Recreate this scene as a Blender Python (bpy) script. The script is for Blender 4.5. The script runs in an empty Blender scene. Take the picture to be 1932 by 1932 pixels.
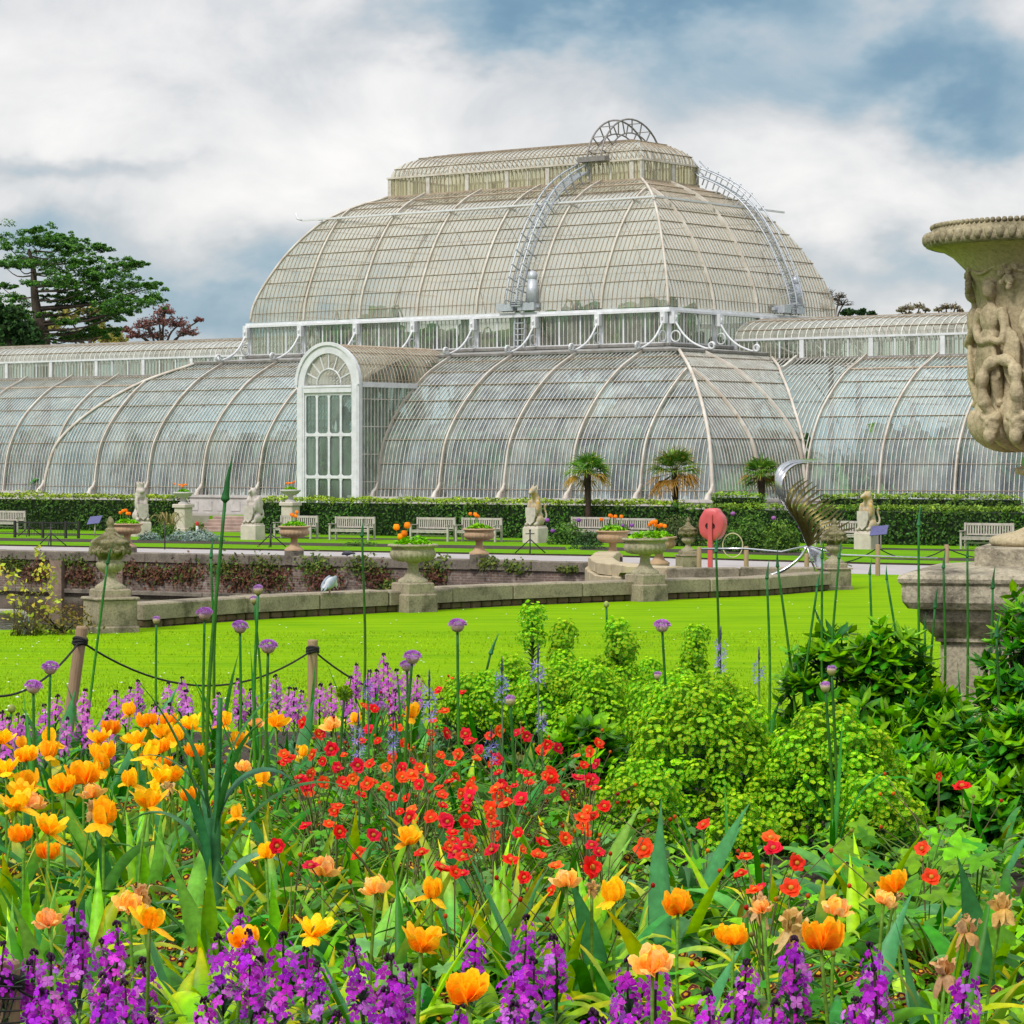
import bpy, math, random
from mathutils import Vector, Matrix, Euler, noise as mnoise
R = math.radians
rnd = random.Random(7)
SC = bpy.context.scene
COL = SC.collection
F = 5436.0          # focal length in units of a 1932-wide frame
CZ = 3.3            # eye height above the terrace level (z = 0)
HV = 869.7          # horizon row in the same units

def W(u, v, Y):
    """point at depth Y seen at (u, v)"""
    return Vector(((u - 966) / F * Y, Y, CZ + (HV - v) / F * Y))
def G(u, v, z=0.0):
    """point of the level z seen at (u, v)"""
    return W(u, v, F * (CZ - z) / (v - HV))

# ---------------------------------------------------------------- mesh builder
class MB:
    def __init__(s):
        s.v = []; s.f = []; s.m = []; s.sm = []; s.c = []; s.usecol = False
    def add(s, vs, fs, mi=0, smooth=False, col=None):
        o = len(s.v)
        s.v += [tuple(p) for p in vs]
        s.f += [tuple(i + o for i in f) for f in fs]
        s.m += [mi] * len(fs); s.sm += [smooth] * len(fs)
        if col is None: s.c += [(1, 1, 1)] * len(vs)
        else:
            s.usecol = True
            if isinstance(col[0], (int, float)): s.c += [tuple(col)] * len(vs)
            else: s.c += [tuple(c) for c in col]
    def merge(s, o, M=None, mi=0):
        vs = [M @ Vector(p) for p in o.v] if M else o.v
        n = len(s.v)
        s.v += [tuple(p) for p in vs]; s.f += [tuple(i + n for i in f) for f in o.f]
        s.m += [m + mi for m in o.m]; s.sm += o.sm; s.c += o.c; s.usecol = s.usecol or o.usecol
    def box(s, lo, hi, mi=0, M=None, col=None, taper=None):
        x0, y0, z0 = lo; x1, y1, z1 = hi
        vs = [(x0,y0,z0),(x1,y0,z0),(x1,y1,z0),(x0,y1,z0),(x0,y0,z1),(x1,y0,z1),(x1,y1,z1),(x0,y1,z1)]
        if M: vs = [M @ Vector(p) for p in vs]
        s.add(vs, [(0,3,2,1),(4,5,6,7),(0,1,5,4),(1,2,6,5),(2,3,7,6),(3,0,4,7)], mi, False, col)
    def bbox(s, lo, hi, b=0.02, mi=0, M=None, col=None):
        """box with chamfered vertical and top edges"""
        x0,y0,z0 = lo; x1,y1,z1 = hi
        def ring(x0,y0,x1,y1,z,c):
            return [(x0+c,y0,z),(x1-c,y0,z),(x1,y0+c,z),(x1,y1-c,z),(x1-c,y1,z),(x0+c,y1,z),(x0,y1-c,z),(x0,y0+c,z)]
        vs = ring(x0,y0,x1,y1,z0,b)+ring(x0,y0,x1,y1,z1-b,b)+ring(x0+b,y0+b,x1-b,y1-b,z1,b*.6)
        fs = [tuple(range(7,-1,-1)), tuple(range(16,24))]
        for k in (0,8):
            for i in range(8): fs.append((k+i,k+(i+1)%8,k+8+(i+1)%8,k+8+i))
        if M: vs = [M @ Vector(p) for p in vs]
        s.add(vs, fs, mi, False, col)
    def beam(s, p, q, w, h, mi=0, up=(0,0,1), col=None):
        """rectangular bar from p to q"""
        p = Vector(p); q = Vector(q); d = (q-p)
        if d.length < 1e-6: return
        d.normalize(); up = Vector(up)
        if abs(d.dot(up)) > .98: up = Vector((0,1,0))
        sd = d.cross(up).normalized(); un = sd.cross(d)
        vs = []
        for b in (p, q):
            for a, c in ((-1,-1),(1,-1),(1,1),(-1,1)): vs.append(b + sd*a*w/2 + un*c*h/2)
        s.add(vs, [(3,2,1,0),(4,5,6,7),(0,1,5,4),(1,2,6,5),(2,3,7,6),(3,0,4,7)], mi, False, col)
    def tube(s, pts, rad, n=6, mi=0, cap=True, smooth=True, col=None, flat=1.0):
        pts = [Vector(p) for p in pts]; k = len(pts)
        if not isinstance(rad, (list, tuple)): rad = [rad]*k
        t0 = (pts[1]-pts[0]).normalized()
        ref = Vector((0,0,1)) if abs(t0.z) < .9 else Vector((1,0,0))
        nx = t0.cross(ref).normalized(); vs = []; cs = []
        for i, p in enumerate(pts):
            a = pts[max(i-1,0)]; b = pts[min(i+1,k-1)]; t = (b-a).normalized()
            nx = (nx - t*nx.dot(t)).normalized(); ny = t.cross(nx)
            for j in range(n):
                an = 2*math.pi*j/n
                vs.append(p + (nx*math.cos(an) + ny*math.sin(an)*flat)*rad[i])
                if col is not None: cs.append(col[i] if not isinstance(col[0], (int,float)) else col)
        fs = []
        for i in range(k-1):
            for j in range(n):
                fs.append((i*n+j, i*n+(j+1)%n, (i+1)*n+(j+1)%n, (i+1)*n+j))
        if cap: fs += [tuple(range(n-1,-1,-1)), tuple((k-1)*n+j for j in range(n))]
        s.add(vs, fs, mi, smooth, cs if col is not None else None)
    def lathe(s, prof, n=24, mi=0, smooth=True, M=None, flute=0, famp=0, frange=None, col=None, a0=0, a1=2*math.pi):
        vs = []; full = abs(a1-a0-2*math.pi) < 1e-6; cnt = n if full else n+1
        for i, (r, z) in enumerate(prof):
            for j in range(cnt):
                an = a0+(a1-a0)*j/n; rr = r
                if flute and frange and frange[0] <= z <= frange[1]:
                    rr = r*(1 + famp*(abs(math.sin(an*flute/2))-.5))
                p = Vector((rr*math.cos(an), rr*math.sin(an), z))
                vs.append(M @ p if M else p)
        fs = []
        for i in range(len(prof)-1):
            for j in range(n):
                a = i*cnt+j; b = i*cnt+(j+1)%cnt
                fs.append((a, b, b+cnt, a+cnt))
        s.add(vs, fs, mi, smooth, col)
    def ell(s, c, r, M=None, nu=10, nv=7, mi=0, smooth=True, col=None):
        c = Vector(c); r = (r,r,r) if isinstance(r,(int,float)) else r
        vs = [(0,0,-1)]; 
        for i in range(1, nv):
            ph = -math.pi/2 + math.pi*i/nv
            for j in range(nu):
                an = 2*math.pi*j/nu; vs.append((math.cos(ph)*math.cos(an), math.cos(ph)*math.sin(an), math.sin(ph)))
        vs.append((0,0,1)); fs = []
        for j in range(nu): fs.append((0, 1+(j+1)%nu, 1+j))
        for i in range(nv-2):
            for j in range(nu):
                a = 1+i*nu+j; b = 1+i*nu+(j+1)%nu; fs.append((a, b, b+nu, a+nu))
        l = len(vs)-1; o = 1+(nv-2)*nu
        for j in range(nu): fs.append((o+j, o+(j+1)%nu, l))
        out = []
        for p in vs:
            q = Vector((p[0]*r[0], p[1]*r[1], p[2]*r[2]))
            if M: q = M @ q
            out.append(q + c)
        s.add(out, fs, mi, smooth, col)
    def ribbon(s, pts, wid, side, fold=0.0, mi=0, col=None, smooth=True, mid=None):
        """leaf-like strip with a centre crease; side is a vector or a list of them"""
        pts = [Vector(p) for p in pts]; k = len(pts); vs = []; cs = []
        for i, p in enumerate(pts):
            sd = Vector(side[i]) if isinstance(side, list) else Vector(side)
            a = pts[max(i-1,0)]; b = pts[min(i+1,k-1)]; t = (b-a).normalized()
            nn = sd.cross(t)
            w = wid[i] if isinstance(wid, (list,tuple)) else wid
            vs += [p - sd*w/2 + nn*fold*w, p, p + sd*w/2 + nn*fold*w]
            if col is not None:
                c = col[i] if not isinstance(col[0], (int,float)) else col
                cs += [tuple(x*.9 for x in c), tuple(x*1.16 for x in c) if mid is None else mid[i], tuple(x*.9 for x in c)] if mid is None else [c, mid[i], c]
        fs = []
        for i in range(k-1):
            a = i*3; fs += [(a,a+1,a+4,a+3),(a+1,a+2,a+5,a+4)]
        s.add(vs, fs, mi, smooth, cs if col is not None else None)
    def mesh(s, name, mats):
        me = bpy.data.meshes.new(name)
        me.from_pydata(s.v, [], s.f)
        if s.f:
            me.polygons.foreach_set('material_index', s.m)
            me.polygons.foreach_set('use_smooth', s.sm)
        if s.usecol:
            at = me.color_attributes.new('Col', 'FLOAT_COLOR', 'POINT')
            flat = []
            for c in s.c: flat += [c[0], c[1], c[2], 1.0]
            at.data.foreach_set('color', flat)
        if not isinstance(mats, (list, tuple)): mats = [mats]
        for m in mats: me.materials.append(m)
        me.update()
        return me
    def build(s, name, mats, parent=None, loc=None, rz=None):
        return ob(name, s.mesh(name, mats), parent, loc, rz)

def ob(name, me, parent=None, loc=None, rot=None, scale=None):
    o = bpy.data.objects.new(name, me); COL.objects.link(o)
    if parent: o.parent = parent
    if loc is not None: o.location = loc
    if rot is not None: o.rotation_euler = (0,0,rot) if isinstance(rot,(int,float)) else rot
    if scale is not None: o.scale = (scale,)*3 if isinstance(scale,(int,float)) else scale
    return o
USED = {}
def tag(o, label=None, cat=None, group=None, kind=None):
    if label: o['label'] = label
    if cat: o['category'] = cat
    if group: o['group'] = group
    if kind: o['kind'] = kind
    return o
def thing(name, label, cat, loc=(0,0,0), rz=0, group=None, scale=None):
    o = bpy.data.objects.new(name, None); COL.objects.link(o)
    o.empty_display_size = .1
    o.location = loc; o.rotation_euler = (0,0,rz)
    if scale is not None: o.scale = (scale,)*3
    return tag(o, label, cat, group)
def dup(root, loc=None, rz=None, label=None, scale=None):
    r = root.copy(); COL.objects.link(r)
    if loc is not None: r.location = loc
    if rz is not None: r.rotation_euler = (0,0,rz)
    if label: r['label'] = label
    if scale is not None: r.scale = (scale,)*3
    for ch in list(root.children):
        c = ch.copy(); COL.objects.link(c); c.parent = r
        for g in list(ch.children):
            d = g.copy(); COL.objects.link(d); d.parent = c
    return r
def fuse(mb, name, mat, voxel, smooth=2):
    """one continuous skin over overlapping lumps"""
    me = mb.mesh(name, mat); o = bpy.data.objects.new('lump', me); COL.objects.link(o)
    m = o.modifiers.new('r', 'REMESH'); m.mode = 'VOXEL'; m.voxel_size = voxel; m.use_smooth_shade = True
    if smooth:
        k = o.modifiers.new('s', 'SMOOTH'); k.iterations = smooth; k.factor = .5
    dg = bpy.context.evaluated_depsgraph_get()
    out = bpy.data.meshes.new_from_object(o.evaluated_get(dg), depsgraph=dg)
    bpy.data.objects.remove(o); out.name = name
    if not out.materials: out.materials.append(mat)
    return out
def crom(P, n):
    """smooth resampling of a polyline of tuples"""
    P = [Vector(p) for p in P]; out = []; k = len(P)-1
    for i in range(n+1):
        t = i/n*k; j = min(int(t), k-1); x = t-j
        p0 = P[j-1] if j > 0 else P[0]*2-P[1]
        p1 = P[j]; p2 = P[j+1]
        p3 = P[j+2] if j+2 <= k else P[k]*2-P[k-1]
        out.append(.5*((2*p1)+(p2-p0)*x+(2*p0-5*p1+4*p2-p3)*x*x+(3*p1-p0-3*p2+p3)*x**3))
    return out
def vlerp(a, b, t): return tuple(x+(y-x)*t for x, y in zip(a, b))

# ---------------------------------------------------------------- materials
MATS = {}
def nt(name):
    m = bpy.data.materials.new(name); m.use_nodes = True
    n = m.node_tree; n.nodes.clear()
    out = n.nodes.new('ShaderNodeOutputMaterial')
    MATS[name] = m
    return m, n, out
def N(n, typ, ins=None, **kw):
    x = n.nodes.new(typ)
    for k, v in kw.items(): setattr(x, k, v)
    for k, v in (ins or {}).items():
        if isinstance(v, bpy.types.NodeSocket): n.links.new(v, x.inputs[k])
        else: x.inputs[k].default_value = v
    return x
def c4(c): return (c[0], c[1], c[2], 1)
def mixc(n, f, a, b, blend='MIX'):
    x = n.nodes.new('ShaderNodeMix'); x.data_type = 'RGBA'; x.blend_type = blend
    for k, v in ((0, f), (6, a), (7, b)):
        if isinstance(v, bpy.types.NodeSocket): n.links.new(v, x.inputs[k])
        else: x.inputs[k].default_value = v if k == 0 else c4(v)
    return x.outputs[2]
def ramp(n, src, stops):
    r = n.nodes.new('ShaderNodeValToRGB'); e = r.color_ramp.elements
    while len(e) < len(stops): e.new(.5)
    for i, (p, c) in enumerate(stops):
        e[i].position = p; e[i].color = c4(c) if not isinstance(c, (int,float)) else (c,c,c,1)
    n.links.new(src, r.inputs[0])
    return r.outputs[0]
def surf(name, c1, c2=None, scale=6, rough=.7, bump=.0, bscale=None, c3=None, c3scale=2, c3lo=.55, c3hi=.7, metal=0, spec=.4, detail=6, coord='Object', stretch=None, speck=0.0, sscale=60):
    """general weathered surface: two-tone noise plus blotches of a third colour"""
    m, n, out = nt(name)
    tc = N(n, 'ShaderNodeTexCoord'); vec = tc.outputs[coord]
    if stretch: vec = N(n, 'ShaderNodeMapping', {'Vector': vec, 'Scale': stretch}).outputs[0]
    c2 = c2 or tuple(x*.75 for x in c1)
    no = N(n, 'ShaderNodeTexNoise', {'Vector': vec, 'Scale': scale, 'Detail': detail, 'Roughness': .6})
    col = mixc(n, ramp(n, no.outputs[0], [(.35, 0), (.65, 1)]), c1, c2)
    if c3:
        n3 = N(n, 'ShaderNodeTexNoise', {'Vector': vec, 'Scale': c3scale, 'Detail': 7, 'Roughness': .7})
        col = mixc(n, ramp(n, n3.outputs[0], [(c3lo, 0), (c3hi, 1)]), col, c3)
    if speck:
        n4 = N(n, 'ShaderNodeTexNoise', {'Vector': vec, 'Scale': sscale, 'Detail': 5, 'Roughness': .75})
        col = mixc(n, speck, col, ramp(n, n4.outputs[0], [(.36, (.25,.23,.20)), (.56, (1.12,1.1,1.06))]), 'MULTIPLY')
    b = N(n, 'ShaderNodeBsdfPrincipled', {'Base Color': col, 'Roughness': rough, 'Metallic': metal, 'Specular IOR Level': spec})
    if bump:
        nb = N(n, 'ShaderNodeTexNoise', {'Vector': vec, 'Scale': bscale or scale*3, 'Detail': 8, 'Roughness': .65})
        bp = N(n, 'ShaderNodeBump', {'Height': nb.outputs[0], 'Strength': bump, 'Distance': .02})
        n.links.new(bp.outputs[0], b.inputs['Normal'])
    n.links.new(b.outputs[0], out.inputs[0])
    return m
def plantmat(name, rough=.5, trans=.35, spec=.35, var=.25, nscale=40, namp=.25, gain=1.0, sat=1.0):
    """vertex pigment x per-object and per-spot variation, thin and translucent"""
    m, n, out = nt(name)
    at = N(n, 'ShaderNodeVertexColor', layer_name='Col')
    oi = N(n, 'ShaderNodeObjectInfo')
    tc = N(n, 'ShaderNodeTexCoord')
    no = N(n, 'ShaderNodeTexNoise', {'Vector': tc.outputs['Object'], 'Scale': nscale, 'Detail': 3})
    v1 = N(n, 'ShaderNodeMapRange', {'Value': oi.outputs['Random'], 3: (1-var)*gain, 4: (1+var)*gain})
    v2 = N(n, 'ShaderNodeMapRange', {'Value': no.outputs[0], 1: .3, 2: .7, 3: 1-namp, 4: 1+namp})
    v = N(n, 'ShaderNodeMath', {0: v1.outputs[0], 1: v2.outputs[0]}, operation='MULTIPLY')
    hs = N(n, 'ShaderNodeHueSaturation', {'Color': at.outputs[0], 'Value': v.outputs[0], 'Saturation': sat})
    h = N(n, 'ShaderNodeMapRange', {'Value': oi.outputs['Random'], 3: .488, 4: .512})
    n.links.new(h.outputs[0], hs.inputs['Hue'])
    b = N(n, 'ShaderNodeBsdfPrincipled', {'Base Color': hs.outputs[0], 'Roughness': rough, 'Specular IOR Level': spec})
    t = N(n, 'ShaderNodeBsdfTranslucent', {'Color': hs.outputs[0]})
    mx = N(n, 'ShaderNodeMixShader', {0: trans, 1: b.outputs[0], 2: t.outputs[0]})
    n.links.new(mx.outputs[0], out.inputs[0])
    return m
LEAF = plantmat('leaf', .42, .27, .22, .25, gain=1.3, sat=1.15)
PETAL = plantmat('petal', .55, .42, .2, .10, 130, .20, gain=1.25)
FAR = plantmat('far_foliage', .6, .25, .25, .12, 3, .3)
BARK = surf('bark', (.10,.075,.055), (.045,.035,.028), 9, .9, .6, 30, stretch=(1,1,.3))

# ---------------------------------------------------------------- world, sun, camera
SUN_EL, SUN_AZ = R(48), R(-142)
def make_world():
    w = bpy.data.worlds.new("World"); SC.world = w; w.use_nodes = True
    n = w.node_tree; n.nodes.clear()
    out = N(n, 'ShaderNodeOutputWorld')
    sky = N(n, 'ShaderNodeTexSky', sky_type='NISHITA', sun_disc=False, sun_elevation=SUN_EL, sun_rotation=SUN_AZ)
    tc = N(n, 'ShaderNodeTexCoord')
    def math_(op, a, b=None, c=None):
        ins = {0: a}
        if b is not None: ins[1] = b
        if c is not None: ins[2] = c
        return N(n, 'ShaderNodeMath', ins, operation=op).outputs[0]
    mp = N(n, 'ShaderNodeMapping', {'Vector': tc.outputs['Generated'], 'Scale': (1, 1, 1.7)})
    big = N(n, 'ShaderNodeTexNoise', {'Vector': mp.outputs[0], 'Scale': 11, 'Detail': 8, 'Roughness': .56, 'Distortion': .35})
    warp = N(n, 'ShaderNodeTexNoise', {'Vector': mp.outputs[0], 'Scale': 11, 'Detail': 5, 'Roughness': .55})
    wv = N(n, 'ShaderNodeVectorMath', {0: warp.outputs['Color'], 1: (.5,.5,.5)}, operation='SUBTRACT')
    wv = N(n, 'ShaderNodeVectorMath', {0: wv.outputs[0], 'Scale': .10}, operation='SCALE')
    pv = N(n, 'ShaderNodeVectorMath', {0: tc.outputs['Generated'], 1: wv.outputs[0]}, operation='ADD')
    sp = N(n, 'ShaderNodeSeparateXYZ', {0: pv.outputs[0]})
    tot = N(n, 'ShaderNodeMapRange', {'Value': big.outputs[0], 1: .28, 2: .72, 3: .47, 4: .92}).outputs[0]
    # cloud banks: (u, v, half-width, half-height, weight)
    for u, v, su, sv, wgt in SKYB:
        cx, cz, sx, sz = (u-966)/F, (HV-v)/F, su/F, sv/F
        dx = math_('MULTIPLY', math_('SUBTRACT', sp.outputs[0], cx), 1/sx)
        dz = math_('MULTIPLY', math_('SUBTRACT', sp.outputs[2], cz), 1/sz)
        e = math_('ADD', math_('MULTIPLY', dx, dx), math_('MULTIPLY', dz, dz))
        g = math_('POWER', 2.718, math_('MULTIPLY', e, -1.0))
        tot = math_('MULTIPLY_ADD', g, wgt, tot)
    cl = ramp(n, tot, [(0, (.15,.27,.40)), (.2, (.20,.34,.46)), (.42, (.36,.48,.57)), (.62, (.60,.63,.66)), (.8, (.82,.81,.81)), (1, (1.0,.975,.955))])
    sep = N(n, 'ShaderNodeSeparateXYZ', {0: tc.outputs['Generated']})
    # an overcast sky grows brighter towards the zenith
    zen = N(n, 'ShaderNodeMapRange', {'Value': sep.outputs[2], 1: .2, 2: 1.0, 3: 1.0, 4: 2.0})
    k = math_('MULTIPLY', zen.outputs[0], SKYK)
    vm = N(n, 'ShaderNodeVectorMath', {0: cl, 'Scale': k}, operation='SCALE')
    mx = mixc(n, .93, (0,0,0), (0,0,0))
    mxn = mx.node
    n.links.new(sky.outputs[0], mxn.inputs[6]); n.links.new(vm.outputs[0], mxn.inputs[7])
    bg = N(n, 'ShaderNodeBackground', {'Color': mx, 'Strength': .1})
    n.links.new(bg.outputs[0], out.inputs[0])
SKYB = [(1150,-25,390,95,-.75), (1760,140,240,100,-.58), (1900,210,150,60,-.2), (280,190,380,190,.20), (690,330,230,120,.22),
        (130,315,230,38,-.30), (440,570,300,80,-.36), (60,470,200,60,-.28), (1480,340,330,110,.22), (1720,500,260,80,-.28), (820,110,200,60,.1), (1250,150,260,50,-.12), (1640,30,90,60,.15)]
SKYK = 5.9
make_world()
sl = bpy.data.lights.new('sun', 'SUN'); sl.energy = 1.5; sl.angle = R(10); sl.color = (1, .955, .89)
so = bpy.data.objects.new('sun', sl); COL.objects.link(so)
sd = Vector((math.sin(SUN_AZ)*math.cos(SUN_EL), math.cos(SUN_AZ)*math.cos(SUN_EL), math.sin(SUN_EL)))
so.rotation_euler = sd.to_track_quat('Z', 'Y').to_euler()
so.location = (-30, -30, 60)
cam = bpy.data.cameras.new('camera'); co = bpy.data.objects.new('camera', cam); COL.objects.link(co)
cam.sensor_width = 36; cam.lens = 36*F/1932; cam.shift_y = -(966-HV)/1932
cam.clip_start = .3; cam.clip_end = 6000
co.location = (0, 0, CZ); co.rotation_euler = (R(90), 0, 0)
SC.camera = co
SC.view_settings.view_transform = 'Standard'; SC.view_settings.look = 'None'
SC.view_settings.exposure = 0.76; SC.view_settings.gamma = 1
SC.render.resolution_x = SC.render.resolution_y = 1024
try:
    SC.cycles.max_bounces = 8; SC.cycles.transparent_max_bounces = 24; SC.cycles.caustics_reflective = False; SC.cycles.caustics_refractive = False
    SC.cycles.use_denoising = True
except Exception: pass
# ================================================================ glasshouse
TH = 0.66047; CT, ST = math.cos(TH), math.sin(TH)
GX, GY, ZB = -7.888, 137.449, -2.6          # ZB: terrace under the house, below eye level
def house(a, b, zr=ZB):
    """house coordinates (along, into, height from eye level) to world"""
    return Vector((GX + a*CT + b*ST, GY - a*ST + b*CT, CZ + zr))
def glassmat(name, film, facl, tint, gloss=.16, warm=None, transl=.5, pane_=.10):
    m, n, out = nt(name)
    tc = N(n, 'ShaderNodeTexCoord')
    mp = N(n, 'ShaderNodeMapping', {'Vector': tc.outputs['Object'], 'Scale': (1.6, 1.6, .5)})
    n1 = N(n, 'ShaderNodeTexNoise', {'Vector': mp.outputs[0], 'Scale': .55, 'Detail': 6, 'Roughness': .62})
    mp2 = N(n, 'ShaderNodeMapping', {'Vector': tc.outputs['Object'], 'Scale': (4.2, 4.2, 1.1)})
    vo = N(n, 'ShaderNodeTexVoronoi', {'Vector': mp2.outputs[0], 'Scale': 1.0}, distance='CHEBYCHEV')
    vr = N(n, 'ShaderNodeSeparateXYZ', {0: vo.outputs['Color']})
    f1 = N(n, 'ShaderNodeMapRange', {'Value': n1.outputs[0], 1: .36, 2: .64, 3: facl[0], 4: facl[1]})
    f2 = N(n, 'ShaderNodeMath', {0: vr.outputs[0], 1: pane_, 2: -pane_/2}, operation='MULTIPLY_ADD')
    fac = N(n, 'ShaderNodeMath', {0: f1.outputs[0], 1: f2.outputs[0]}, operation='ADD', use_clamp=True)
    n3 = N(n, 'ShaderNodeTexNoise', {'Vector': tc.outputs['Object'], 'Scale': .35, 'Detail': 5})
    col = mixc(n, ramp(n, n3.outputs[0], [(.35,0),(.65,1)]), film, warm or tuple(x*.8 for x in film))
    d = N(n, 'ShaderNodeBsdfDiffuse', {'Color': col}); t = N(n, 'ShaderNodeBsdfTranslucent', {'Color': col})
    fm = N(n, 'ShaderNodeMixShader', {0: transl, 1: d.outputs[0], 2: t.outputs[0]})
    tr = N(n, 'ShaderNodeBsdfTransparent', {'Color': c4(tint)})
    ba = N(n, 'ShaderNodeMixShader', {0: fac.outputs[0], 1: tr.outputs[0], 2: fm.outputs[0]})
    gl = N(n, 'ShaderNodeBsdfGlossy', {'Roughness': .12, 'Color': (.9,.95,1,1)})
    nb = N(n, 'ShaderNodeBump', {'Height': vr.outputs[1], 'Strength': pane_*1.6, 'Distance': .03})
    n.links.new(nb.outputs[0], gl.inputs['Normal'])
    lw = N(n, 'ShaderNodeLayerWeight', {'Blend': .5})
    fr = N(n, 'ShaderNodeMath', {0: lw.outputs['Facing'], 1: 4.0}, operation='POWER')
    fa = N(n, 'ShaderNodeMath', {0: fr.outputs[0], 1: .7, 2: gloss}, operation='MULTIPLY_ADD', use_clamp=True)
    mx = N(n, 'ShaderNodeMixShader', {0: fa.outputs[0], 1: ba.outputs[0], 2: gl.outputs[0]})
    n.links.new(mx.outputs[0], out.inputs[0])
    return m
GL_LOW = glassmat('aisle_glass', (.66,.80,.82), (.0,.50), (.62,.80,.80), .19, (.84,.88,.76))
GL_DOME = glassmat('dome_glass', (.96,.91,.77), (.08,.58), (.985,.965,.90), .10, (.84,.85,.74), .58, .06)
GL_CLER = glassmat('clerestory_glass', (.62,.66,.52), (.05,.38), (.80,.88,.80), .1, (.66,.62,.45))
WHITE = surf('white_iron', (.72,.73,.76), (.60,.61,.63), 3, .45, .15, 20, c3=(.40,.33,.26), c3scale=4, c3lo=.63, c3hi=.8)
BAR = surf('glazing_bar_paint', (.66,.65,.60), (.46,.42,.36), 2.5, .55, .0, c3=(.30,.22,.16), c3scale=3, c3lo=.58, c3hi=.75)
BARD = surf('weathered_bar_paint', (.44,.36,.27), (.30,.225,.155), 2.5, .6, .0, c3=(.5,.47,.42), c3scale=3, c3lo=.58, c3hi=.7)
RIBM = surf('rib_paint', (.66,.62,.56), (.48,.41,.34), 1.2, .5, .0, c3=(.36,.26,.18), c3scale=2.2, c3lo=.56, c3hi=.72)
LEAD = surf('lead_gutter', (.33,.32,.31), (.22,.20,.18), 3, .6)
STEEL = surf('galvanised_steel', (.42,.45,.50), (.55,.58,.62), 8, .45, metal=.4)
STONEW = surf('portland_stone', (.55,.52,.50), (.42,.40,.38), 2.5, .8, .2, 30, c3=(.24,.23,.21), c3scale=3, c3lo=.58, c3hi=.75)

gh = thing('glasshouse', 'huge white ribbed Victorian glasshouse with a domed centre, curved aisles and low wings', 'glasshouse', house(0, 0), -TH)
def LZ(zr): return zr - ZB
A, B = 20.96, 30.48; UA, UB0, UB1 = 13.34, 7.62, 22.86
P_LOW = crom([(0,-1.75),(.2,-.35),(.62,1.05),(1.84,2.62),(3.6,4.05),(5.6,5.06)], 26)
P_LOW = [(p[0], p[1]) for p in P_LOW]
P_DOME = [(p[0], p[1]) for p in crom([(0,7.28),(.15,8.2),(.61,9.4),(1.467,11.02),(2.64,12.51),(3.85,13.35),(5.22,13.96)], 26)]
P_WING = [(p[0], p[1]) for p in crom([(0,-1.75),(.18,-.4),(.5,.8),(1.45,2.35),(3.2,3.85),(4.5,4.5),(5.3,4.9)], 22)]
def d_at(P, z):
    if z <= P[0][1]: return P[0][0]
    for (d0,z0),(d1,z1) in zip(P, P[1:]):
        if z <= z1: return d0+(d1-d0)*(z-z0)/(z1-z0)
    return P[-1][0]
class Face:
    """a curved side: (s, d, zr) to house coordinates"""
    def __init__(f, kind, a0, a1, b0, b1):
        f.k = kind; f.a0, f.a1, f.b0, f.b1 = a0, a1, b0, b1
        f.L = (a1-a0) if kind in 'fk' else (b1-b0)
    def p(f, s, d, z):
        if f.k == 'f': return Vector((f.a0+s, f.b0+d, LZ(z)))
        if f.k == 'k': return Vector((f.a0+s, f.b1-d, LZ(z)))
        if f.k == 'r': return Vector((f.a1-d, f.b0+s, LZ(z)))
        return Vector((f.a0+d, f.b0+s, LZ(z)))
    def dirs(f):
        return {'f':(Vector((1,0,0)),Vector((0,-1,0))),'k':(Vector((1,0,0)),Vector((0,1,0))),
                'r':(Vector((0,1,0)),Vector((1,0,0))),'l':(Vector((0,1,0)),Vector((-1,0,0)))}[f.k]
def skin(mb, fc, P, s0=None, s1=None, mitre=True, mi=0):
    for (d0,z0),(d1,z1) in zip(P, P[1:]):
        q = []
        for d, z in ((d0,z0),(d1,z1)):
            lo = d if mitre else 0; hi = fc.L-d if mitre else fc.L
            if s0: lo = max(lo, s0(d,z))
            if s1: hi = min(hi, s1(d,z))
            if hi <= lo: hi = lo
            q.append((fc.p(lo,d,z), fc.p(hi,d,z)))
        if (q[0][1]-q[0][0]).length < 1e-4 and (q[1][1]-q[1][0]).length < 1e-4: continue
        vs = [q[0][0],q[0][1],q[1][1],q[1][0]]
        mb.add(vs, [(0,1,2,3)] if fc.k in 'fr' else [(3,2,1,0)], mi, True)
def normals(P):
    out = []
    for i in range(len(P)):
        a = P[max(i-1,0)]; b = P[min(i+1,len(P)-1)]
        dx, dz = b[0]-a[0], b[1]-a[1]; l = math.hypot(dx,dz)
        out.append((dz/l, dx/l))          # (outward, up)
    return out
def strip(mb, fc, P, s, w, h, ok=None, mi=0, off=0.0):
    """a bar running up the profile at position s; ok(d,z) tells where it exists"""
    nm = normals(P); sd, ow = fc.dirs(); rows = []
    for (d,z),(o,u) in zip(P, nm):
        if ok and not ok(d,z): 
            if rows: break
            continue
        c = fc.p(s,d,z); n = ow*o + Vector((0,0,u)); b = c + n*off
        rows.append([b-sd*w/2, b-sd*w/2+n*h, b+sd*w/2+n*h, b+sd*w/2])
    if len(rows) < 2: return
    vs = [p for r in rows for p in r]; fs = []
    for i in range(len(rows)-1):
        for j in range(3):
            a = i*4+j; fs.append((a,a+1,a+5,a+4) if fc.k in 'fl' else (a+4,a+5,a+1,a))
    fs.append((0,3,2,1)); e = (len(rows)-1)*4; fs.append((e,e+1,e+2,e+3))
    mb.add(vs, fs, mi, False)
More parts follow.
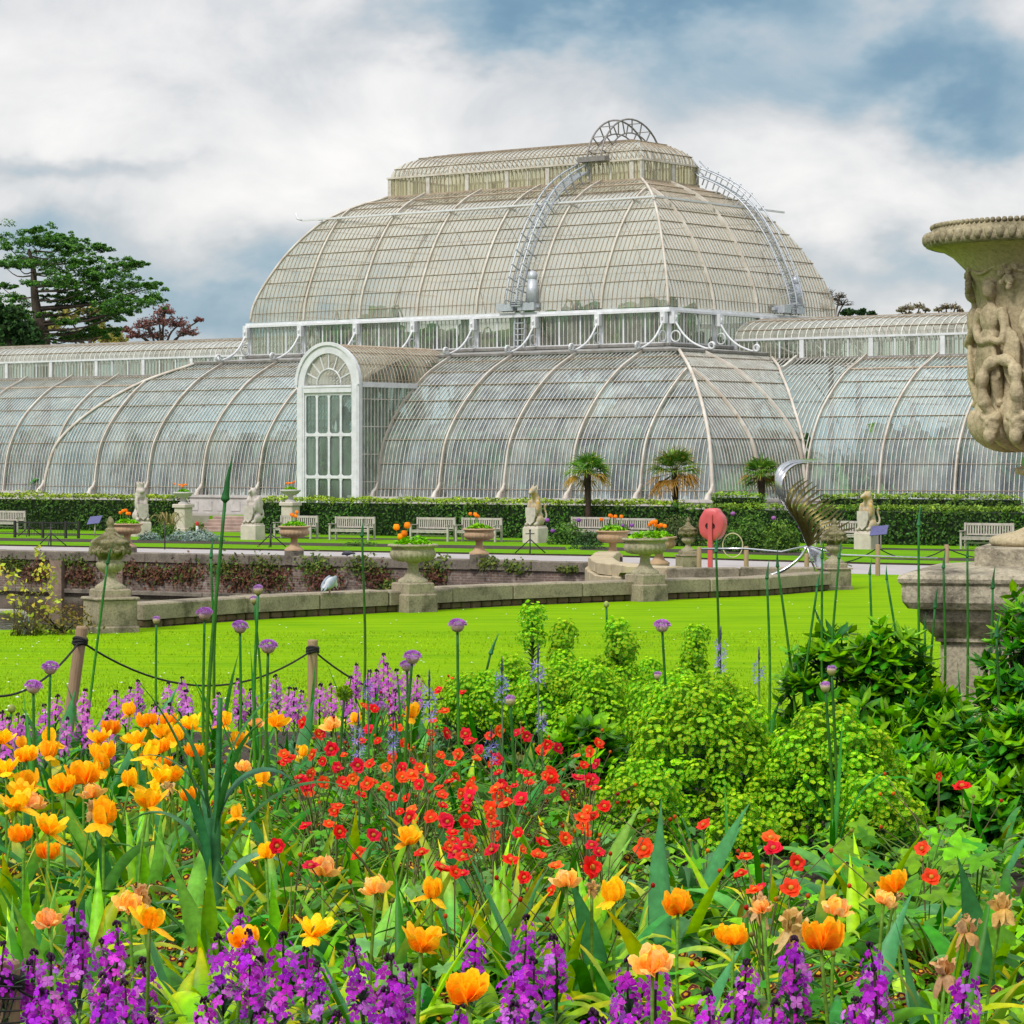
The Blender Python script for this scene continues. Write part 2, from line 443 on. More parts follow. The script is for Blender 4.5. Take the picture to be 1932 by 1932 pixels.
def hoop(mb, fc, P, dz, w, h, lohi, mi=0):
    """a bar along the side at profile arc position; lohi(d,z) gives its ends"""
    d, z, o, u = dz; sd, ow = fc.dirs(); n = ow*o+Vector((0,0,u)); t = n.cross(sd)
    lo, hi = lohi(d,z)
    if hi-lo < .05: return
    p, q = fc.p(lo,d,z)+n*h/2, fc.p(hi,d,z)+n*h/2
    vs = []
    for b in (p,q):
        for x, y in ((-1,-1),(1,-1),(1,1),(-1,1)): vs.append(b+t*x*w/2+n*y*h/2)
    mb.add(vs, [(3,2,1,0),(4,5,6,7),(0,1,5,4),(1,2,6,5),(2,3,7,6),(3,0,4,7)], mi, False)
def arcpos(P, step, start=.5):
    out = []; acc = 0; nxt = start; nm = normals(P)
    for i in range(len(P)-1):
        l = math.dist(P[i],P[i+1])
        while acc+l >= nxt:
            t = (nxt-acc)/l
            out.append((P[i][0]+(P[i+1][0]-P[i][0])*t, P[i][1]+(P[i+1][1]-P[i][1])*t)+nm[i]); nxt += step
        acc += l
    return out
BAY = 3.8109
def block(name, fc, P, glass, barm, s0=None, s1=None, bays=None, pane=BAY/16, hstep=1.18, ribw=.085, mitre=True, barw=.036, ribs=True, heavy=None):
    """one glazed side: skin > glazing bars; each main rib a part"""
    def inside(s):
        def ok(d,z):
            lo = d if mitre else 0; hi = fc.L-d if mitre else fc.L
            if s0: lo = max(lo, s0(d,z))
            if s1: hi = min(hi, s1(d,z))
            return lo-1e-6 <= s <= hi+1e-6
        return ok
    def lohi(d,z):
        lo = d if mitre else 0; hi = fc.L-d if mitre else fc.L
        if s0: lo = max(lo, s0(d,z))
        if s1: hi = min(hi, s1(d,z))
        return lo, hi
    g = MB(); skin(g, fc, P, s0, s1, mitre); gp = g.build(name, glass, gh)
    m = MB(); k = 0
    while k*pane <= fc.L+1e-6:
        strip(m, fc, P, k*pane, barw, .03, inside(k*pane)); k += 1
    m.build('glazing_bars', barm, gp)
    m = MB()
    for i, dz in enumerate(arcpos(P, hstep, .45)):
        hoop(m, fc, P, dz, .018 if not (heavy and i in heavy) else .11, .062, lohi)
    m.build('glazing_laps', BARD, gp)
    if ribs:
        for s in (bays if bays is not None else [i*BAY for i in range(int(round(fc.L/BAY))+1)]):
            m = MB(); strip(m, fc, P, s, ribw, .13, inside(s))
            if m.v:
                # cast shoe at the foot
                o = m.build('rib', RIBM, gh)
    return gp
# --- central aisle, four sides
F_f = Face('f', -A, A, 0, B); F_r = Face('r', -A, A, 0, B); F_l = Face('l', -A, A, 0, B); F_k = Face('k', -A, A, 0, B)
wing_b = lambda d, z: UB0 + d_at(P_WING, z) if z < 4.9 else B/2
porch_lo, porch_hi = A-1.9055, A+1.9055
# front: split round the porch
PZT = 5.45
def porch_half(z):
    if z <= 3.55: return 1.87
    t = (z-3.55)/1.9
    return 1.87*math.sqrt(max(0, 1-t*t)) if t < 1 else 0
front_bays = [i*BAY for i in range(12)]
block('front_glazing', F_f, P_LOW, GL_LOW, BAR, s1=lambda d,z: A-porch_half(z), bays=[b for b in front_bays if b < A])
block('front_glazing', F_f, P_LOW, GL_LOW, BAR, s0=lambda d,z: A+porch_half(z), bays=[b for b in front_bays if b > A])
block('end_glazing', F_r, P_LOW, GL_LOW, BAR, s1=wing_b, bays=[BAY, 2*BAY-.02], heavy=None)
block('end_glazing', F_l, P_LOW, GL_LOW, BAR, s1=wing_b, bays=[BAY, 2*BAY-.02])
block('end_glazing', F_r, P_LOW, GL_LOW, BAR, s0=lambda d,z: B-wing_b(d,z), ribs=False)
block('end_glazing', F_l, P_LOW, GL_LOW, BAR, s0=lambda d,z: B-wing_b(d,z), ribs=False)
block('rear_glazing', F_k, P_LOW, GL_LOW, BAR, ribs=False, pane=BAY, hstep=2.6)
# hip ribs and valley ribs
def curve_rib(pts, r, mat=RIBM):
    m = MB(); m.tube(pts, r, 6); return m.build('rib', mat, gh)
for sx in (-1, 1):
    curve_rib([Vector((sx*(A-d+.04), d-.04, LZ(z)+.05)) for d, z in P_LOW], .085)
    curve_rib([Vector((sx*(A-d_at(P_LOW,z)+.02), UB0+d, LZ(z)+.06)) for d, z in P_WING], .08)
# gutter roof between aisle and clerestory
m = MB()
for fc in (F_f, F_r, F_l, F_k):
    skin(m, fc, [(5.58,5.10),(7.6,5.40)])
gr = m.build('gutter_roof', surf('slate_grey_glazing', (.36,.36,.35), (.27,.26,.25), 5, .55), gh)
m = MB()
for fc in (F_f, F_r, F_l, F_k):
    hoop(m, fc, None, (5.55,5.08,.3,.95), .12, .12, lambda d,z: (d, fc.L-d))
    hoop(m, fc, None, (7.42,5.42,.3,.95), .10, .12, lambda d,z: (d, fc.L-d))
m.build('gutter', LEAD, gh)
# --- clerestory, dome, lantern
def box_band(name, a0, a1, b0, b1, z0, z1, glass, pane, big, post, mat=WHITE, barm=BAR):
    """upright glazed band round a rectangle > mullions"""
    g = MB()
    c = [(a0,b0),(a1,b0),(a1,b1),(a0,b1)]
    for i in range(4):
        p, q = c[i], c[(i+1)%4]
        g.add([(p[0],p[1],LZ(z0)),(q[0],q[1],LZ(z0)),(q[0],q[1],LZ(z1)),(p[0],p[1],LZ(z1))], [(0,1,2,3)])
    gp = g.build(name, glass, gh)
    mt = MB()
    for i in range(4):
        p, q = Vector(c[i]), Vector(c[(i+1)%4]); L = (q-p).length; t = (q-p)/L; n = Vector((t.y,-t.x))
        k = int(round(L/pane))
        for j in range(k+1):
            s = p+t*(L*j/k)
            w = .035; tgt = mt; o = .03; pn = None
            if j % big == 0: w = .08; tgt = MB(); o = .05; pn = 'mullion'
            if j % post == 0: w = .24; tgt = MB(); o = .10; pn = 'post'
            if pn and j == k: continue
            x = s + n*o*.5
            M = Matrix(((t.x,-n.x,0,x.x),(t.y,-n.y,0,x.y),(0,0,1,0),(0,0,0,1)))
            tgt.box((-w/2,-o/2,LZ(z0)+.003),(w/2,o/2,LZ(z1)-.003), 0, M)
            if pn: tgt.build(pn, mat, gp)
    mt.build('glazing_bars', barm, gp)
    return gp
def trim(name, a0, a1, b0, b1, z, w, h, mat):
    m = MB()
    for lo, hi in (((a0-w,b0-w),(a1+w,b0)),((a0-w,b1),(a1+w,b1+w)),((a0-w,b0),(a0,b1)),((a1,b0),(a1+w,b1))):
        m.box((lo[0],lo[1],LZ(z)),(hi[0],hi[1],LZ(z+h)))
    return m.build(name, mat, gh)
box_band('clerestory_glazing', -UA, UA, UB0, UB1, 5.3, 7.0, GL_CLER, BAY/15, 5, 15)
trim('cornice', -UA, UA, UB0, UB1, 7.0, .30, .11, WHITE)
trim('cornice', -UA, UA, UB0, UB1, 7.111, .20, .12, WHITE)
trim('sill_rail', -UA, UA, UB0, UB1, 5.45, .16, .14, WHITE)
D_f = Face('f', -UA, UA, UB0, UB1); D_r = Face('r', -UA, UA, UB0, UB1); D_l = Face('l', -UA, UA, UB0, UB1); D_k = Face('k', -UA, UA, UB0, UB1)
for fc, nm in ((D_f,'dome_glazing'),(D_r,'dome_glazing'),(D_l,'dome_glazing'),(D_k,'rear_dome_glazing')):
    n_ = int(round(fc.L/BAY))
    block(nm, fc, P_DOME, GL_DOME, BARD, bays=[i*fc.L/n_ for i in range(1,n_)] if fc is not D_k else [], pane=fc.L/(n_*14) if fc not in (D_k, D_l) else fc.L/n_, hstep=.84 if fc is not D_k else 2.5, barw=.030, ribw=.09, heavy=(9,))
for sx in (-1, 1):
    curve_rib([Vector((sx*(UA-d+.03), UB0+d-.03, LZ(z)+.04)) for d, z in P_DOME], .07)
LI = 5.22
la, lb0, lb1 = UA-LI, UB0+LI, UB1-LI
box_band('lantern_glazing', -la, la, lb0, lb1, 13.9, 14.9, glassmat('lantern_glass', (.90,.84,.52), (.3,.55), (.9,.86,.66), .06, (.60,.57,.40), .6), .262, 5, 10, surf('lantern_post_paint', (.62,.60,.56), (.45,.40,.34), 4, .6), BARD)
trim('lantern_cornice', -la, la, lb0, lb1, 14.9, .16, .09, RIBM)
trim('lantern_sill', -la, la, lb0, lb1, 13.9, .14, .10, BARD)
lh = (lb1-lb0)/2
P_LAN = [(lh*(1-math.cos(t)), 14.99+1.22*math.sin(t)) for t in [math.pi/2*i/12 for i in range(13)]]
for k_ in 'frlk':
    fc = Face(k_, -la, la, lb0, lb1)
    block('lantern_roof', fc, P_LAN, GL_DOME, BARD, ribs=False, pane=.30, hstep=1.1, barw=.05)
m = MB(); m.beam((-la+lh,(lb0+lb1)/2,LZ(16.24)),(la-lh,(lb0+lb1)/2,LZ(16.24)),.2,.08); m.build('ridge', LEAD, gh)
# scroll brackets from cornice down to the gutter
def bracket(fc, s):
    sd, ow = fc.dirs(); m = MB()
    pts = [fc.p(s,7.35,6.75), fc.p(s,7.1,6.4), fc.p(s,6.75,5.95), fc.p(s,6.25,5.55), fc.p(s,5.6,5.28), fc.p(s,5.3,5.22)]
    m.tube(crom(pts, 14), .05, 6)
    def ring(c, r, w, tv):
        P = [c + ow*r*math.cos(i*math.pi/7) + Vector((0,0,r*math.sin(i*math.pi/7))) for i in range(15)]
        m.tube(P, w, 5, cap=False)
    ring(fc.p(s,7.18,5.85), .26, .04, sd); ring(fc.p(s,5.15,5.36), .15, .06, sd)
    ring(fc.p(s,7.28,6.72), .14, .06, sd)
    m.box((-.14,-.14,0),(.14,.14,.55), 0, Matrix.Translation(fc.p(s,7.3,6.45)))
    return m.build('scroll_bracket', WHITE, gh)
for i in range(8): bracket(F_f, A-UA+i*BAY)
for i in range(5): bracket(F_r, UB0+i*BAY)
bracket(F_l, UB0)
# cast shoes at the feet of the ribs
for i in range(12):
    if i in (5, 6): pass
    m = MB(); x = -A+i*BAY
    m.tube(crom([(x,-.42,LZ(-1.86)),(x,-.36,LZ(-1.5)),(x,-.12,LZ(-1.3)),(x,.02,LZ(-1.0))], 8), [.10,.13,.12,.10,.09,.09,.08,.07,.06], 6)
    m.ell((x,-.45,LZ(-1.72)), (.12,.12,.16), nu=8, nv=6)
    m.build('rib_shoe', RIBM, gh)
# --- wings
WLEN = 36.0
for sx in (-1, 1):
    def wp(s, d, z): return Vector((sx*(A+s), UB0+d, LZ(z)))
    class WF(Face):
        def __init__(f, back): f.k = ('k' if back else 'f'); f.back = back; f.L = WLEN
        def p(f, s, d, z): return Vector((sx*(A+s), (UB1-d) if f.back else UB0+d, LZ(z)))
    wf, wk = WF(False), WF(True)
    st = lambda d, z: -d_at(P_LOW, z)
    class WS(WF):
        pass
    block('wing_glazing', wf, P_WING, GL_LOW, BAR, s0=st, bays=[i*BAY for i in range(0,10)], mitre=False, heavy=(6,))
    # bars that start on the central block's curved end (negative s)
    m = MB()
    for k in range(1, 24):
        s = -k*BAY/16
        strip(m, wf, P_WING, s, .045, .05, lambda d,z,s=s: -d_at(P_LOW,z) <= s)
    for k in (1,):
        strip(m, wf, P_WING, -BAY*k, .13, .16, lambda d,z,s=-BAY*k: -d_at(P_LOW,z) <= s)
    m.build('valley_bars', BAR, gh)
    block('wing_rear_glazing', wk, P_WING, GL_LOW, BAR, s0=st, ribs=False, mitre=False, pane=BAY, hstep=2.6)
    # clerestory of the wing and its barrel roof
    cb0, cb1 = UB0+5.3, UB1-5.3
    x0, x1 = sorted((sx*(UA+.3), sx*(A+WLEN)))
    box_band('wing_clerestory', x0, x1, cb0, cb1, 4.86, 5.78, GL_CLER, BAY/15, 5, 15)
    m = MB(); m.box((x0,cb0-.12,LZ(5.78)),(x1,cb0,LZ(5.88))); m.box((x0,cb1,LZ(5.78)),(x1,cb1+.12,LZ(5.88))); m.build('wing_cornice', WHITE, gh)
    m = MB(); m.box((x0 if sx>0 else x0,cb0-.22,LZ(4.80)),(x1,cb0,LZ(4.90))); m.box((x0,cb1,LZ(4.80)),(x1,cb1+.22,LZ(4.90))); m.build('wing_gutter', LEAD, gh)
    hw = (cb1-cb0)/2; PB = [(hw*(1-math.cos(t)), 5.88+1.0*math.sin(t)) for t in [math.pi/2*i/10 for i in range(11)]]
    f1 = Face('f', x0, x1, cb0, cb1); f2 = Face('k', x0, x1, cb0, cb1)
    GB = MATS.get('barrel_glass') or glassmat('barrel_glass', (.84,.83,.76), (.35,.7), (.86,.86,.78), .08, (.62,.60,.50), .5)
    block('wing_roof', f1, PB, GB, BAR, ribs=False, pane=.40, hstep=1.0, mitre=False, barw=.06)
    block('wing_roof', f2, PB, GB, BAR, ribs=False, pane=.40, hstep=1.0, mitre=False, barw=.06)
    # end wall of the wing
    m = MB(); xe = sx*(A+WLEN)
    pr = [(UB0+d, z) for d, z in P_WING] + [(cb0,5.88)] + [(cb0+d, z) for d, z in PB] + [(cb1-d, z) for d, z in PB[::-1]] + [(UB1-d, z) for d, z in P_WING[::-1]]
    m.add([(xe, b, LZ(z)) for b, z in pr], [tuple(range(len(pr)))]); m.build('wing_end_glazing', GL_CLER, gh)
# --- plinth walls
m = MB()
def wall(m, a0, a1, b0, b1, z0=ZB-.4, z1=-1.80):
    m.box((a0,b0,LZ(z0)),(a1,b1,LZ(z1)))
    m.box((a0-.08,b0-.08,LZ(z1)),(a1+.08,b1+.08,LZ(z1+.12)))
wall(m, -A-.3, -1.95, -.5, .25); wall(m, 1.95, A+.3, -.5, .25)
wall(m, A-.25, A+.5, .35, UB0-.35); wall(m, -A-.5, -A+.25, .35, UB0-.35)
wall(m, A-.2, A+WLEN, UB0-.45, UB0+.25); wall(m, -A-WLEN, -A+.2, UB0-.45, UB0+.25)
for i in range(44):
    a = -A+.9+i*.95
    if abs(a) < 2.4: continue
    m.box((a-.30,-.53,LZ(-2.45)),(a+.30,-.497,LZ(-2.0)))
m.build('plinth', STONEW, gh)
# --- entrance porch
pf = -1.25; ph_ = 1.9; zs = 3.6
m = MB()
def arch_band(r0, r1, b0, b1, n=20):
    vs = []; fs = []
    for i in range(n+1):
        t = math.pi*i/n
        for r, b in ((r0,b0),(r1,b0),(r1,b1),(r0,b1)): vs.append((-r*math.cos(t), b, LZ(zs)+r*math.sin(t)))
    for i in range(n):
        for j in range(4): fs.append((i*4+j, (i+1)*4+j, (i+1)*4+(j+1)%4, i*4+(j+1)%4))
    m.add(vs, fs)
arch_band(1.5, 1.95, pf-.12, pf+.14); arch_band(1.88, 2.04, pf-.20, pf-.123)
for s in (-1, 1):
    x0, x1 = sorted((s*1.5, s*1.95)); m.box((x0,pf-.12,LZ(ZB)),(x1,pf+.14,LZ(zs)))
    x0, x1 = sorted((s*1.6, s*1.85)); m.box((x0,pf-.15,LZ(ZB)),(x1,pf-.123,LZ(zs-.05)))
m.box((-1.5,pf-.15,LZ(zs-.36)),(1.5,pf+.14,LZ(zs-.02)))
m.box((-1.5,pf-.18,LZ(zs-.12)),(1.5,pf-.153,LZ(zs-.05)))
porch = m.build('porch_frame', WHITE, gh)
m = MB(); vs = [(0, pf+.02, LZ(zs))]+[(-1.5*math.cos(math.pi*i/20), pf+.02, LZ(zs)+1.5*math.sin(math.pi*i/20)) for i in range(21)]
m.add(vs, [(0,i+1,i+2) for i in range(20)])
fl = m.build('fanlight', GL_DOME, gh)
m = MB()
for i in range(1, 8):
    t = math.pi*i/8; c, s = -math.cos(t), math.sin(t)
    m.beam((c*.75,pf-.02,LZ(zs)+s*.75),(c*1.5,pf-.02,LZ(zs)+s*1.5),.055,.05, up=(0,1,0))
m.tube([(-.76*math.cos(math.pi*i/16),pf-.02,LZ(zs)+.76*math.sin(math.pi*i/16)) for i in range(17)], .04, 5)
m.build('glazing_bars', WHITE, fl)
m = MB(); m.add([(-1.5,pf+.03,LZ(ZB)),(1.5,pf+.03,LZ(ZB)),(1.5,pf+.03,LZ(zs-.36)),(-1.5,pf+.03,LZ(zs-.36))], [(0,1,2,3)])
DG = glassmat('door_glass', (.50,.62,.54), (.22,.5), (.55,.68,.60), .10)
pd = m.build('porch_window', DG, gh)
m = MB(); zt, zb_ = zs-.36, ZB; rowz = [zt, zt-2.0, zt-4.0, zb_]
for i in range(5):
    x = -1.5+i*.75; m.box((x-.05,pf-.05,LZ(zb_)),(x+.07,pf,LZ(zt)-.002))
for z in rowz[1:3]: m.box((-1.5,pf-.056,LZ(z-.07)),(1.5,pf-.003,LZ(z+.07)))
m.box((-1.5,pf-.056,LZ(zt-.13)),(1.5,pf-.003,LZ(zt-.004)))
# rounded pane corners
for i in range(4):
    xa, xb = -1.5+i*.75+.07, -1.5+(i+1)*.75-.07
    for za, zb in ((rowz[1]+.07, rowz[0]-.13),(rowz[2]+.07, rowz[1]-.07),(rowz[3], rowz[2]-.07)):
        for cx, cz_, qx, qz in ((xa,za,1,1),(xb,za,-1,1),(xa,zb,1,-1),(xb,zb,-1,-1)):
            r = .14; pts = [(cx,pf-.03,LZ(cz_))]
            for k in range(5):
                t = math.pi/2*k/4; pts.append((cx+qx*r*(1-math.sin(t)), pf-.03, LZ(cz_+qz*r*(1-math.cos(t)))))
            m.add(pts, [(0,k+1,k+2) for k in range(4)])
m.build('window_frame', WHITE, pd)
for s in (-1, 1):      # side walls of the porch, running into the curved glass
    g = MB(); q = []
    zz = [ZB, -1.7] + [p[1] for p in P_LOW if p[1] < zs] + [zs]
    for za, zb in zip(zz, zz[1:]):
        g.add([(s*1.89,pf+.14,LZ(za)),(s*1.89,d_at(P_LOW,za),LZ(za)),(s*1.89,d_at(P_LOW,zb),LZ(zb)),(s*1.89,pf+.14,LZ(zb))], [(0,1,2,3)])
    sw = g.build('porch_side_glazing', DG, gh)
    b_ = MB()
    for k in range(18):
        y = pf+.3+k*.25; z0 = ZB
        zlo = ZB if y < 0 else next((z for d, z in P_LOW if d >= y), 9)
        if zlo < zs-.1: b_.box((s*1.9-.02,y-.02,LZ(zlo)),(s*1.9+.035,y+.02,LZ(zs-.1)))
    for z in (-1.0, .3, 1.6, 2.9): b_.box((s*1.9-.021,pf+.15,LZ(z)),(s*1.9+.03,d_at(P_LOW,z),LZ(z)+.04))
    b_.build('glazing_bars', BAR, sw)
    t_ = MB(); x0, x1 = sorted((s*1.90, s*1.99)); t_.box((x0,pf+.14,LZ(zs-.12)),(x1,d_at(P_LOW,zs)-.05,LZ(zs+.12))); t_.build('side_beam', WHITE, gh)
g = MB(); b_ = MB(); nA = 24
rows = []
for i in range(nA+1):
    t = math.pi*i/nA; z = zs+1.9*math.sin(t); rows.append((-1.9*math.cos(t), z, min(d_at(P_LOW, z-.02), 5.6) if z < 5.05 else 5.7+ (z-5.05)*4.2))
for (xa,za,ya),(xb,zb,yb) in zip(rows, rows[1:]):
    g.add([(xa,pf+.14,LZ(za)),(xb,pf+.14,LZ(zb)),(xb,yb,LZ(zb)),(xa,ya,LZ(za))], [(0,1,2,3)], 0, True)
bp = g.build('porch_roof', GL_DOME, gh)
for k in range(28):
    y = pf+.35+k*.25
    pts = [(x*1.012, y, LZ(zs)+(z-zs)*1.012) for x, z, ye in rows if ye >= y]
    for side in (-1, 1):
        pp = [p for p in pts if p[0]*side >= -1e-6]
        if len(pp) > 1: b_.tube(pp, .024, 4, smooth=False)
for x, z, ye in rows[2:-1:3]: b_.beam((x*1.012,pf+.15,LZ(zs)+(z-zs)*1.012),(x*1.012,ye,LZ(zs)+(z-zs)*1.012),.03,.03)
b_.build('glazing_bars', BARD, bp)
# --- maintenance rail, ladders, roof gantry
m = MB(); zr_, off = 12.75, .45; dd = d_at(P_DOME, zr_)-off
for p, q in (((-UA+dd-1.0,UB0+dd),(UA-dd,UB0+dd)),((UA-dd,UB0+dd),(UA-dd,UB1-dd+1.2)),((-UA+dd,UB0+dd+.1),(-UA+dd,UB1-dd))):
    m.beam((p[0],p[1],LZ(zr_)),(q[0],q[1],LZ(zr_)),.11,.09)
for i in range(8):
    a = -UA+i*BAY
    if abs(a) <= UA-dd: m.beam((a,UB0+dd,LZ(zr_)),(a,UB0+dd+.8,LZ(zr_-.25)),.08,.08)
m.tube([(-UA+dd-1.0,UB0+dd,LZ(zr_)),(-UA+dd-1.35,UB0+dd-.05,LZ(zr_)+.1),(-UA+dd-1.5,UB0+dd,LZ(zr_)+.4)], .06, 5)
m.build('maintenance_rail', WHITE, gh)
def ladder(fc, s, lab):
    sd, ow = fc.dirs(); m = MB(); nm = normals(P_DOME)
    def at(i, o): return fc.p(s,*P_DOME[i]) + (ow*nm[i][0]+Vector((0,0,nm[i][1])))*o
    n_ = len(P_DOME)
    idx = list(range(1, n_))
    for w in (-.32,.32):
        for o in (.55,.95): m.tube([at(i,o)+sd*w for i in idx]+[at(n_-1,o)+sd*w - ow*.5+Vector((0,0,.45))], .045, 5)
    for i in idx:
        m.beam(at(i,.55)-sd*.32, at(i,.55)+sd*.32,.05,.05)
        if i % 2 == 0:
            for w in (-.32,.32): m.beam(at(i,.1)+sd*w, at(i,1.05)+sd*w,.05,.05)
        if i < n_-1: m.beam((at(i,.55)+at(i+1,.55))/2-sd*.32,(at(i,.55)+at(i+1,.55))/2+sd*.32,.04,.04)
    # trolley on the cornice
    b = fc.p(s,-.15,7.32)
    for w in (-.75,.55):
        T = Matrix.Translation(b+sd*w); m.box((-.5,-.3,0),(.5,.3,.38), 0, T)
    m.beam(b-sd*1.3+Vector((0,0,.2)), b+sd*1.2+Vector((0,0,.2)),.2,.14)
    c = b+sd*.75
    m.lathe([(.0,.4),(.36,.4),(.24,1.5),(.0,1.5)], 8, M=Matrix.Translation(c))
    m.ell(c+Vector((0,0,1.65)), (.26,.26,.3), nu=10, nv=7)
    for w in (-.3,.3):
        m.beam(b+sd*w, fc.p(s,-.25,5.5)+sd*w,.06,.06)
    for k in range(6): m.beam(fc.p(s,-.25,5.6+k*.28)-sd*.3, fc.p(s,-.25,5.6+k*.28)+sd*.3,.04,.04)
    return m.build('roof_ladder', STEEL, gh)
ladder(D_f, UA+4.7, ''); ladder(D_r, 10.2, '')
m = MB()
for w in (0, .85):
    x = 5.0+w; cy = (lb0+lb1)/2
    pts = [(x, cy+2.75*math.cos(t), LZ(14.75)+2.55*math.sin(t)) for t in [math.pi*i/20 for i in range(21)]]
    m.tube(pts, .05, 5)
    m.tube([(x, cy+2.1*math.cos(t), LZ(14.85)+1.75*math.sin(t)) for t in [math.pi*i/20 for i in range(21)]], .04, 5)
    for i in range(2, 19, 2):
        t = math.pi*i/20
        m.beam((x,cy+2.75*math.cos(t),LZ(14.75)+2.55*math.sin(t)),(x,cy+2.1*math.cos(t),LZ(14.85)+1.75*math.sin(t)),.05,.05)
for i in range(2, 19, 2):
    t = math.pi*i/20; y, z = cy+2.75*math.cos(t), LZ(14.75)+2.55*math.sin(t); m.beam((5.0,y,z),(5.85,y,z),.04,.04)
m.box((4.6,cy-3.0,LZ(14.95)),(6.3,cy-2.6,LZ(15.2)))
m.build('roof_gantry', surf('dark_steel', (.20,.19,.19), (.30,.27,.25), 8, .5, metal=.3), gh)
# --- floor and planting inside, seen dimly through the panes
m = MB(); m.box((-A-WLEN,UB0+.3,LZ(ZB-.3)),(A+WLEN,UB1-.3,LZ(ZB+.02))); m.box((-A+.3,.3,LZ(ZB-.3)),(A-.3,UB0+.29,LZ(ZB+.02)))
m.box((-A+.3,UB1-.29,LZ(ZB-.3)),(A-.3,B-.3,LZ(ZB+.02)))
m.build('floor', surf('glasshouse_floor', (.16,.15,.13), (.10,.09,.08), 2, .8), gh)
m = MB(); r_ = random.Random(3)
def frond_bush(a, b, z0, h, n, spread):
    for k in range(n):
        az = r_.uniform(0, 6.283); l = spread*r_.uniform(.6,1.2); z1 = z0+h*r_.uniform(.5,1)
        g_ = r_.uniform(.6,1.4); col = (.05*g_*r_.uniform(.7,1.7), .17*g_, .03*g_)
        c = Vector((a+r_.gauss(0,.25*spread), b+r_.gauss(0,.25*spread), z0+(z1-z0)*.45)); d = Vector((math.cos(az), math.sin(az), 0))
        pts = [c, c+d*l*.35+Vector((0,0,(z1-z0)*.45)), c+d*l*.75+Vector((0,0,(z1-z0)*.5)), c+d*l+Vector((0,0,(z1-z0)*.25))]
        m.ribbon(crom(pts,5), [.15,.5,.65,.6,.35,.05], Vector((-d.y,d.x,0)), .15, col=col)
for i in range(220):
    a = r_.uniform(-A-WLEN*.9, A+WLEN*.8); inw = abs(a) > UA-1.5
    if A-4.5 < abs(a) < A+2.5: continue
    b = r_.uniform(UB0+1.6, UB1-2) if inw else r_.uniform(2.3, B-6)
    if not inw and not (UB0+2.2 < b < UB1-2.2) and abs(a) > UA-1.5: continue
    lim = 3.0 if inw else (2.1 if b < 4.5 else (3.4 if b < UB0+2 else 8.0))
    frond_bush(a, b, LZ(ZB), r_.uniform(.45,1)*(lim+1.6), 16, r_.uniform(1.0,1.9))
for i in range(110): frond_bush(r_.choice((-1,1))*r_.uniform(A+2.5, A+WLEN*.85), r_.uniform(UB0+2.4, UB0+3.6), LZ(ZB), r_.uniform(2.8,5.2), 16, r_.uniform(.8,1.3))
for i in range(60): frond_bush(r_.uniform(-UA+2, UA-2), r_.uniform(UB0+1.5, UB0+3.6), LZ(3.0), r_.uniform(3.0,5.4), 18, r_.uniform(.8,1.25))
for i in range(150): frond_bush(r_.uniform(-A+3, A-3), r_.uniform(2.4,3.8), LZ(ZB), r_.uniform(2.5,4.6), 16, r_.uniform(.8,1.2))
tag(m.build('indoor_plants', FAR), 'dim green mass of palms and ferns growing inside the glasshouse', 'plants', None, 'stuff')
for o in [x for x in bpy.data.objects if x.name.startswith('indoor_plants')]:
    o.location = house(0,0); o.rotation_euler = (0,0,-TH)
# ================================================================ ground
def lerpline(L, x):
    if x <= L[0][0]: 
        (x0,y0),(x1,y1) = L[0], L[1]
    else:
        for (x0,y0),(x1,y1) in zip(L, L[1:]):
            if x <= x1: break
    return y0+(y1-y0)*(x-x0)/(x1-x0)
POND_NEAR = [(-70,53.5),(-7.7,56.4),(-5.5,59.7),(0,65.6),(6.3,70.6),(7.8,73.2)]
POND_FAR = [(-70,134),(-18.7,105.3),(2.9,92.2)]
PATH_NEAR = [(-70,134.3),(-18.7,105.6),(2.9,92.4),(6.5,86.6),(10.4,84),(20,79),(70,53)]
PATH_FAR = [(-70,142),(-19.9,112),(3.2,99.5),(8,95),(11.6,91.9),(20,87),(70,60)]
HEDGE = [(-70,166),(-24,138),(18.7,109.5),(70,76)]
BED = CZ-1.45
def gz(x, y):
    """height of the near ground: the raised bed, then a lawn falling to the terrace level"""
    if y < 14.5: return BED
    if y < 46: 
        t = (y-14.5)/31.5; t = t*t*(3-2*t)*.35 + t*.65
        return BED*(1-t)
    return 0.0
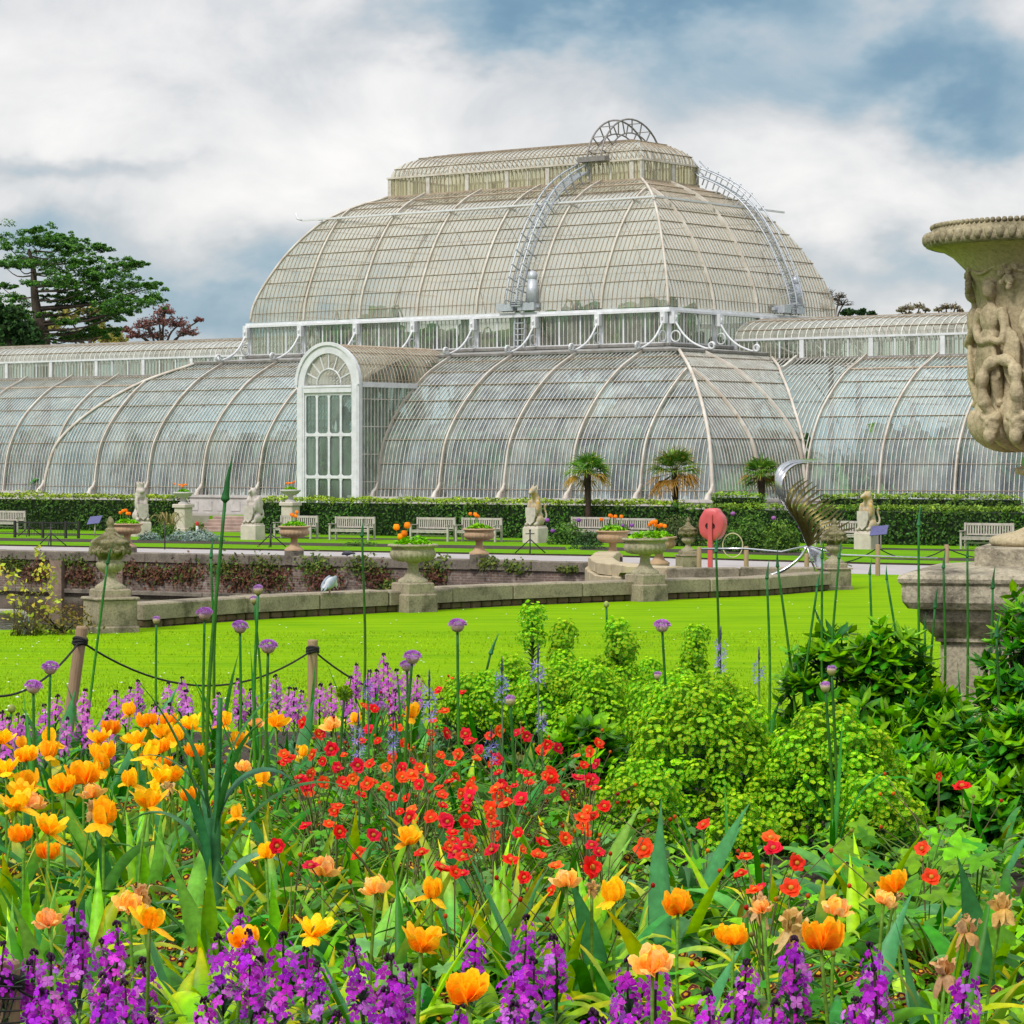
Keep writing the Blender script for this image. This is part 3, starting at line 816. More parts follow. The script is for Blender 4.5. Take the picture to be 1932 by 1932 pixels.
def grass_mat(name, c1, c2, c3, stripes=0.0, fine=26):
    m, n, out = nt(name)
    tc = N(n, 'ShaderNodeTexCoord'); v = tc.outputs['Object']
    n1 = N(n, 'ShaderNodeTexNoise', {'Vector': v, 'Scale': fine, 'Detail': 4, 'Roughness': .7})
    n2 = N(n, 'ShaderNodeTexNoise', {'Vector': v, 'Scale': .55, 'Detail': 6, 'Roughness': .6})
    n3 = N(n, 'ShaderNodeTexNoise', {'Vector': N(n,'ShaderNodeMapping',{'Vector':v,'Rotation':(0,0,-.15),'Scale':(.25,2.2,1)}).outputs[0], 'Scale': 1.3, 'Detail': 4})
    a = mixc(n, ramp(n, n1.outputs[0], [(.35,0),(.65,1)]), c1, c2)
    a = mixc(n, ramp(n, n2.outputs[0], [(.40,0),(.72,.7)]), a, c3)
    if stripes:
        a = mixc(n, ramp(n, n3.outputs[0], [(.4,0),(.6,stripes)]), a, c3)
    b = N(n, 'ShaderNodeBsdfPrincipled', {'Base Color': a, 'Roughness': .9, 'Specular IOR Level': .03})
    bp = N(n, 'ShaderNodeBump', {'Height': n1.outputs[0], 'Strength': .5, 'Distance': .03}); n.links.new(bp.outputs[0], b.inputs['Normal'])
    n.links.new(b.outputs[0], out.inputs[0]); return m
LAWN = grass_mat('lawn_grass', (.148,.325,.0006), (.112,.272,.0006), (.215,.39,.0008), .9)
TURF = grass_mat('terrace_turf', (.13,.31,.005), (.07,.19,.005), (.17,.36,.006), .3, 9)
SOIL = surf('bed_soil', (.055,.036,.024), (.022,.015,.011), 5, .95, .8, 22)
PATHM = surf('path_asphalt', (.42,.39,.39), (.36,.335,.33), 1.2, .85, .15, 60, c3=(.30,.28,.27), c3scale=.35, c3lo=.5, c3hi=.75)
def sheet(name, xs, lo, hi, zf, mat, ny=1, kind='structure'):
    m = MB(); k = ny+1
    for x in xs:
        a, b = lo(x), hi(x)
        for j in range(k):
            y = a+(b-a)*j/ny; m.v.append((x, y, zf(x,y))); m.c.append((1,1,1))
    for i in range(len(xs)-1):
        for j in range(ny):
            a = i*k+j; m.f.append((a, a+k, a+k+1, a+1)); m.m.append(0); m.sm.append(True)
    return tag(m.build(name, mat), kind=kind)
def fr(a, b, st): 
    n = max(1, int(round((b-a)/st))); return [a+(b-a)*i/n for i in range(n+1)]
sheet('lawn', fr(-70,7.8,1.3), lambda x: 14.2, lambda x: lerpline(POND_NEAR,x), gz, LAWN, 50)
sheet('lawn', fr(7.8,70,1.5), lambda x: 14.2, lambda x: lerpline(PATH_NEAR,x), gz, LAWN, 60)
sheet('lawn', [2.95,4.2,5.5,6.5,7.8], lambda x: 78.6, lambda x: lerpline(PATH_NEAR,x), lambda x,y: .25 if y<80 else 0, LAWN, 6)
sheet('bed_ground', fr(-12,12,.4), lambda x: 3.0, lambda x: 15.2, lambda x,y: BED+.02+.03*mnoise.noise((x*1.5,y*1.5,0)), SOIL, 30)
px_ = sorted(set(fr(-70,70,3)+[p[0] for p in PATH_NEAR+PATH_FAR]))
sheet('path', px_, lambda x: lerpline(PATH_NEAR,x), lambda x: lerpline(PATH_FAR,x), lambda x,y: .0, PATHM, 2)
sheet('terrace_lawn', px_, lambda x: lerpline(PATH_FAR,x), lambda x: max(lerpline(PATH_FAR,x)+1, 250), lambda x,y: .06, TURF, 6)
m = MB()
for x0, x1 in zip(px_, px_[1:]):   # turf edge beside the path
    a, b = lerpline(PATH_FAR,x0), lerpline(PATH_FAR,x1); m.add([(x0,a,-.05),(x1,b,-.05),(x1,b,.06),(x0,a,.06)],[(0,1,2,3)])
tag(m.build('turf_edge', SOIL), kind='structure')
def off(L, d): return [(x, y+d) for x, y in L]
for d0, d1, xa, xb in ((4.6,8.4,-70,2.0),(14.5,16.4,-70,60),(3.2,6.0,12,60),(5.0,9.0,2.5,11.5)):
    sheet('soil_strip', fr(xa,xb,1.0), lambda x: lerpline(PATH_FAR,x)+d0+.35*mnoise.noise((x*.4,d0,0)), lambda x: lerpline(PATH_FAR,x)+d1+.5*mnoise.noise((x*.35,d1,0)), lambda x,y: .066, SOIL, 3)
sheet('ground', [-4000,-600,-70], lambda x: -60, lambda x: 5000, lambda x,y: -.05, TURF, 4)
sheet('ground', [70,600,4000], lambda x: -60, lambda x: 5000, lambda x,y: -.05, TURF, 4)
sheet('ground', [-70,0,70], lambda x: 249, lambda x: 5000, lambda x,y: -.05, TURF, 4)
sheet('ground', [-70,0,70], lambda x: -60, lambda x: 15, lambda x,y: BED-.25, SOIL, 4)
# raised terrace round the house
m = MB(); m.add([house(-90,-4.5,ZB),house(90,-4.5,ZB),house(90,80,ZB),house(-90,80,ZB),house(-90,-4.5,-3.4),house(90,-4.5,-3.4)],[(0,1,2,3),(4,5,1,0)])
tag(m.build('terrace', surf('terrace_gravel', (.33,.30,.26), (.25,.22,.19), 2, .9)), kind='structure')
# water
wm, n, out = nt('pond_water')
tc = N(n, 'ShaderNodeTexCoord')
wn = N(n, 'ShaderNodeTexNoise', {'Vector': N(n,'ShaderNodeMapping',{'Vector':tc.outputs['Object'],'Scale':(1,.35,1)}).outputs[0], 'Scale': 3.5, 'Detail': 4})
bp = N(n, 'ShaderNodeBump', {'Height': wn.outputs[0], 'Strength': .25, 'Distance': .05})
b = N(n, 'ShaderNodeBsdfPrincipled', {'Base Color': (.030,.032,.018,1), 'Roughness': .06, 'Specular IOR Level': .5, 'Normal': bp.outputs[0]})
n.links.new(b.outputs[0], out.inputs[0])
m = MB(); P = [(-70,50),(-7.7,54),(0,63),(9,72),(9,79),(4,80),(3,95),(-18.7,107),(-70,137)]
m.add([(x,y,-1.5) for x,y in P],[tuple(range(len(P)))]); tag(m.build('pond_water', wm), kind='structure')

# ================================================================ pond walls
def brickmat(name):
    m, n, out = nt(name)
    tc = N(n, 'ShaderNodeTexCoord')
    sx = N(n, 'ShaderNodeSeparateXYZ', {0: tc.outputs['Object']})
    ad = N(n, 'ShaderNodeMath', {0: sx.outputs[0], 1: 1.14}, operation='MULTIPLY')
    cb = N(n, 'ShaderNodeCombineXYZ', {0: ad.outputs[0], 1: sx.outputs[2]})
    br = N(n, 'ShaderNodeTexBrick', {'Vector': cb.outputs[0], 'Scale': 1, 'Color1': (.145,.085,.065,1), 'Color2': (.20,.13,.105,1), 'Mortar': (.25,.215,.19,1), 'Mortar Size': .012, 'Brick Width': .24, 'Row Height': .085, 'Bias': 0})
    no = N(n, 'ShaderNodeTexNoise', {'Vector': tc.outputs['Object'], 'Scale': 1.3, 'Detail': 7, 'Roughness': .7})
    a = mixc(n, ramp(n, no.outputs[0], [(.45,0),(.68,.85)]), br.outputs[0], (.07,.06,.05))
    n2 = N(n, 'ShaderNodeTexNoise', {'Vector': tc.outputs['Object'], 'Scale': 5, 'Detail': 4})
    a = mixc(n, ramp(n, n2.outputs[0], [(.58,0),(.75,.6)]), a, (.42,.38,.35))
    b = N(n, 'ShaderNodeBsdfPrincipled', {'Base Color': a, 'Roughness': .9})
    bp = N(n, 'ShaderNodeBump', {'Height': br.outputs[1], 'Strength': -.4, 'Distance': .02}); n.links.new(bp.outputs[0], b.inputs['Normal'])
    n.links.new(b.outputs[0], out.inputs[0]); return m
BRICK = brickmat('old_brick')
COPING = surf('mossy_coping_stone', (.36,.31,.22), (.24,.205,.15), 1.6, .85, .35, 24, c3=(.075,.07,.04), c3scale=1.1, c3lo=.52, c3hi=.68, speck=.5, sscale=22)
COPD = surf('dark_coping_stone', (.24,.205,.165), (.14,.12,.10), 2.0, .85, .35, 24, c3=(.05,.045,.035), c3scale=1.1, c3lo=.52, c3hi=.7, speck=.5, sscale=22)
URNST = surf('weathered_urn_stone', (.40,.36,.25), (.30,.27,.185), 4, .85, .3, 40, c3=(.10,.095,.05), c3scale=3, c3lo=.55, c3hi=.72, speck=.5, sscale=22)
MOSSST = surf('mossy_urn_stone', (.30,.26,.16), (.19,.17,.095), 3.5, .9, .4, 40, c3=(.075,.07,.02), c3scale=3.2, c3lo=.46, c3hi=.6, speck=.5, sscale=22)
TERRA = surf('terracotta', (.48,.33,.20), (.40,.26,.155), 4, .8, .15, 40, c3=(.45,.36,.26), c3scale=3, c3lo=.55, c3hi=.75)
def wallrun(m, L, thick, z0, z1, joint=2.4, gap=.012, seed=1, over=0.0, rough=.0):
    """a wall built of separate long stones along a polyline of world x, y"""
    rr = random.Random(seed)
    for (x0,y0),(x1,y1) in zip(L, L[1:]):
        p, q = Vector((x0,y0,0)), Vector((x1,y1,0)); l = (q-p).length; t = (q-p)/l; nrm = Vector((t.y,-t.x,0))
        k = max(1, int(round(l/joint))); 
        for i in range(k):
            a, b = p+t*(l*i/k+gap/2), p+t*(l*(i+1)/k-gap/2)
            dz = rr.uniform(-rough,rough); dn = rr.uniform(-rough,rough)
            M = Matrix(((t.x,-nrm.x,0,a.x),(t.y,-nrm.y,0,a.y),(0,0,1,0),(0,0,0,1)))
            m.bbox((0,-over+dn,z0),((b-a).length,thick,z1+dz), .03, 0, M)
far_wall = thing('retaining_wall', 'old brick retaining wall with dark stone coping along the far side of the pond', 'wall', (-8,98.9,0))
LO = Vector((-8,98.9,0))
def loc_(L): return [(x-LO.x, y-LO.y) for x, y in L]
WF_ = [(-46,120.3),(-18.7,105.1),(2.6,92.2)]
m = MB()
for (x0,y0),(x1,y1) in zip(loc_(WF_), loc_(WF_)[1:]):
    m.add([(x0,y0,-1.8),(x1,y1,-1.8),(x1,y1,-.26),(x0,y0,-.26),(x0+.3,y0+.5,-.26),(x1+.3,y1+.5,-.26)],[(0,1,2,3),(3,2,5,4)])
m.build('brick_face', BRICK, far_wall)
m = MB(); wallrun(m, loc_(WF_), .5, -.26, .06, 2.2, .012, 2, .09, .012); m.build('coping', COPD, far_wall)
m = MB(); wallrun(m, loc_(WF_), .3, -1.42, -1.28, 3, .012, 3, .14, .01); m.build('ledge', COPD, far_wall)
for u in (110, 225, 552, 905):
    x = (u-966)/F*100; y = lerpline(POND_FAR, x); x = (u-966)/F*y; m = MB()
    d = Vector((.86,-.51,0)); nn = Vector((-.51,-.86,0)); o = Vector((x,y,0))-LO
    M = Matrix(((d.x,-nn.x,0,o.x),(d.y,-nn.y,0,o.y),(0,0,1,0),(0,0,0,1)))
    m.box((-.27,-.16,-1.8),(.27,.1,-.27), 0, M); m.build('pier', surf('pier_brick', (.27,.20,.15), (.17,.12,.09), 6, .9) if 'pier_brick' not in MATS else MATS['pier_brick'], far_wall)
near_wall = thing('pond_edge_wall', 'low pale sandstone pond edge with mossy brick foot along the lawn', 'wall', (0,65.6,0))
LO = Vector((0,65.6,0))
NW = [(-7.3,56.9),(-5.5,59.7),(-2.7,62.7),(0,65.6),(3.2,68.2),(6.3,70.6),(8.1,73.4)]
m = MB(); wallrun(m, loc_(NW), .62, .16, .48, 2.6, .016, 5, .06, .018); m.build('coping', COPING, near_wall)
m = MB(); 
for i in range(2): wallrun(m, loc_(NW), .5, -.1+.13*i-.3*(i==0), .03+.128*i, .34, .02, 7+i, .0, .012)
m.build('brick_foot', surf('mossy_brick_foot', (.15,.09,.06), (.06,.05,.025), 4, .95, .5, 30, c3=(.10,.12,.02), c3scale=2.2, c3lo=.5, c3hi=.7), near_wall)
in_wall = thing('curved_pond_wall', 'short curved run of clean yellow stone blocks closing the right end of the pond', 'wall', (4,79,0))
LO = Vector((4,79,0))
CW = [(2.75,92.0),(2.3,86.5),(2.45,82.0),(3.1,79.2),(4.2,78.1)]
m = MB(); wallrun(m, loc_(CW), .7, .10, .42, 1.5, .02, 11, .02, .02); wallrun(m, loc_(CW), .5, -.5, .09, 1.1, .02, 12, .12, .03); m.build('curved_blocks', surf('clean_sandstone', (.50,.42,.27), (.38,.31,.20), 2, .85, .3, 20, c3=(.16,.14,.09), c3scale=1.6, c3lo=.56, c3hi=.72), in_wall)
m = MB(); wallrun(m, loc_([(4.2,78.1),(6.2,78.3),(8.6,78.2)]), .6, .02, .40, 2.0, .02, 13, .02, .015); wallrun(m, loc_([(4.2,78.1),(6.2,78.3),(8.6,78.2)]), .5, -1.6, .015, 1.2, .02, 14, -.05, .015); m.build('straight_blocks', COPING, in_wall)

# ================================================================ foliage helpers
def rdir(r_): 
    z = r_.uniform(-1,1); a = r_.uniform(0,6.2832); k = math.sqrt(1-z*z); return Vector((k*math.cos(a),k*math.sin(a),z))
def leafquad(mb, p, nrm, size, col, r_, asp=.55):
    """one small pointed leaf lying roughly across nrm"""
    t = nrm.cross(rdir(r_))
    if t.length < 1e-4: return
    t.normalize(); s = nrm.cross(t).normalized(); l = size; w = size*asp
    mb.add([p-t*l*.5, p+s*w*.5-t*l*.05, p+t*l*.5, p-s*w*.5-t*l*.05], [(0,1,2,3)], 0, False, col)
def jit(c, r_, k=.3):
    g = r_.uniform(1-k,1+k); h = r_.uniform(1-k*.4,1+k*.4); return (c[0]*g*h, c[1]*g, c[2]*g*r_.uniform(.8,1.2))
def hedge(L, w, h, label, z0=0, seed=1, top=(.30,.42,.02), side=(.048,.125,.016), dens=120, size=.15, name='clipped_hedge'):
    r_ = random.Random(seed); c = Vector(((L[0][0]+L[-1][0])/2,(L[0][1]+L[-1][1])/2,z0))
    t_ = thing(name, label, 'hedge', c)
    core = MB(); lf = MB()
    for (x0,y0),(x1,y1) in zip(L, L[1:]):
        p, q = Vector((x0,y0,z0))-c, Vector((x1,y1,z0))-c; l = (q-p).length; t = (q-p)/l; n = Vector((t.y,-t.x,0)); 
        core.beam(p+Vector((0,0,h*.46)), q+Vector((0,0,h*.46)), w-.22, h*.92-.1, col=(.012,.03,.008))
        for k in range(int(l*(h*1.0)*dens)):
            s = r_.uniform(0,l); z = r_.uniform(.02,h)
            bz = .12*mnoise.noise((s*.9,z*1.1,seed))
            P_ = p+t*s+n*(w/2+bz)+Vector((0,0,z)); cc = side
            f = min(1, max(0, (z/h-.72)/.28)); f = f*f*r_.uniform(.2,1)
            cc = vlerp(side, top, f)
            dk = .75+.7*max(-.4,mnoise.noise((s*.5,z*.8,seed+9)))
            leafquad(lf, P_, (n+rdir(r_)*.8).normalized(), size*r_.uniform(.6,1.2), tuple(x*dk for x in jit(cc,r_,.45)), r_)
        for k in range(int(l*w*dens*.9)):
            s = r_.uniform(0,l); y = r_.uniform(-.5,.5)*w
            hz = h*(1-.06*abs(y/w*2)**3)+.10*mnoise.noise((s*.8,y,seed+4))+r_.uniform(-.05,.1)+(.18 if mnoise.noise((s*.33,seed*7,2))>.32 else 0)*r_.random()
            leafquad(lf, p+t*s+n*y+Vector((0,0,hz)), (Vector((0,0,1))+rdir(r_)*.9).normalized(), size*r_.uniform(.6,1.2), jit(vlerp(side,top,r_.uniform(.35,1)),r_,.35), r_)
        for e, sg in ((p,-1),(q,1)):
            for k in range(int(w*h*dens)):
                P_ = e+t*sg*.06+n*r_.uniform(-.5,.5)*w+Vector((0,0,r_.uniform(.02,h)))
                leafquad(lf, P_, (t*sg+rdir(r_)*.8).normalized(), size*r_.uniform(.6,1.2), jit(side,r_,.45), r_)
    core.build('branches', FAR, t_); lf.c = [tuple(x*1.45 for x in c) for c in lf.c]; lf.build('foliage', FAR, t_)
    return t_
def hx(u): 
    """point of the hedge line seen at column u"""
    x = 0
    for _ in range(40): x = (u-966)/F*lerpline(HEDGE,x)
    return (x, lerpline(HEDGE,x))
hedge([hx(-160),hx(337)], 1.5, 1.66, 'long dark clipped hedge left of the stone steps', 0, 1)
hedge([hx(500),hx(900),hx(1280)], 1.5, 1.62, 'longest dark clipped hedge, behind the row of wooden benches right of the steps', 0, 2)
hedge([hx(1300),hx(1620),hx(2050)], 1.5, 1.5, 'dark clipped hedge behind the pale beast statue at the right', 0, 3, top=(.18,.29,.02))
def gy(u, Y): return ((u-966)/F*Y, Y)
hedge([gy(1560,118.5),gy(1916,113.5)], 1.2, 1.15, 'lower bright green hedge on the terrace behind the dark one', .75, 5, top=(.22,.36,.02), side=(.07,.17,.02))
hedge([gy(1352,117.5),gy(1436,116.8)], 1.1, 1.2, 'small rounded light green bush against the glass beside the near corner', .75, 6, top=(.22,.38,.02), side=(.10,.22,.02), name='clipped_bush')

# steps between the hedges
st = thing('stone_steps', 'flight of reddish stone steps between the two hedges', 'steps', (0,0,0))
m = MB(); c0 = Vector(W(422,1006,131.5)); c0.z = 0; st.location = c0; st.rotation_euler = (0,0,-.55)
for i in range(5): m.bbox((-1.75,i*.36,0 if i==0 else i*.15-.02),(1.75,2.6+.01*i,.15*(i+1)), .025)
m.build('treads', surf('red_sandstone', (.42,.30,.25), (.28,.20,.17), 2, .85, .2, 30), st)
m = MB(); m.box((-2.6,2.3,0),(2.4,7,.74)); m.build('landing', TURF, st)

# ================================================================ benches
WOOD = surf('silvered_teak', (.50,.46,.41), (.36,.33,.29), 14, .8, .2, 60, stretch=(1,1,.25))
def make_bench(label):
    b = thing('garden_bench', label, 'bench', (0,0,0), 0, 'wooden benches along the hedge')
    w, d = 1.9, .5
    m = MB()
    for i in range(6): m.box((-w/2+.05,-.25+i*.088,.42),(w/2-.05,-.25+i*.088+.066,.45))
    m.box((-w/2+.05,-.24,.34),(w/2-.05,-.20,.415)); m.build('seat', WOOD, b)
    m = MB()
    m.box((-w/2+.06,.245,.86),(w/2-.06,.295,.95)); m.box((-w/2+.06,.235,.50),(w/2-.06,.275,.56))
    k = 17
    for i in range(k):
        x = -w/2+.12+i*(w-.24)/(k-1); m.beam((x,.252,.555),(x,.268,.862),.055,.02, up=(0,1,0))
    m.build('backrest', WOOD, b)
    for s in (-1,1):
        for y, h in ((-.23,.64),(.25,.96)):
            q = MB(); q.box((s*(w/2-.03)-.035,y-.035,0),(s*(w/2-.03)+.035,y+.035,h)); q.build('leg', WOOD, b)
        q = MB(); q.box((s*(w/2-.03)-.045,-.31,.642),(s*(w/2-.03)+.045,.215,.675)); q.build('armrest', WOOD, b)
    m = MB(); m.box((-w/2+.04,.0,.2),(w/2-.04,.05,.25)); m.build('stretcher', WOOD, b)
    return b
b0 = make_bench('')
BZ = .066
blist = [(12,1003,'pale wooden bench by the left hedge, farthest left of the row',.0),
 (558,1016,'wooden bench just right of the steps, half hidden by a planted terracotta urn',.0),
 (664,1019,'wooden bench standing clear in front of the hedge, second right of the steps',.0),
 (816,1021,'wooden bench behind the large pale stone bowl',.0),
 (903,1022,'wooden bench with a dark bag end, behind a terracotta urn left of the griffin-like statue',.0),
 (1112,1020,'wooden bench behind the first dwarf palm and green shrub',.0),
 (1192,1023,'wooden bench glimpsed between the palms behind orange tulips',.0),
 (1585,1030,'wooden bench partly hidden behind the twisted steel sculpture',.0),
 (1862,1036,'wooden bench beside the great stone vase pedestal, farthest right',.0)]
for i, (u, v, lab, rz) in enumerate(blist):
    p = G(u, v, BZ); o = b0 if i == 0 else dup(b0)
    o.location = p; o.rotation_euler = (0,0,-.55 + (i%3-1)*.05); o['label'] = lab
BS = .93
# ================================================================ urns
def make_tazza(name, label, cat, mat, plinth_mat, ped_h, ped_w, group, flute=26, big=True):
    """wide fluted bowl on a stem and square pedestal"""
    t = thing(name, label, cat, (0,0,0), 0, group)
    m = MB(); z = 0
    if big:
        m.bbox((-ped_w/2-.05,-ped_w/2-.05,-.6),(ped_w/2+.05,ped_w/2+.05,ped_h*.62), .03)
        m.bbox((-ped_w/2,-ped_w/2,ped_h*.62-.01),(ped_w/2,ped_w/2,ped_h), .03)
    else:
        m.bbox((-ped_w/2,-ped_w/2,-.3),(ped_w/2,ped_w/2,ped_h), .02)
    m.build('pedestal', plinth_mat, t)
    m = MB(); z = ped_h
    m.lathe([(.33,z),(.33,z+.05),(.29,z+.08),(.20,z+.13),(.13,z+.24),(.115,z+.36),(.13,z+.43),(.15,z+.45),(.15,z+.47)], 28); m.build('stem', mat, t)
    m = MB()
    m.lathe([(.13,z+.455),(.32,z+.462),(.43,z+.50),(.485,z+.57),(.50,z+.63),(.485,z+.69),(.475,z+.71)], 104, flute=flute, famp=.06, frange=(z+.465,z+.68)); 
    m.lathe([(.475,z+.705),(.47,z+.75),(.51,z+.775),(.545,z+.79),(.555,z+.815),(.535,z+.84),(.48,z+.835),(.45,z+.79),(.1,z+.77)], 52, flute=26, famp=.02, frange=(z+.78,z+.85))
    m.build('bowl', mat, t)
    return t, z+.78
SOILD = SOIL
def planting(loc, n, label, seed, r=.40, tul=True, scale=1):
    """bedding in a bowl: a green mound with a few tall tulips"""
    r_ = random.Random(seed); t = thing('bowl_planting', label, 'plants', loc, 0, 'spring plantings in the bowls', scale)
    m = MB()
    m.lathe([(r,0),(r*.9,.03),(0,.05)], 16, col=(.03,.02,.015))
    for k in range(260):
        a = r_.uniform(0,6.283); q = r*math.sqrt(r_.random())*1.05; h = .06+.14*(1-(q/r)**2)*r_.uniform(.4,1.1)+.04*r_.random()
        leafquad(m, Vector((q*math.cos(a),q*math.sin(a),h)), (Vector((0,0,1))+rdir(r_)*.8).normalized(), r_.uniform(.08,.15), jit((.16,.36,.02),r_,.4), r_, .7)
    m.build('foliage', LEAF, t)
    for k in range(n):
        x, y = r_.gauss(-.04,.13), r_.gauss(0,.1); h = r_.uniform(.32,.5)
        m = MB(); m.tube([(x,y,.05),(x*1.1,y,h)], .012, 5, col=(.10,.22,.03)); m.build('stem', LEAF, t)
        m = MB(); m.lathe([(.01,0),(.05,.015),(.065,.05),(.05,.10),(.035,.115)], 8, M=Matrix.Translation((x*1.1,y,h-.01)), col=[(.85,.28,.01)]*40)
        m.build('flower', PETAL, t)
    return t
tz, ztop = make_tazza('stone_bowl_urn', 'large pale stone bowl on a pedestal in the middle of the pond edge', 'urn', URNST, COPING, .64, .70, 'stone bowls on the pond edge')
def wallpt(L, u, dy=0):
    x = 0
    for _ in range(40): x = (u-966)/F*(lerpline(L,x)+dy)
    return Vector((x, lerpline(L,x)+dy, 0))
NWL = [(-7.3,56.9),(-5.5,59.7),(-2.7,62.7),(0,65.6),(3.2,68.2),(6.3,70.6),(8.1,73.4)]
def bowl_at(root, u, lab, n, plab, seed, first=False):
    p = wallpt(NWL, u, -.12); o = root if first else dup(root)
    o.location = p; o['label'] = lab; o.rotation_euler = (0,0,.62)
    planting(p+Vector((0,0,ztop)), n, plab, seed)
bowl_at(tz, 779, 'large pale stone bowl on the pond edge, fluted, left of the tall pink spire flowers', 0, 'green bedding with two small tulips at one side in the large pale bowl', 5, True)
tz['label'] = 'large pale fluted stone bowl on a pedestal midway along the near pond edge'
bowl_at(tz, 1217, 'large grey-green fluted stone bowl on a pedestal at the right end of the pond', 0, 'lettuce green bedding in the grey-green bowl at the right end of the pond', 6)
p = wallpt(NWL, 760, -.1); r_ = random.Random(4)
t = thing('tulip_bunch', 'few orange tulips sprouting at the left of the large pale bowl', 'flowers', wallpt(NWL,779,-.12)+Vector((-.22,-.05,ztop)))
for x, h in ((-.14,.36),(.03,.22),(.10,.40),(-.05,.15)):
    m = MB(); m.tube([(x*.4,0,0),(x,0,h)], .012, 5, col=(.10,.22,.03)); m.build('stem', LEAF, t)
    m = MB(); m.lathe([(.01,0),(.06,.02),(.075,.06),(.06,.12),(.04,.14)], 8, M=Matrix.Translation((x,0,h)), col=[(.85,.30,.01)]*40); m.build('flower', PETAL, t)
tt, zt2 = make_tazza('terracotta_urn', '', 'urn', TERRA, COPD, .18, .62, 'terracotta urns on the far pond wall', 22, False)
TU = [(240,.05,'terracotta urn nearest the beast statue left of the steps, beside the mossy lidded urn',5,'orange tulips over a green mound in the leftmost terracotta urn'),
 (555,.05,'terracotta urn in front of the first bench right of the steps',4,'orange tulips over green in the urn before the first bench right of the steps'),
 (904,.05,'terracotta urn in front of the bench with the dark bag, left of the lichen-headed statue',4,'row of orange tulips in the urn left of the lichen-headed statue'),
 (1156,.1,'buff terracotta urn behind the left shoulder of the grey-green bowl',5,'pale orange tulips in the buff urn under the first palm'),
 (1243,-1.5,'low terracotta urn peeping out right behind the grey-green bowl',8,'largest bunch of orange tulips, behind the grey-green bowl')]
for i, (u, dy, lab, n_, pl) in enumerate(TU):
    p = wallpt(POND_FAR, u, dy) if u < 1200 else G(u, 1076, 0); o = tt if i == 0 else dup(tt)
    p.z = .06 if u < 1200 else 0; o.location = p; o['label'] = lab; planting(p+Vector((0,0,zt2)), n_, pl, 20+i)
def make_lidded(label):
    t = thing('lidded_urn', label, 'urn', (0,0,0), 0, 'lidded stone urns')
    m = MB(); m.bbox((-.46,-.46,-.6),(.46,.46,.13),.03); m.bbox((-.42,-.42,.12),(.42,.42,.66),.03); m.bbox((-.46,-.46,.655),(.46,.46,.70),.02); m.bbox((-.33,-.33,.695),(.33,.33,.86),.03)
    m.build('pedestal', COPING, t)
    m = MB(); m.lathe([(.31,.86),(.31,.90),(.24,.95),(.14,1.02),(.10,1.12),(.14,1.17),(.15,1.19)], 28); m.build('stem', URNST, t)
    m = MB(); m.lathe([(.13,1.18),(.20,1.21),(.265,1.29),(.28,1.36),(.25,1.40),(.235,1.44)], 88, flute=22, famp=.06, frange=(1.2,1.38)); m.build('bowl', URNST, t)
    m = MB(); m.lathe([(.235,1.43),(.25,1.48),(.30,1.54),(.37,1.60),(.395,1.68),(.38,1.74),(.40,1.77),(.385,1.80)], 32)
    for k in range(10):
        a = k*.6283
        for j in range(7):
            b_ = a+.6283*j/6; m.ell((.385*math.cos(b_),.385*math.sin(b_),1.68-.085*math.sin(math.pi*j/6)), (.05,.05,.045), nu=6, nv=5)
        m.ell((.40*math.cos(a),.40*math.sin(a),1.62), (.045,.045,.10), nu=6, nv=5)
    m.build('garlanded_body', MOSSST, t)
    m = MB(); m.lathe([(.385,1.80),(.36,1.83),(.27,1.88),(.18,1.93),(.13,1.98),(.10,2.0),(.11,2.03),(.085,2.06),(.05,2.08),(.075,2.13),(.085,2.18),(.06,2.24),(.02,2.29),(.0,2.30)], 28); m.build('lid', MOSSST, t)
    return t
lu = make_lidded('tall moss-covered lidded urn on a pedestal at the left end of the pond edge')
p = G(208, 1192); lu.location = p; lu.rotation_euler = (0,0,.5); lu.scale = (.97,)*3
dup(lu, G(1298, 1077), .3, 'garlanded lidded urn standing beside the pink lifebuoy cabinet', .70)
dup(lu, G(1574, 1112), .3, 'mossy lidded urn at the right end of the pond edge behind the steel sculpture', .80)
# pale stone vases on piers flanking the steps
LIME = surf('pale_limestone', (.62,.55,.48), (.50,.43,.38), 3, .8, .2, 30, c3=(.34,.30,.27), c3scale=2, c3lo=.58, c3hi=.75)
def make_pier(label):
    t = thing('stone_pier_vase', label, 'vase', (0,0,0), 0, 'pale vases on piers flanking the steps')
    m = MB(); m.bbox((-.36,-.36,0),(.36,.36,.22),.02); m.bbox((-.30,-.30,.21),(.30,.30,1.15),.03); m.bbox((-.37,-.37,1.145),(.37,.37,1.30),.03); m.build('pier', LIME, t)
    m = MB(); m.lathe([(.24,1.30),(.24,1.35),(.12,1.42),(.11,1.55),(.18,1.60),(.34,1.66),(.40,1.74),(.46,1.78),(.46,1.83),(.40,1.84),(.1,1.80)], 24); m.build('vase', STONEW, t)
    return t
pr = make_pier('pale vase of tulips on a square pier at the hedge end left of the steps')
PL = [(346,978,129.8,None),(548,978,126.5,'pale vase of tulips rising behind the hedge near the white porch')]
for i, (u, v, Y, lab) in enumerate(PL):
    q = Vector(gy(u, Y)+(0.06 if i == 0 else .2,)); o = pr if i == 0 else dup(pr); o.location = q; o.rotation_euler = (0,0,-.55)
    if lab: o['label'] = lab
    pp = planting(q+Vector((0,0,1.80)), 7, ['short orange tulips in the pale vase left of the steps','short orange tulips in the pale vase near the white porch'][i], 40+i, .36, True, .75)
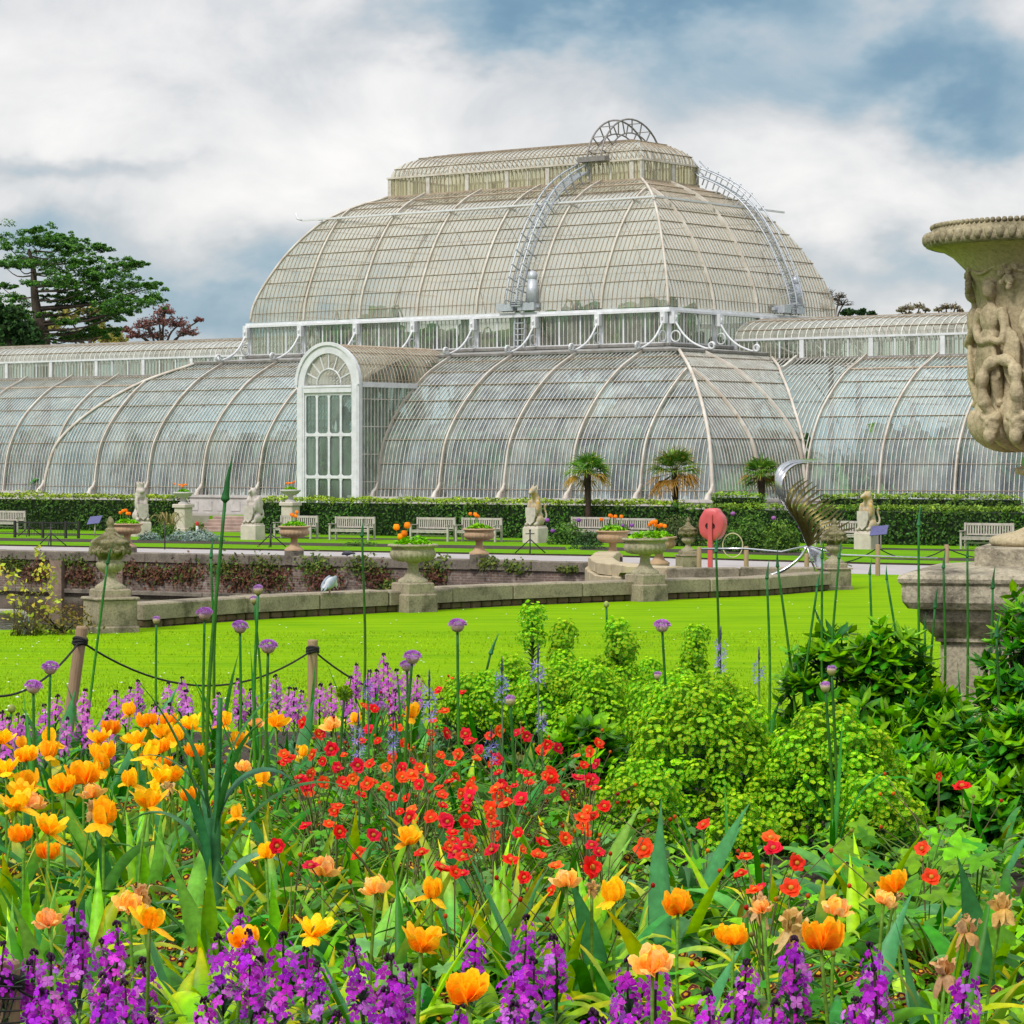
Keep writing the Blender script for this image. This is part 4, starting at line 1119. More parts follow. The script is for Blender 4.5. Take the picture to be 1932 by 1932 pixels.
# ================================================================ trees behind the house
def taper(m, P, r0, r1, n=7, k=8, col=(.07,.055,.045)):
    pts = crom(P, k); m.tube(pts, [r0+(r1-r0)*i/k for i in range(k+1)], n, col=col)
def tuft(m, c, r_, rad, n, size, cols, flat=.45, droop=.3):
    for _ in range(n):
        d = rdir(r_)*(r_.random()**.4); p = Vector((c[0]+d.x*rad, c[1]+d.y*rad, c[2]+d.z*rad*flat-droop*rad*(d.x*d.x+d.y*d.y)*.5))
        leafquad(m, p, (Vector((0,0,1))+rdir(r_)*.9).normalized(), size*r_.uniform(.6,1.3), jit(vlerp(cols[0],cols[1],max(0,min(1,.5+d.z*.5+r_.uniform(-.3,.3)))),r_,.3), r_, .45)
def Z1(x, y): return (x*.3386, 402.4+y*.3386)
def cedar():
    r_ = random.Random(12); Y0 = 192
    base = W(80, 870, Y0); base.z = 0
    t = thing('cedar_tree', 'tall dark spreading cedar with flat layered boughs behind the left wing', 'tree', base)
    m = MB(); f = MB()
    def P(x, y, dy=0): u, v = Z1(x, y); return W(u, v, Y0+dy)-base
    taper(m, [(0,0,0), P(235,760), P(245,700), P(225,620), P(205,540), P(190,420), P(185,300), P(160,200)], .62, .10, 8, 16)
    pads = [(120,120,120),(50,180,70),(240,150,80),(330,185,70),(405,140,60),(440,200,80),(500,250,70),(570,190,45),(190,250,110),(90,270,90),(350,280,110),(470,300,90),(620,330,100),(700,285,70),(760,280,40),(560,340,80),(260,370,90),(380,390,100),(500,400,100),(620,430,90),(740,400,90),(820,395,60),(870,390,25),(820,480,60),(860,465,30),(720,500,90),(610,500,90),(510,480,80),(420,460,70),(330,470,70),(620,570,80),(540,590,70),(680,540,60),(60,480,90),(20,560,90),(90,590,90),(60,660,100),(120,560,70),(130,690,80),(20,720,90),(420,680,80),(520,660,90),(600,660,60),(380,600,50),(290,560,50),(10,400,60),(20,280,60),(190,90,40),(300,120,40)]
    for i, (x, y, w) in enumerate(pads):
        dy = r_.uniform(-4.5,4.5); c = P(x, y, dy); ty = min(690, y+35+abs(x-200)*.17); tx = 215 if ty > 500 else 190
        taper(m, [P(tx, ty), (P(tx,ty)*.45+c*.55)+Vector((0,0,-.5)), c+Vector((0,0,-.15))], .045+abs(x-200)/9000, .02, 5, 6)
        R_ = w*.3386/28.3*1.0
        for k in range(26):
            q = c+Vector((r_.gauss(0,.75)*R_, r_.gauss(0,.7)*R_, r_.gauss(0,.22)*R_-.05*R_))
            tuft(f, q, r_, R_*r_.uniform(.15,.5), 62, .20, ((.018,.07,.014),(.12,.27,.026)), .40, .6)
    m.build('trunk', BARK, t); f.build('foliage', FAR, t)
cedar()
def leafy_tree(name, label, u, v0, Y, crown, cols, dens, size, bare=.0, seed=1, trunk=.3, twig=26):
    """crown: list of (u, v, radius in px); twigs run out to every clump"""
    r_ = random.Random(seed); base = W(u, 870, Y); base.z = 0; ppm = F/Y
    t = thing(name, label, 'tree', base); m = MB(); f = MB()
    top = min(c[1] for c in crown); hub = W(u, v0, Y)-base
    taper(m, [(0,0,0), hub*.6, hub, (W(u, (v0+top)/2, Y)-base)], trunk, trunk*.3, 7)
    for (cu, cv, cr) in crown:
        R_ = cr/ppm; c = W(cu, cv, Y+r_.uniform(-1,1)*R_)-base
        taper(m, [hub*r_.uniform(.8,1), (hub+c)/2+Vector((0,0,R_*.2)), c], trunk*.35, .05, 5, 6)
        for k in range(twig):
            d = rdir(r_); d.z = abs(d.z)*.8-.1; e = c+d*R_*r_.uniform(.7,1.1); taper(m, [c, (c+e)/2+rdir(r_)*R_*.15, e], .035, .012, 4, 4)
            for j in range(int(dens)):
                q = c+(e-c)*r_.uniform(.35,1.02)+rdir(r_)*R_*.12
                leafquad(f, q, rdir(r_), size*r_.uniform(.6,1.3), jit(vlerp(cols[0],cols[1],r_.random()),r_,.3), r_, .6)
    m.build('trunk', BARK, t)
    if f.v: f.build('foliage', FAR, t)
leafy_tree('copper_tree', 'bare-looking tree with sparse purple-red spring leaves beyond the left wing', 305, 660, 205, [(300,610,34),(270,618,28),(335,615,28),(310,590,24),(255,635,20),(355,630,22),(375,605,10),(240,625,14),(290,635,34)], ((.16,.05,.045),(.30,.14,.12)), 8, .20, seed=3, twig=34)
leafy_tree('budding_tree', 'pale yellow-green budding tree seen through the cedar boughs', 170, 660, 215, [(120,600,34),(165,590,34),(190,625,34),(215,640,26),(140,640,30),(100,620,28),(205,648,26),(228,652,18),(185,640,26)], ((.30,.34,.05),(.48,.44,.12)), 14, .3, seed=4, twig=20)
leafy_tree('yew_tree', 'dense dark green tree at the far left edge under the cedar', 18, 640, 186, [(10,600,42),(35,625,38),(5,640,40),(55,645,28),(-25,610,40)], ((.012,.05,.014),(.05,.14,.03)), 34, .38, seed=5, twig=40)
leafy_tree('bare_tree', 'leafless grey-twigged tree just right of the dome', 1568, 640, 220, [(1570,565,26),(1555,555,22),(1590,575,22),(1560,585,24),(1585,560,14)], ((.2,.2,.15),(.25,.22,.15)), 1, .15, seed=6, twig=34)
leafy_tree('low_conifer', 'dark conifer spray peeping over the right wing roof by the bare tree', 1620, 640, 200, [(1600,592,14),(1625,592,12),(1645,593,8)], ((.012,.05,.014),(.04,.11,.02)), 18, .35, seed=7, twig=18)
leafy_tree('round_tree', 'small brownish green treetop above the right wing, nearer the dome', 1722, 640, 215, [(1715,583,16),(1735,580,15),(1700,587,11),(1748,586,9),(1712,596,14),(1732,597,14),(1700,600,12),(1745,600,12)], ((.24,.22,.12),(.38,.32,.18)), 4, .17, seed=8, twig=34)
leafy_tree('round_tree', 'small brownish green treetop above the right wing, beside the great stone vase', 1790, 640, 215, [(1785,582,16),(1802,581,13),(1770,586,10),(1812,587,8),(1780,596,14),(1800,597,14),(1768,600,12),(1814,600,10)], ((.24,.22,.12),(.38,.32,.18)), 4, .17, seed=9, twig=34)
# dwarf fan palms
def fan_palm(u, v, Y, h, rad, label, seed, yellow):
    r_ = random.Random(seed); base = W(u, v, Y); base.z = .06
    t = thing('fan_palm', label, 'palm', base, 0, 'dwarf fan palms')
    m = MB(); pts = crom([(0,0,0),(.04,0,h*.5),(.0,0,h)], 10); m.tube(pts, [.10,.13,.14,.13,.13,.12,.12,.13,.14,.15,.12], 9, col=(.06,.04,.028))
    for k in range(160):
        z = r_.uniform(.1,1)*h; a = r_.uniform(0,6.28); p = Vector((.12*math.cos(a),.12*math.sin(a),z)); m.tube([p, p+Vector((math.cos(a)*.05,math.sin(a)*.05,.09))], [.012,.004], 3, col=(.11,.075,.045))
    m.build('trunk', BARK if False else FAR, t)
    f = MB(); top = Vector((0,0,h))
    for k in range(38):
        az = r_.uniform(0,6.283); el = r_.uniform(-.75,1.35); d = Vector((math.cos(az)*math.cos(el),math.sin(az)*math.cos(el),math.sin(el)))
        c = top+d*rad*.42; old = el < .0 and r_.random() < yellow
        col = (.42,.24,.03) if old else vlerp((.06,.18,.018),(.17,.33,.025),r_.random())
        f.tube([top, c], .012, 4, col=(.15,.17,.04))
        s = d.cross(Vector((0,0,1))).normalized(); up = s.cross(d)
        for j in range(13):
            b = -1.25+2.5*j/12; e = d*math.cos(b)+s*math.sin(b); L = rad*.62*r_.uniform(.85,1.1)
            tip = c+e*L+Vector((0,0,-.30*rad*r_.random() - (.12*rad if old else 0)))
            f.ribbon([c, c+e*L*.5+up*.03, tip], [.02,.055,.01], up.cross(e), .25, col=[jit(col,r_,.2), jit(col,r_,.2), (.45,.28,.05) if (old or r_.random()<yellow*.5) else jit(col,r_,.25)])
    f.build('crown', FAR, t)
fan_palm(1108, 1021, 118.5, 2.75, 1.08, 'leftmost fan palm, green crown yellowing at its lower left', 1, .5)
fan_palm(1273, 1021, 118.5, 2.75, 1.28, 'middle fan palm with the widest, most yellowed crown', 2, 1.0)
fan_palm(1436, 1021, 118.5, 2.65, .98, 'right-hand fan palm beside the steel sculpture', 3, .45)
# terrace shrubs
def shrub(name, label, u, v, Y, w, h, cols, size, n, seed, cat='shrub', flat=1, extra=None, z=0):
    r_ = random.Random(seed); base = W(u, v, Y); base.z = z; t = thing(name, label, cat, base)
    m = MB(); f = MB()
    for k in range(max(4,int(w*6))):
        a = r_.uniform(0,6.283); m.tube([(0,0,0),(math.cos(a)*w*.3,math.sin(a)*w*.25,h*.6)], [.02,.008], 4, col=(.05,.04,.03))
    m.build('stems', FAR, t)
    for k in range(n):
        d = rdir(r_); d.z = abs(d.z); q = r_.random()**.35
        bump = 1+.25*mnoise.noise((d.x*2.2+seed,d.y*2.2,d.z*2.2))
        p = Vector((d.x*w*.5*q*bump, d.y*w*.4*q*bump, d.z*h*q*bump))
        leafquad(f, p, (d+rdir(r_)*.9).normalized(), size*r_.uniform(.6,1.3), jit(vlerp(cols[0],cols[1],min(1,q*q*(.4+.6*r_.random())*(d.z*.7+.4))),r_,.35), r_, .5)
    f.build('foliage', FAR, t)
    if extra:
        col, nn, sz = extra
        for k in range(nn):
            m = MB(); a = r_.uniform(0,6.283); q = r_.uniform(.3,.6); m.ell((math.cos(a)*w*q,-abs(math.sin(a))*w*q,h*r_.uniform(.6,1.15)), (sz,sz,sz*.8), nu=8, nv=6, col=col); m.build('flower', PETAL, t)
G1 = ((.025,.08,.015),(.14,.30,.03)); G2 = ((.02,.06,.02),(.07,.15,.035)); G3 = ((.03,.10,.015),(.20,.34,.03)); SIL = ((.12,.20,.16),(.34,.42,.36))
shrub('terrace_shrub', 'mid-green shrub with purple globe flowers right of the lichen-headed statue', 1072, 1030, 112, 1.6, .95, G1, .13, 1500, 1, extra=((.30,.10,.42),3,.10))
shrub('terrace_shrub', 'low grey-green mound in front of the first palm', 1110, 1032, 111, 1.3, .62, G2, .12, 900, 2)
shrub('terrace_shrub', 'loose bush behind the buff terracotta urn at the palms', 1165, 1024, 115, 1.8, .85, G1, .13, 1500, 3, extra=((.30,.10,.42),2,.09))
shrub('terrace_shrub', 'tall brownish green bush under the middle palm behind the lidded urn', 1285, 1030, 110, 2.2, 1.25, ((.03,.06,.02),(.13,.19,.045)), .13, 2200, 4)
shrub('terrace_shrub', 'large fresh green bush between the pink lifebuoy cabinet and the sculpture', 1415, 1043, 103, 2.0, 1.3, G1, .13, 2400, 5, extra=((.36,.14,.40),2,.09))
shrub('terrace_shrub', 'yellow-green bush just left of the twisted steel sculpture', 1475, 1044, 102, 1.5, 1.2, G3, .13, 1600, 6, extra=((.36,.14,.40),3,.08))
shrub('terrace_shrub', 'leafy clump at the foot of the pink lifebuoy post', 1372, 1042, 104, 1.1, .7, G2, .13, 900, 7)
shrub('silver_plant', 'silvery foliage plant at the foot of the stone steps', 368, 1024, 117, 2.6, .5, SIL, .14, 1500, 8, 'plants')
shrub('silver_plant', 'small silvery plant between the mossy urn and the beast statue', 282, 1022, 118, 1.1, .42, SIL, .14, 500, 9, 'plants')
shrub('terrace_shrub', 'small bright green shrub left of the stone steps', 312, 1022, 119, 1.4, .75, G1, .12, 1000, 10)
shrub('terrace_shrub', 'little lime green shrub at the bottom of the steps', 372, 1012, 124, .9, .75, G3, .12, 600, 11)
shrub('bedding_patch', 'low soft green patch in the soil strip before the second bench', 680, 1030, 110, 1.7, .25, G1, .09, 500, 12, 'plants')
shrub('bedding_patch', 'low soft green patch near the tripod by the palms', 1106, 1040, 106, 1.7, .30, G2, .09, 500, 13, 'plants')
t = thing('flax_plant', 'clump of arching straw-brown strap leaves beside the stone steps', 'plant', G(318,1016,.06)); r_ = random.Random(5); m = MB()
for k in range(34):
    az = r_.uniform(0,6.283); L = r_.uniform(.8,1.5); d = Vector((math.cos(az),math.sin(az),0)); s_ = r_.uniform(.3,.8)
    m.ribbon(crom([(0,0,0), d*L*s_*.4+Vector((0,0,L*.6)), d*L*s_*.9+Vector((0,0,L*.75)), d*L*s_*1.2+Vector((0,0,L*.5))],6), [.05,.07,.07,.06,.05,.03,.01], Vector((-d.y,d.x,0)), .2, col=vlerp((.38,.28,.12),(.20,.22,.06),r_.random()))
m.build('leaves', FAR, t)

# ================================================================ carved beasts on plinths
BEAST = surf('carved_limestone', (.56,.50,.45), (.45,.40,.36), 5, .85, .3, 30, c3=(.30,.27,.24), c3scale=3, c3lo=.55, c3hi=.72)
BEASTY = surf('lichened_limestone', (.50,.46,.38), (.42,.36,.27), 5, .85, .3, 30, c3=(.50,.30,.05), c3scale=1.8, c3lo=.47, c3hi=.6)
def beast(kind, label, u, v, h, seed, turn, lich=False):
    p = G(u, v, .06); t = thing('beast_statue', label, 'statue', p, turn, 'carved beasts along the hedge', h/2.45)
    m = MB(); m.bbox((-.38,-.38,-.1),(.38,.38,.62),.03); m.bbox((-.34,-.34,.615),(.34,.34,.68),.02); m.build('plinth', LIME, t)
    m = MB(); e = m.ell
    e((0,.02,.80),(.30,.30,.22)); e((0,.10,1.02),(.27,.26,.34)); e((0,.06,1.38),(.25,.22,.38)); e((0,.04,1.70),(.20,.19,.26))
    for s in (-1,1):
        e((s*.24,-.02,.90),(.13,.26,.20)); e((s*.22,-.26,.74),(.09,.16,.08)); e((s*.21,-.10,1.45),(.09,.12,.28)); e((s*.17,-.24,1.22),(.07,.09,.16))
    if kind == 'lion':
        e((0,.0,1.95),(.22,.23,.26)); e((0,-.20,1.96),(.12,.14,.11)); e((0,.03,1.78),(.27,.24,.22)); m.lathe([(.17,2.14),(.19,2.3),(.2,2.33),(.17,2.3),(0,2.26)], 10)
        for k in range(6): e((.17*math.cos(k*1.047),.17*math.sin(k*1.047),2.34),(.04,.04,.06),nu=6,nv=5)
    elif kind == 'horse':
        M = Euler((R(28),0,0)).to_matrix(); e((0,-.04,1.96),(.14,.16,.28)); e((0,-.20,2.10),(.11,.25,.13), M); e((0,-.36,2.0),(.08,.10,.08))
        for s in (-1,1): m.tube([(s*.08,-.05,2.2),(s*.09,-.03,2.38)],[.05,.01],6)
        m.tube([(0,-.22,2.2),(0,-.30,2.55)],[.035,.01],6)
    elif kind == 'bird':
        e((0,0,1.98),(.17,.19,.20)); m.tube(crom([(0,-.12,2.04),(0,-.28,2.02),(0,-.33,1.9)],6),[.09,.08,.07,.05,.04,.03,.015],7)
        for s in (-1,1): e((s*.26,.12,1.45),(.08,.22,.42)); m.tube([(s*.09,.02,2.1),(s*.12,.04,2.26)],[.05,.012],6)
    else:
        e((0,-.04,1.97),(.16,.2,.19)); e((0,-.25,1.97),(.10,.17,.10)); e((0,-.38,1.94),(.07,.08,.07))
        for s in (-1,1): m.tube([(s*.10,.0,2.1),(s*.13,.03,2.22)],[.05,.012],6)
    m.tube(crom([(.22,.2,.8),(.34,.3,1.05),(.24,.32,1.35),(.30,.28,1.55)],8),[.06,.055,.05,.05,.045,.045,.05,.06,.04],7)
    ob('carved_body', fuse(m, 'carved_body', BEASTY if lich else BEAST, .035, 2), t)
    s = MB(); pr = [(-.24,1.42),(.24,1.42),(.24,1.1),(.16,.86),(0,.72),(-.16,.86),(-.24,1.1)]
    s.add([(x,-.31,z) for x,z in pr]+[(x,-.40+.04*abs(x)*4,z) for x,z in pr], [tuple(range(13,6,-1))]+[(i,(i+1)%7,7+(i+1)%7,7+i) for i in range(7)])
    s.build('shield', BEAST, t)
beast('lion', 'pale carved crowned beast holding a shield, left of the stone steps', 265, 1012, 2.42, 1, .45)
beast('bird', 'pinkish carved beast with a hooked snout at the right foot of the steps', 477, 1018, 2.40, 2, -.5)
beast('horse', 'carved beast with an orange-lichened horned head between the benches and the first palm', 1010, 1024, 2.42, 3, -.6, True)
beast('hound', 'yellow-lichened carved beast with a dog-like head at the right, beside a small blue sign', 1637, 1036, 2.42, 4, -.7, True)

# ================================================================ small things along the walks
IRON = surf('black_iron', (.02,.02,.022), (.035,.03,.03), 10, .5)
def tripod(u, v, label, h=.8):
    p = G(u, v, .06); t = thing('iron_tripod', label, 'tripod', p, .3, 'iron tripods on the lawn strips')
    m = MB(); m.tube([(0,0,0),(0,0,h)], .028, 6); m.tube([(-.16,0,h*.86),(.16,0,h*.86)], .018, 5); m.ell((0,0,h), (.04,.04,.05), nu=6, nv=5); m.build('post', IRON, t)
    for k in range(3):
        a = k*2.094+.2; q = MB(); q.tube([(0,0,h*.62),(.62*math.cos(a),.62*math.sin(a),0)], .022, 5); q.build('leg', IRON, t)
tripod(96, 1030, 'black iron tripod on the grass left of the mossy lidded urn')
tripod(55, 1012, 'small black tripod farther off before the left hedge', .7)
tripod(511, 1032, 'black iron tripod left of the urn in front of the first bench')
tripod(684, 1010, 'black tripod standing before the second bench', .75)
tripod(1000, 1044, 'black iron tripod in front of the lichen-headed statue')
t = thing('low_iron_fence', 'low black iron fence panel before the left hedge', 'fence', G(88,1015,.06), -.5)
m = MB(); m.box((-1.7,-.02,.62),(1.7,.02,.67)); m.box((-1.7,-.02,.1),(1.7,.02,.13)); m.build('rails', IRON, t)
for x in (-1.68,-.2,1.0,1.66): q = MB(); q.box((x-.05,-.04,0),(x+.05,.04,.72)); q.build('post', IRON, t)
m = MB()
for i in range(40): m.box((-1.6+i*.08,-.006,.13),(-1.59+i*.08,.006,.62))
m.build('mesh_infill', IRON, t)
m = MB(); m.tube([(0,0,-.05),(0,0,.95)], .025, 6); o = m.build('iron_stake', IRON, None, G(311,1034,.06)); tag(o, 'thin black stake upright in the grass left of the steps', 'stake')
SIGN = surf('blue_sign_face', (.10,.10,.26), (.08,.08,.20), 8, .4)
def lectern(u, v, label, back=IRON):
    t = thing('lectern_sign', label, 'sign', G(u, v, .06), -.4, 'small tilted plant signs')
    m = MB(); m.tube([(0,0,0),(0,0,.62)], .03, 6); m.build('post', back, t)
    m = MB(); M = Matrix.Translation((0,-.02,.70)) @ Matrix.Rotation(R(48),4,'X') @ Matrix.Rotation(R(-8),4,'Y'); m.box((-.33,-.22,-.015),(.33,.22,.015), 0, M); m.build('panel', SIGN, t)
lectern(179, 1012, 'small tilted purple-blue sign in front of the left hedge', WOOD)
lectern(1659, 1037, 'small dark blue sign right of the dog-headed beast statue')
t = thing('marker_post', 'small white marker with a red cap among the silver foliage', 'marker', G(372,1014,.06)); m = MB(); m.lathe([(.06,0),(.06,.5),(.05,.52)],10); m.build('post', WHITE, t)
m = MB(); m.lathe([(.07,.5),(.08,.58),(.05,.66),(0,.68)],10); m.build('cap', surf('red_cap',(.55,.03,.03)), t)
# lifebuoy cabinet
PINK = surf('faded_red_fibreglass', (.62,.10,.11), (.54,.085,.10), 4, .4, .05, 20, c3=(.66,.22,.20), c3scale=3, c3lo=.6, c3hi=.8)
t = thing('lifebuoy_cabinet', 'faded pink-red lifebuoy cabinet on a post beside the path', 'lifebuoy cabinet', G(1343,1078), -.38)
m = MB(); m.box((-.065,-.205,-.2),(.065,-.10,1.70)); m.build('post', PINK, t)
m = MB(); pr = []
for (x,z) in crom([(-.20,1.86),(.0,1.89),(.18,1.86),(.26,1.76),(.38,1.60),(.40,1.38),(.33,1.12),(.18,.96),(-.0,.92),(-.2,.98),(-.34,1.12),(-.385,1.38),(-.35,1.60),(-.26,1.76),(-.20,1.86)], 42): pr.append((x,z))
pr = pr[:-1]; n_ = len(pr); rings = [(.90,.34),(1.0,.24),(1.0,-.06),(.98,-.10),(.93,-.125),(.60,-.13)]; vs = []
for k, y in rings: vs += [(x*k, y, 1.39+(z-1.39)*k) for x,z in pr]
vs.append((0,-.135,1.39)); fs = [tuple(range(n_))[::1]]+[(5*n_+i, 5*n_+(i+1)%n_, 6*n_) for i in range(n_)]
for r0 in range(5):
    for i in range(n_): fs.append((r0*n_+i, r0*n_+(i+1)%n_, (r0+1)*n_+(i+1)%n_, (r0+1)*n_+i))
m.add(vs, fs, 0, True); m.build('housing', PINK, t)
m = MB(); 
for s in (-1,1): m.lathe([(0,0),(.085,0),(.09,.010)], 20, M=Matrix.Translation((-.01+s*.06,-.142,1.36)) @ Matrix.Rotation(R(90),4,'X'))
m.build('hand_hole_shade', surf('painted_hole_shade', (.03,.01,.012)), t)  # near-black discs on the housing, coloured as the shade inside the hole
m = MB(); m.tube([(.62+.30*math.cos(a), -.05, .78+.36*math.sin(a)) for a in [6.2832*i/24 for i in range(25)]], .02, 6, cap=False); o = m.build('rope_hoop', surf('cream_rope',(.62,.52,.34)), None, t.location); tag(o, 'loop of cream rope hanging beside the pink lifebuoy cabinet', 'rope')
POST = surf('weathered_post_wood', (.36,.25,.15), (.25,.165,.095), 7, .85, .35, 40, c3=(.45,.37,.27), c3scale=4, c3lo=.55, c3hi=.7, stretch=(1,1,.18))
def stake(u, v, label, h, r=.07):
    t = thing('wooden_stake', label, 'post', G(u, v), 0, 'wooden stakes along the path'); m = MB(); m.lathe([(r,-.1),(r,h-.02),(r*.8,h),(0,h)], 10); m.build('post', POST, t)
    return t
stake(1319, 1082, 'wooden stake just left of the pink lifebuoy post', .78)
stake(1408, 1084, 'wooden stake right of the rope loop', .82)
stake(1522, 1083, 'wooden stake behind the steel sculpture', .6)
stake(1656, 1086, 'pale wooden stake below the dog-headed beast statue', .9)
stake(1786, 1082, 'pale wooden stake beside the great vase pedestal', .85)
CORD = surf('black_rope', (.012,.012,.012), (.02,.02,.02), 20, .8)
def sag(p, q, s, n=14): return [p+(q-p)*(i/n)+Vector((0,0,-4*s*(i/n)*(1-i/n))) for i in range(n+1)]
a_, b_, c_ = G(1656,1086)+Vector((0,0,.8)), G(1786,1082)+Vector((0,0,.75)), G(1935,1078)+Vector((0,0,.75))
m = MB(); m.tube(sag(a_,b_,.32), .018, 5, cap=False); m.tube(sag(b_,c_,.32), .018, 5, cap=False); m.tube(sag(G(1522,1083)+Vector((0,0,.5)),a_,.3), .018, 5, cap=False)
tag(m.build('stake_rope', CORD), 'thin dark rope slung between the pale stakes right of the sculpture', 'rope')
# birds
def gull():
    p = wallpt(NWL, 623, -.1); t = thing('gull', 'white and grey gull preening on the pond edge, head tucked down', 'bird', p+Vector((0,0,.48)), .9, None, .92)
    m = MB(); M = Euler((0,R(-38),0)).to_matrix()
    m.ell((0,0,.24),(.19,.11,.12),M); m.ell((.12,0,.28),(.09,.085,.10)); m.ell((.17,-.02,.20),(.05,.05,.06)); m.tube([(.17,-.03,.18),(.16,-.05,.10)],[.02,.008],6)
    m.tube([(-.10,0,.20),(-.24,0,.12)],[.07,.03],6)
    ob('body', fuse(m,'body',surf('white_plumage',(.56,.57,.60),(.44,.46,.50),12,.8),.014,2), t)
    for s in (-1,1):
        w = MB(); M2 = Euler((R(s*8),R(-40),0)).to_matrix(); w.ell((-.05,s*.10,.26),(.22,.035,.085),M2); w.tube([M2@Vector((-.1,s*.09,0))+Vector((-.05,0,.25)), M2@Vector((-.30,s*.03,-.02))+Vector((-.05,0,.25))],[.05,.012],6); w.build('wing', surf('grey_plumage',(.36,.41,.48),(.27,.31,.37),14,.8) if 'grey_plumage' not in MATS else MATS['grey_plumage'], t)
        l = MB(); l.tube([(-.02+.03*s,s*.04,0),(-.02+.03*s,s*.04,.18)],.013,5); l.box((-.04+.03*s,s*.04-.03,0),(.05+.03*s,s*.04+.03,.01)); l.build('leg', surf('pink_leg',(.5,.32,.28)) if 'pink_leg' not in MATS else MATS['pink_leg'], t)
gull()
t = thing('pigeon', 'dark pigeon pecking on the path above the pond wall', 'bird', G(655,1053), 2.8)
m = MB(); m.ell((0,0,.17),(.17,.09,.085)); m.ell((.15,0,.14),(.05,.045,.05)); m.tube([(.19,0,.12),(.23,0,.09)],[.015,.005],5); m.tube([(-.12,0,.18),(-.30,0,.16)],[.06,.03],6); m.tube([(0,.03,0),(0,.03,.12)],.012,5); m.tube([(0,-.03,0),(0,-.03,.12)],.012,5)
ob('body', fuse(m,'body',surf('slate_plumage',(.055,.06,.085),(.035,.035,.05),14,.6),.014,1), t)
# creepers on the pond wall
r_ = random.Random(21)
CRP = [(30,1062,60,22,0),(80,1080,70,30,1),(140,1058,50,20,0),(160,1085,60,34,1),(250,1075,50,30,1),(300,1085,60,30,1),(355,1080,60,34,1),(430,1068,50,30,0),(455,1090,60,40,1),(505,1065,50,26,0),(520,1090,60,36,1),(600,1065,60,26,0),(615,1095,60,34,1),(690,1066,60,26,0),(715,1090,50,36,1),(735,1110,30,30,0),(830,1066,40,24,0),(822,1085,40,32,1),(925,1062,36,16,0),(975,1068,44,16,0),(1075,1072,36,12,0)]
for i, (u, v, w, h, red) in enumerate(CRP):
    p = wallpt([(x,y-.12) for x,y in POND_FAR], u); z = W(u, v, p.y).z; p.z = z; ppm = F/p.y
    t = thing('red_creeper' if red else 'wall_fern', '', 'creeper', p, -.51); m = MB(); W_, H_ = w/ppm, h/ppm
    for k in range(int(520*W_*H_)+160):
        x, zz = r_.gauss(0,.36)*W_, r_.gauss(0,.34)*H_; y = -.04-abs(r_.gauss(0,.10))
        c = (((.10,.035,.025),(.20,.09,.05)) if red else ((.05,.10,.015),(.17,.22,.03)))
        if r_.random() < .2: c = ((.05,.10,.015),(.14,.19,.03))
        leafquad(m, Vector((x,y,zz)), (Vector((0,-1,.4))+rdir(r_)*.8).normalized(), .13*r_.uniform(.6,1.3), jit(vlerp(c[0],c[1],r_.random()),r_,.35), r_, .6)
    m.build('foliage', FAR, t)
    near = ['at the far left edge','left of the mossy lidded urn','right above the mossy urn shoulder','beside the brick pier behind the mossy urn','below the terracotta urn by the lion-like beast','under the coping below the steps','under the brick coping left of the first pale urn pier','below the urn of the first bench'][min(7,i//3)]
    order = ['upper green tuft','lower red-brown patch','larger trailing mass'][i%3]
    t['label'] = f"{'red-brown creeper' if red else 'green fern tuft'} on the pond wall, {['first','second','third','fourth','fifth','sixth','seventh','eighth','ninth','tenth','eleventh'][sum(1 for c in CRP[:i] if c[4]==red)]} {'red' if red else 'green'} patch from the left end"
# yellow-leaved sapling, pipe and valve at the pond's left end
t = thing('yellow_sapling', 'thin twiggy sapling with bright yellow-green young leaves at the pond', 'sapling', G(40,1200)); m = MB(); f = MB(); b0_ = t.location.copy(); Yp = b0_.y; r_ = random.Random(8)
for (u,v) in [(20,1095),(5,1075),(30,1085),(85,1060),(80,1080),(98,1072),(70,1085),(95,1087),(45,1120),(88,1110),(95,1125),(70,1118),(72,1140),(110,1140),(90,1148),(60,1150),(30,1165),(60,1170),(48,1105),(100,1100),(75,1040),(12,1160),(8,1110),(25,1130),(40,1145)]:
    e = W(u, v, Yp)-b0_; m.tube(crom([(r_.uniform(-.2,.3),0,0), e*.5+Vector((r_.uniform(-.1,.1),0,.1)), e],5), [.008,.007,.006,.005,.004,.003], 4, col=(.12,.085,.05))
    for k in range(10): leafquad(f, e+rdir(r_)*.10, (Vector((0,-.5,1))+rdir(r_)).normalized(), r_.uniform(.07,.14), jit(r_.choice([(.52,.50,.04),(.40,.46,.04),(.55,.42,.05)]),r_,.2), r_, .6)
m.build('twigs', FAR, t); f.build('foliage', FAR, t)
shrub('orange_shrub', 'small shrub with orange-tinged young leaves at the lawn edge by the pond', 118, 1196, 55.0, 1.5, .62, ((.10,.13,.02),(.46,.22,.06)), .09, 420, 30)
shrub('orange_shrub', 'low yellow-green shrub beside the blue valve', 60, 1197, 54.6, .9, .35, ((.10,.15,.02),(.40,.36,.05)), .08, 240, 31)
m = MB(); p = G(20,1196); m.tube(crom([(-1.2,0,.42),(.0,0,.42),(.26,0,.38),(.32,0,.25),(.32,0,.0)],12), .055, 8); o = m.build('water_pipe', surf('grey_pipe',(.40,.37,.33)), None, p); tag(o, 'grey pipe end bent down at the left pond edge', 'pipe')
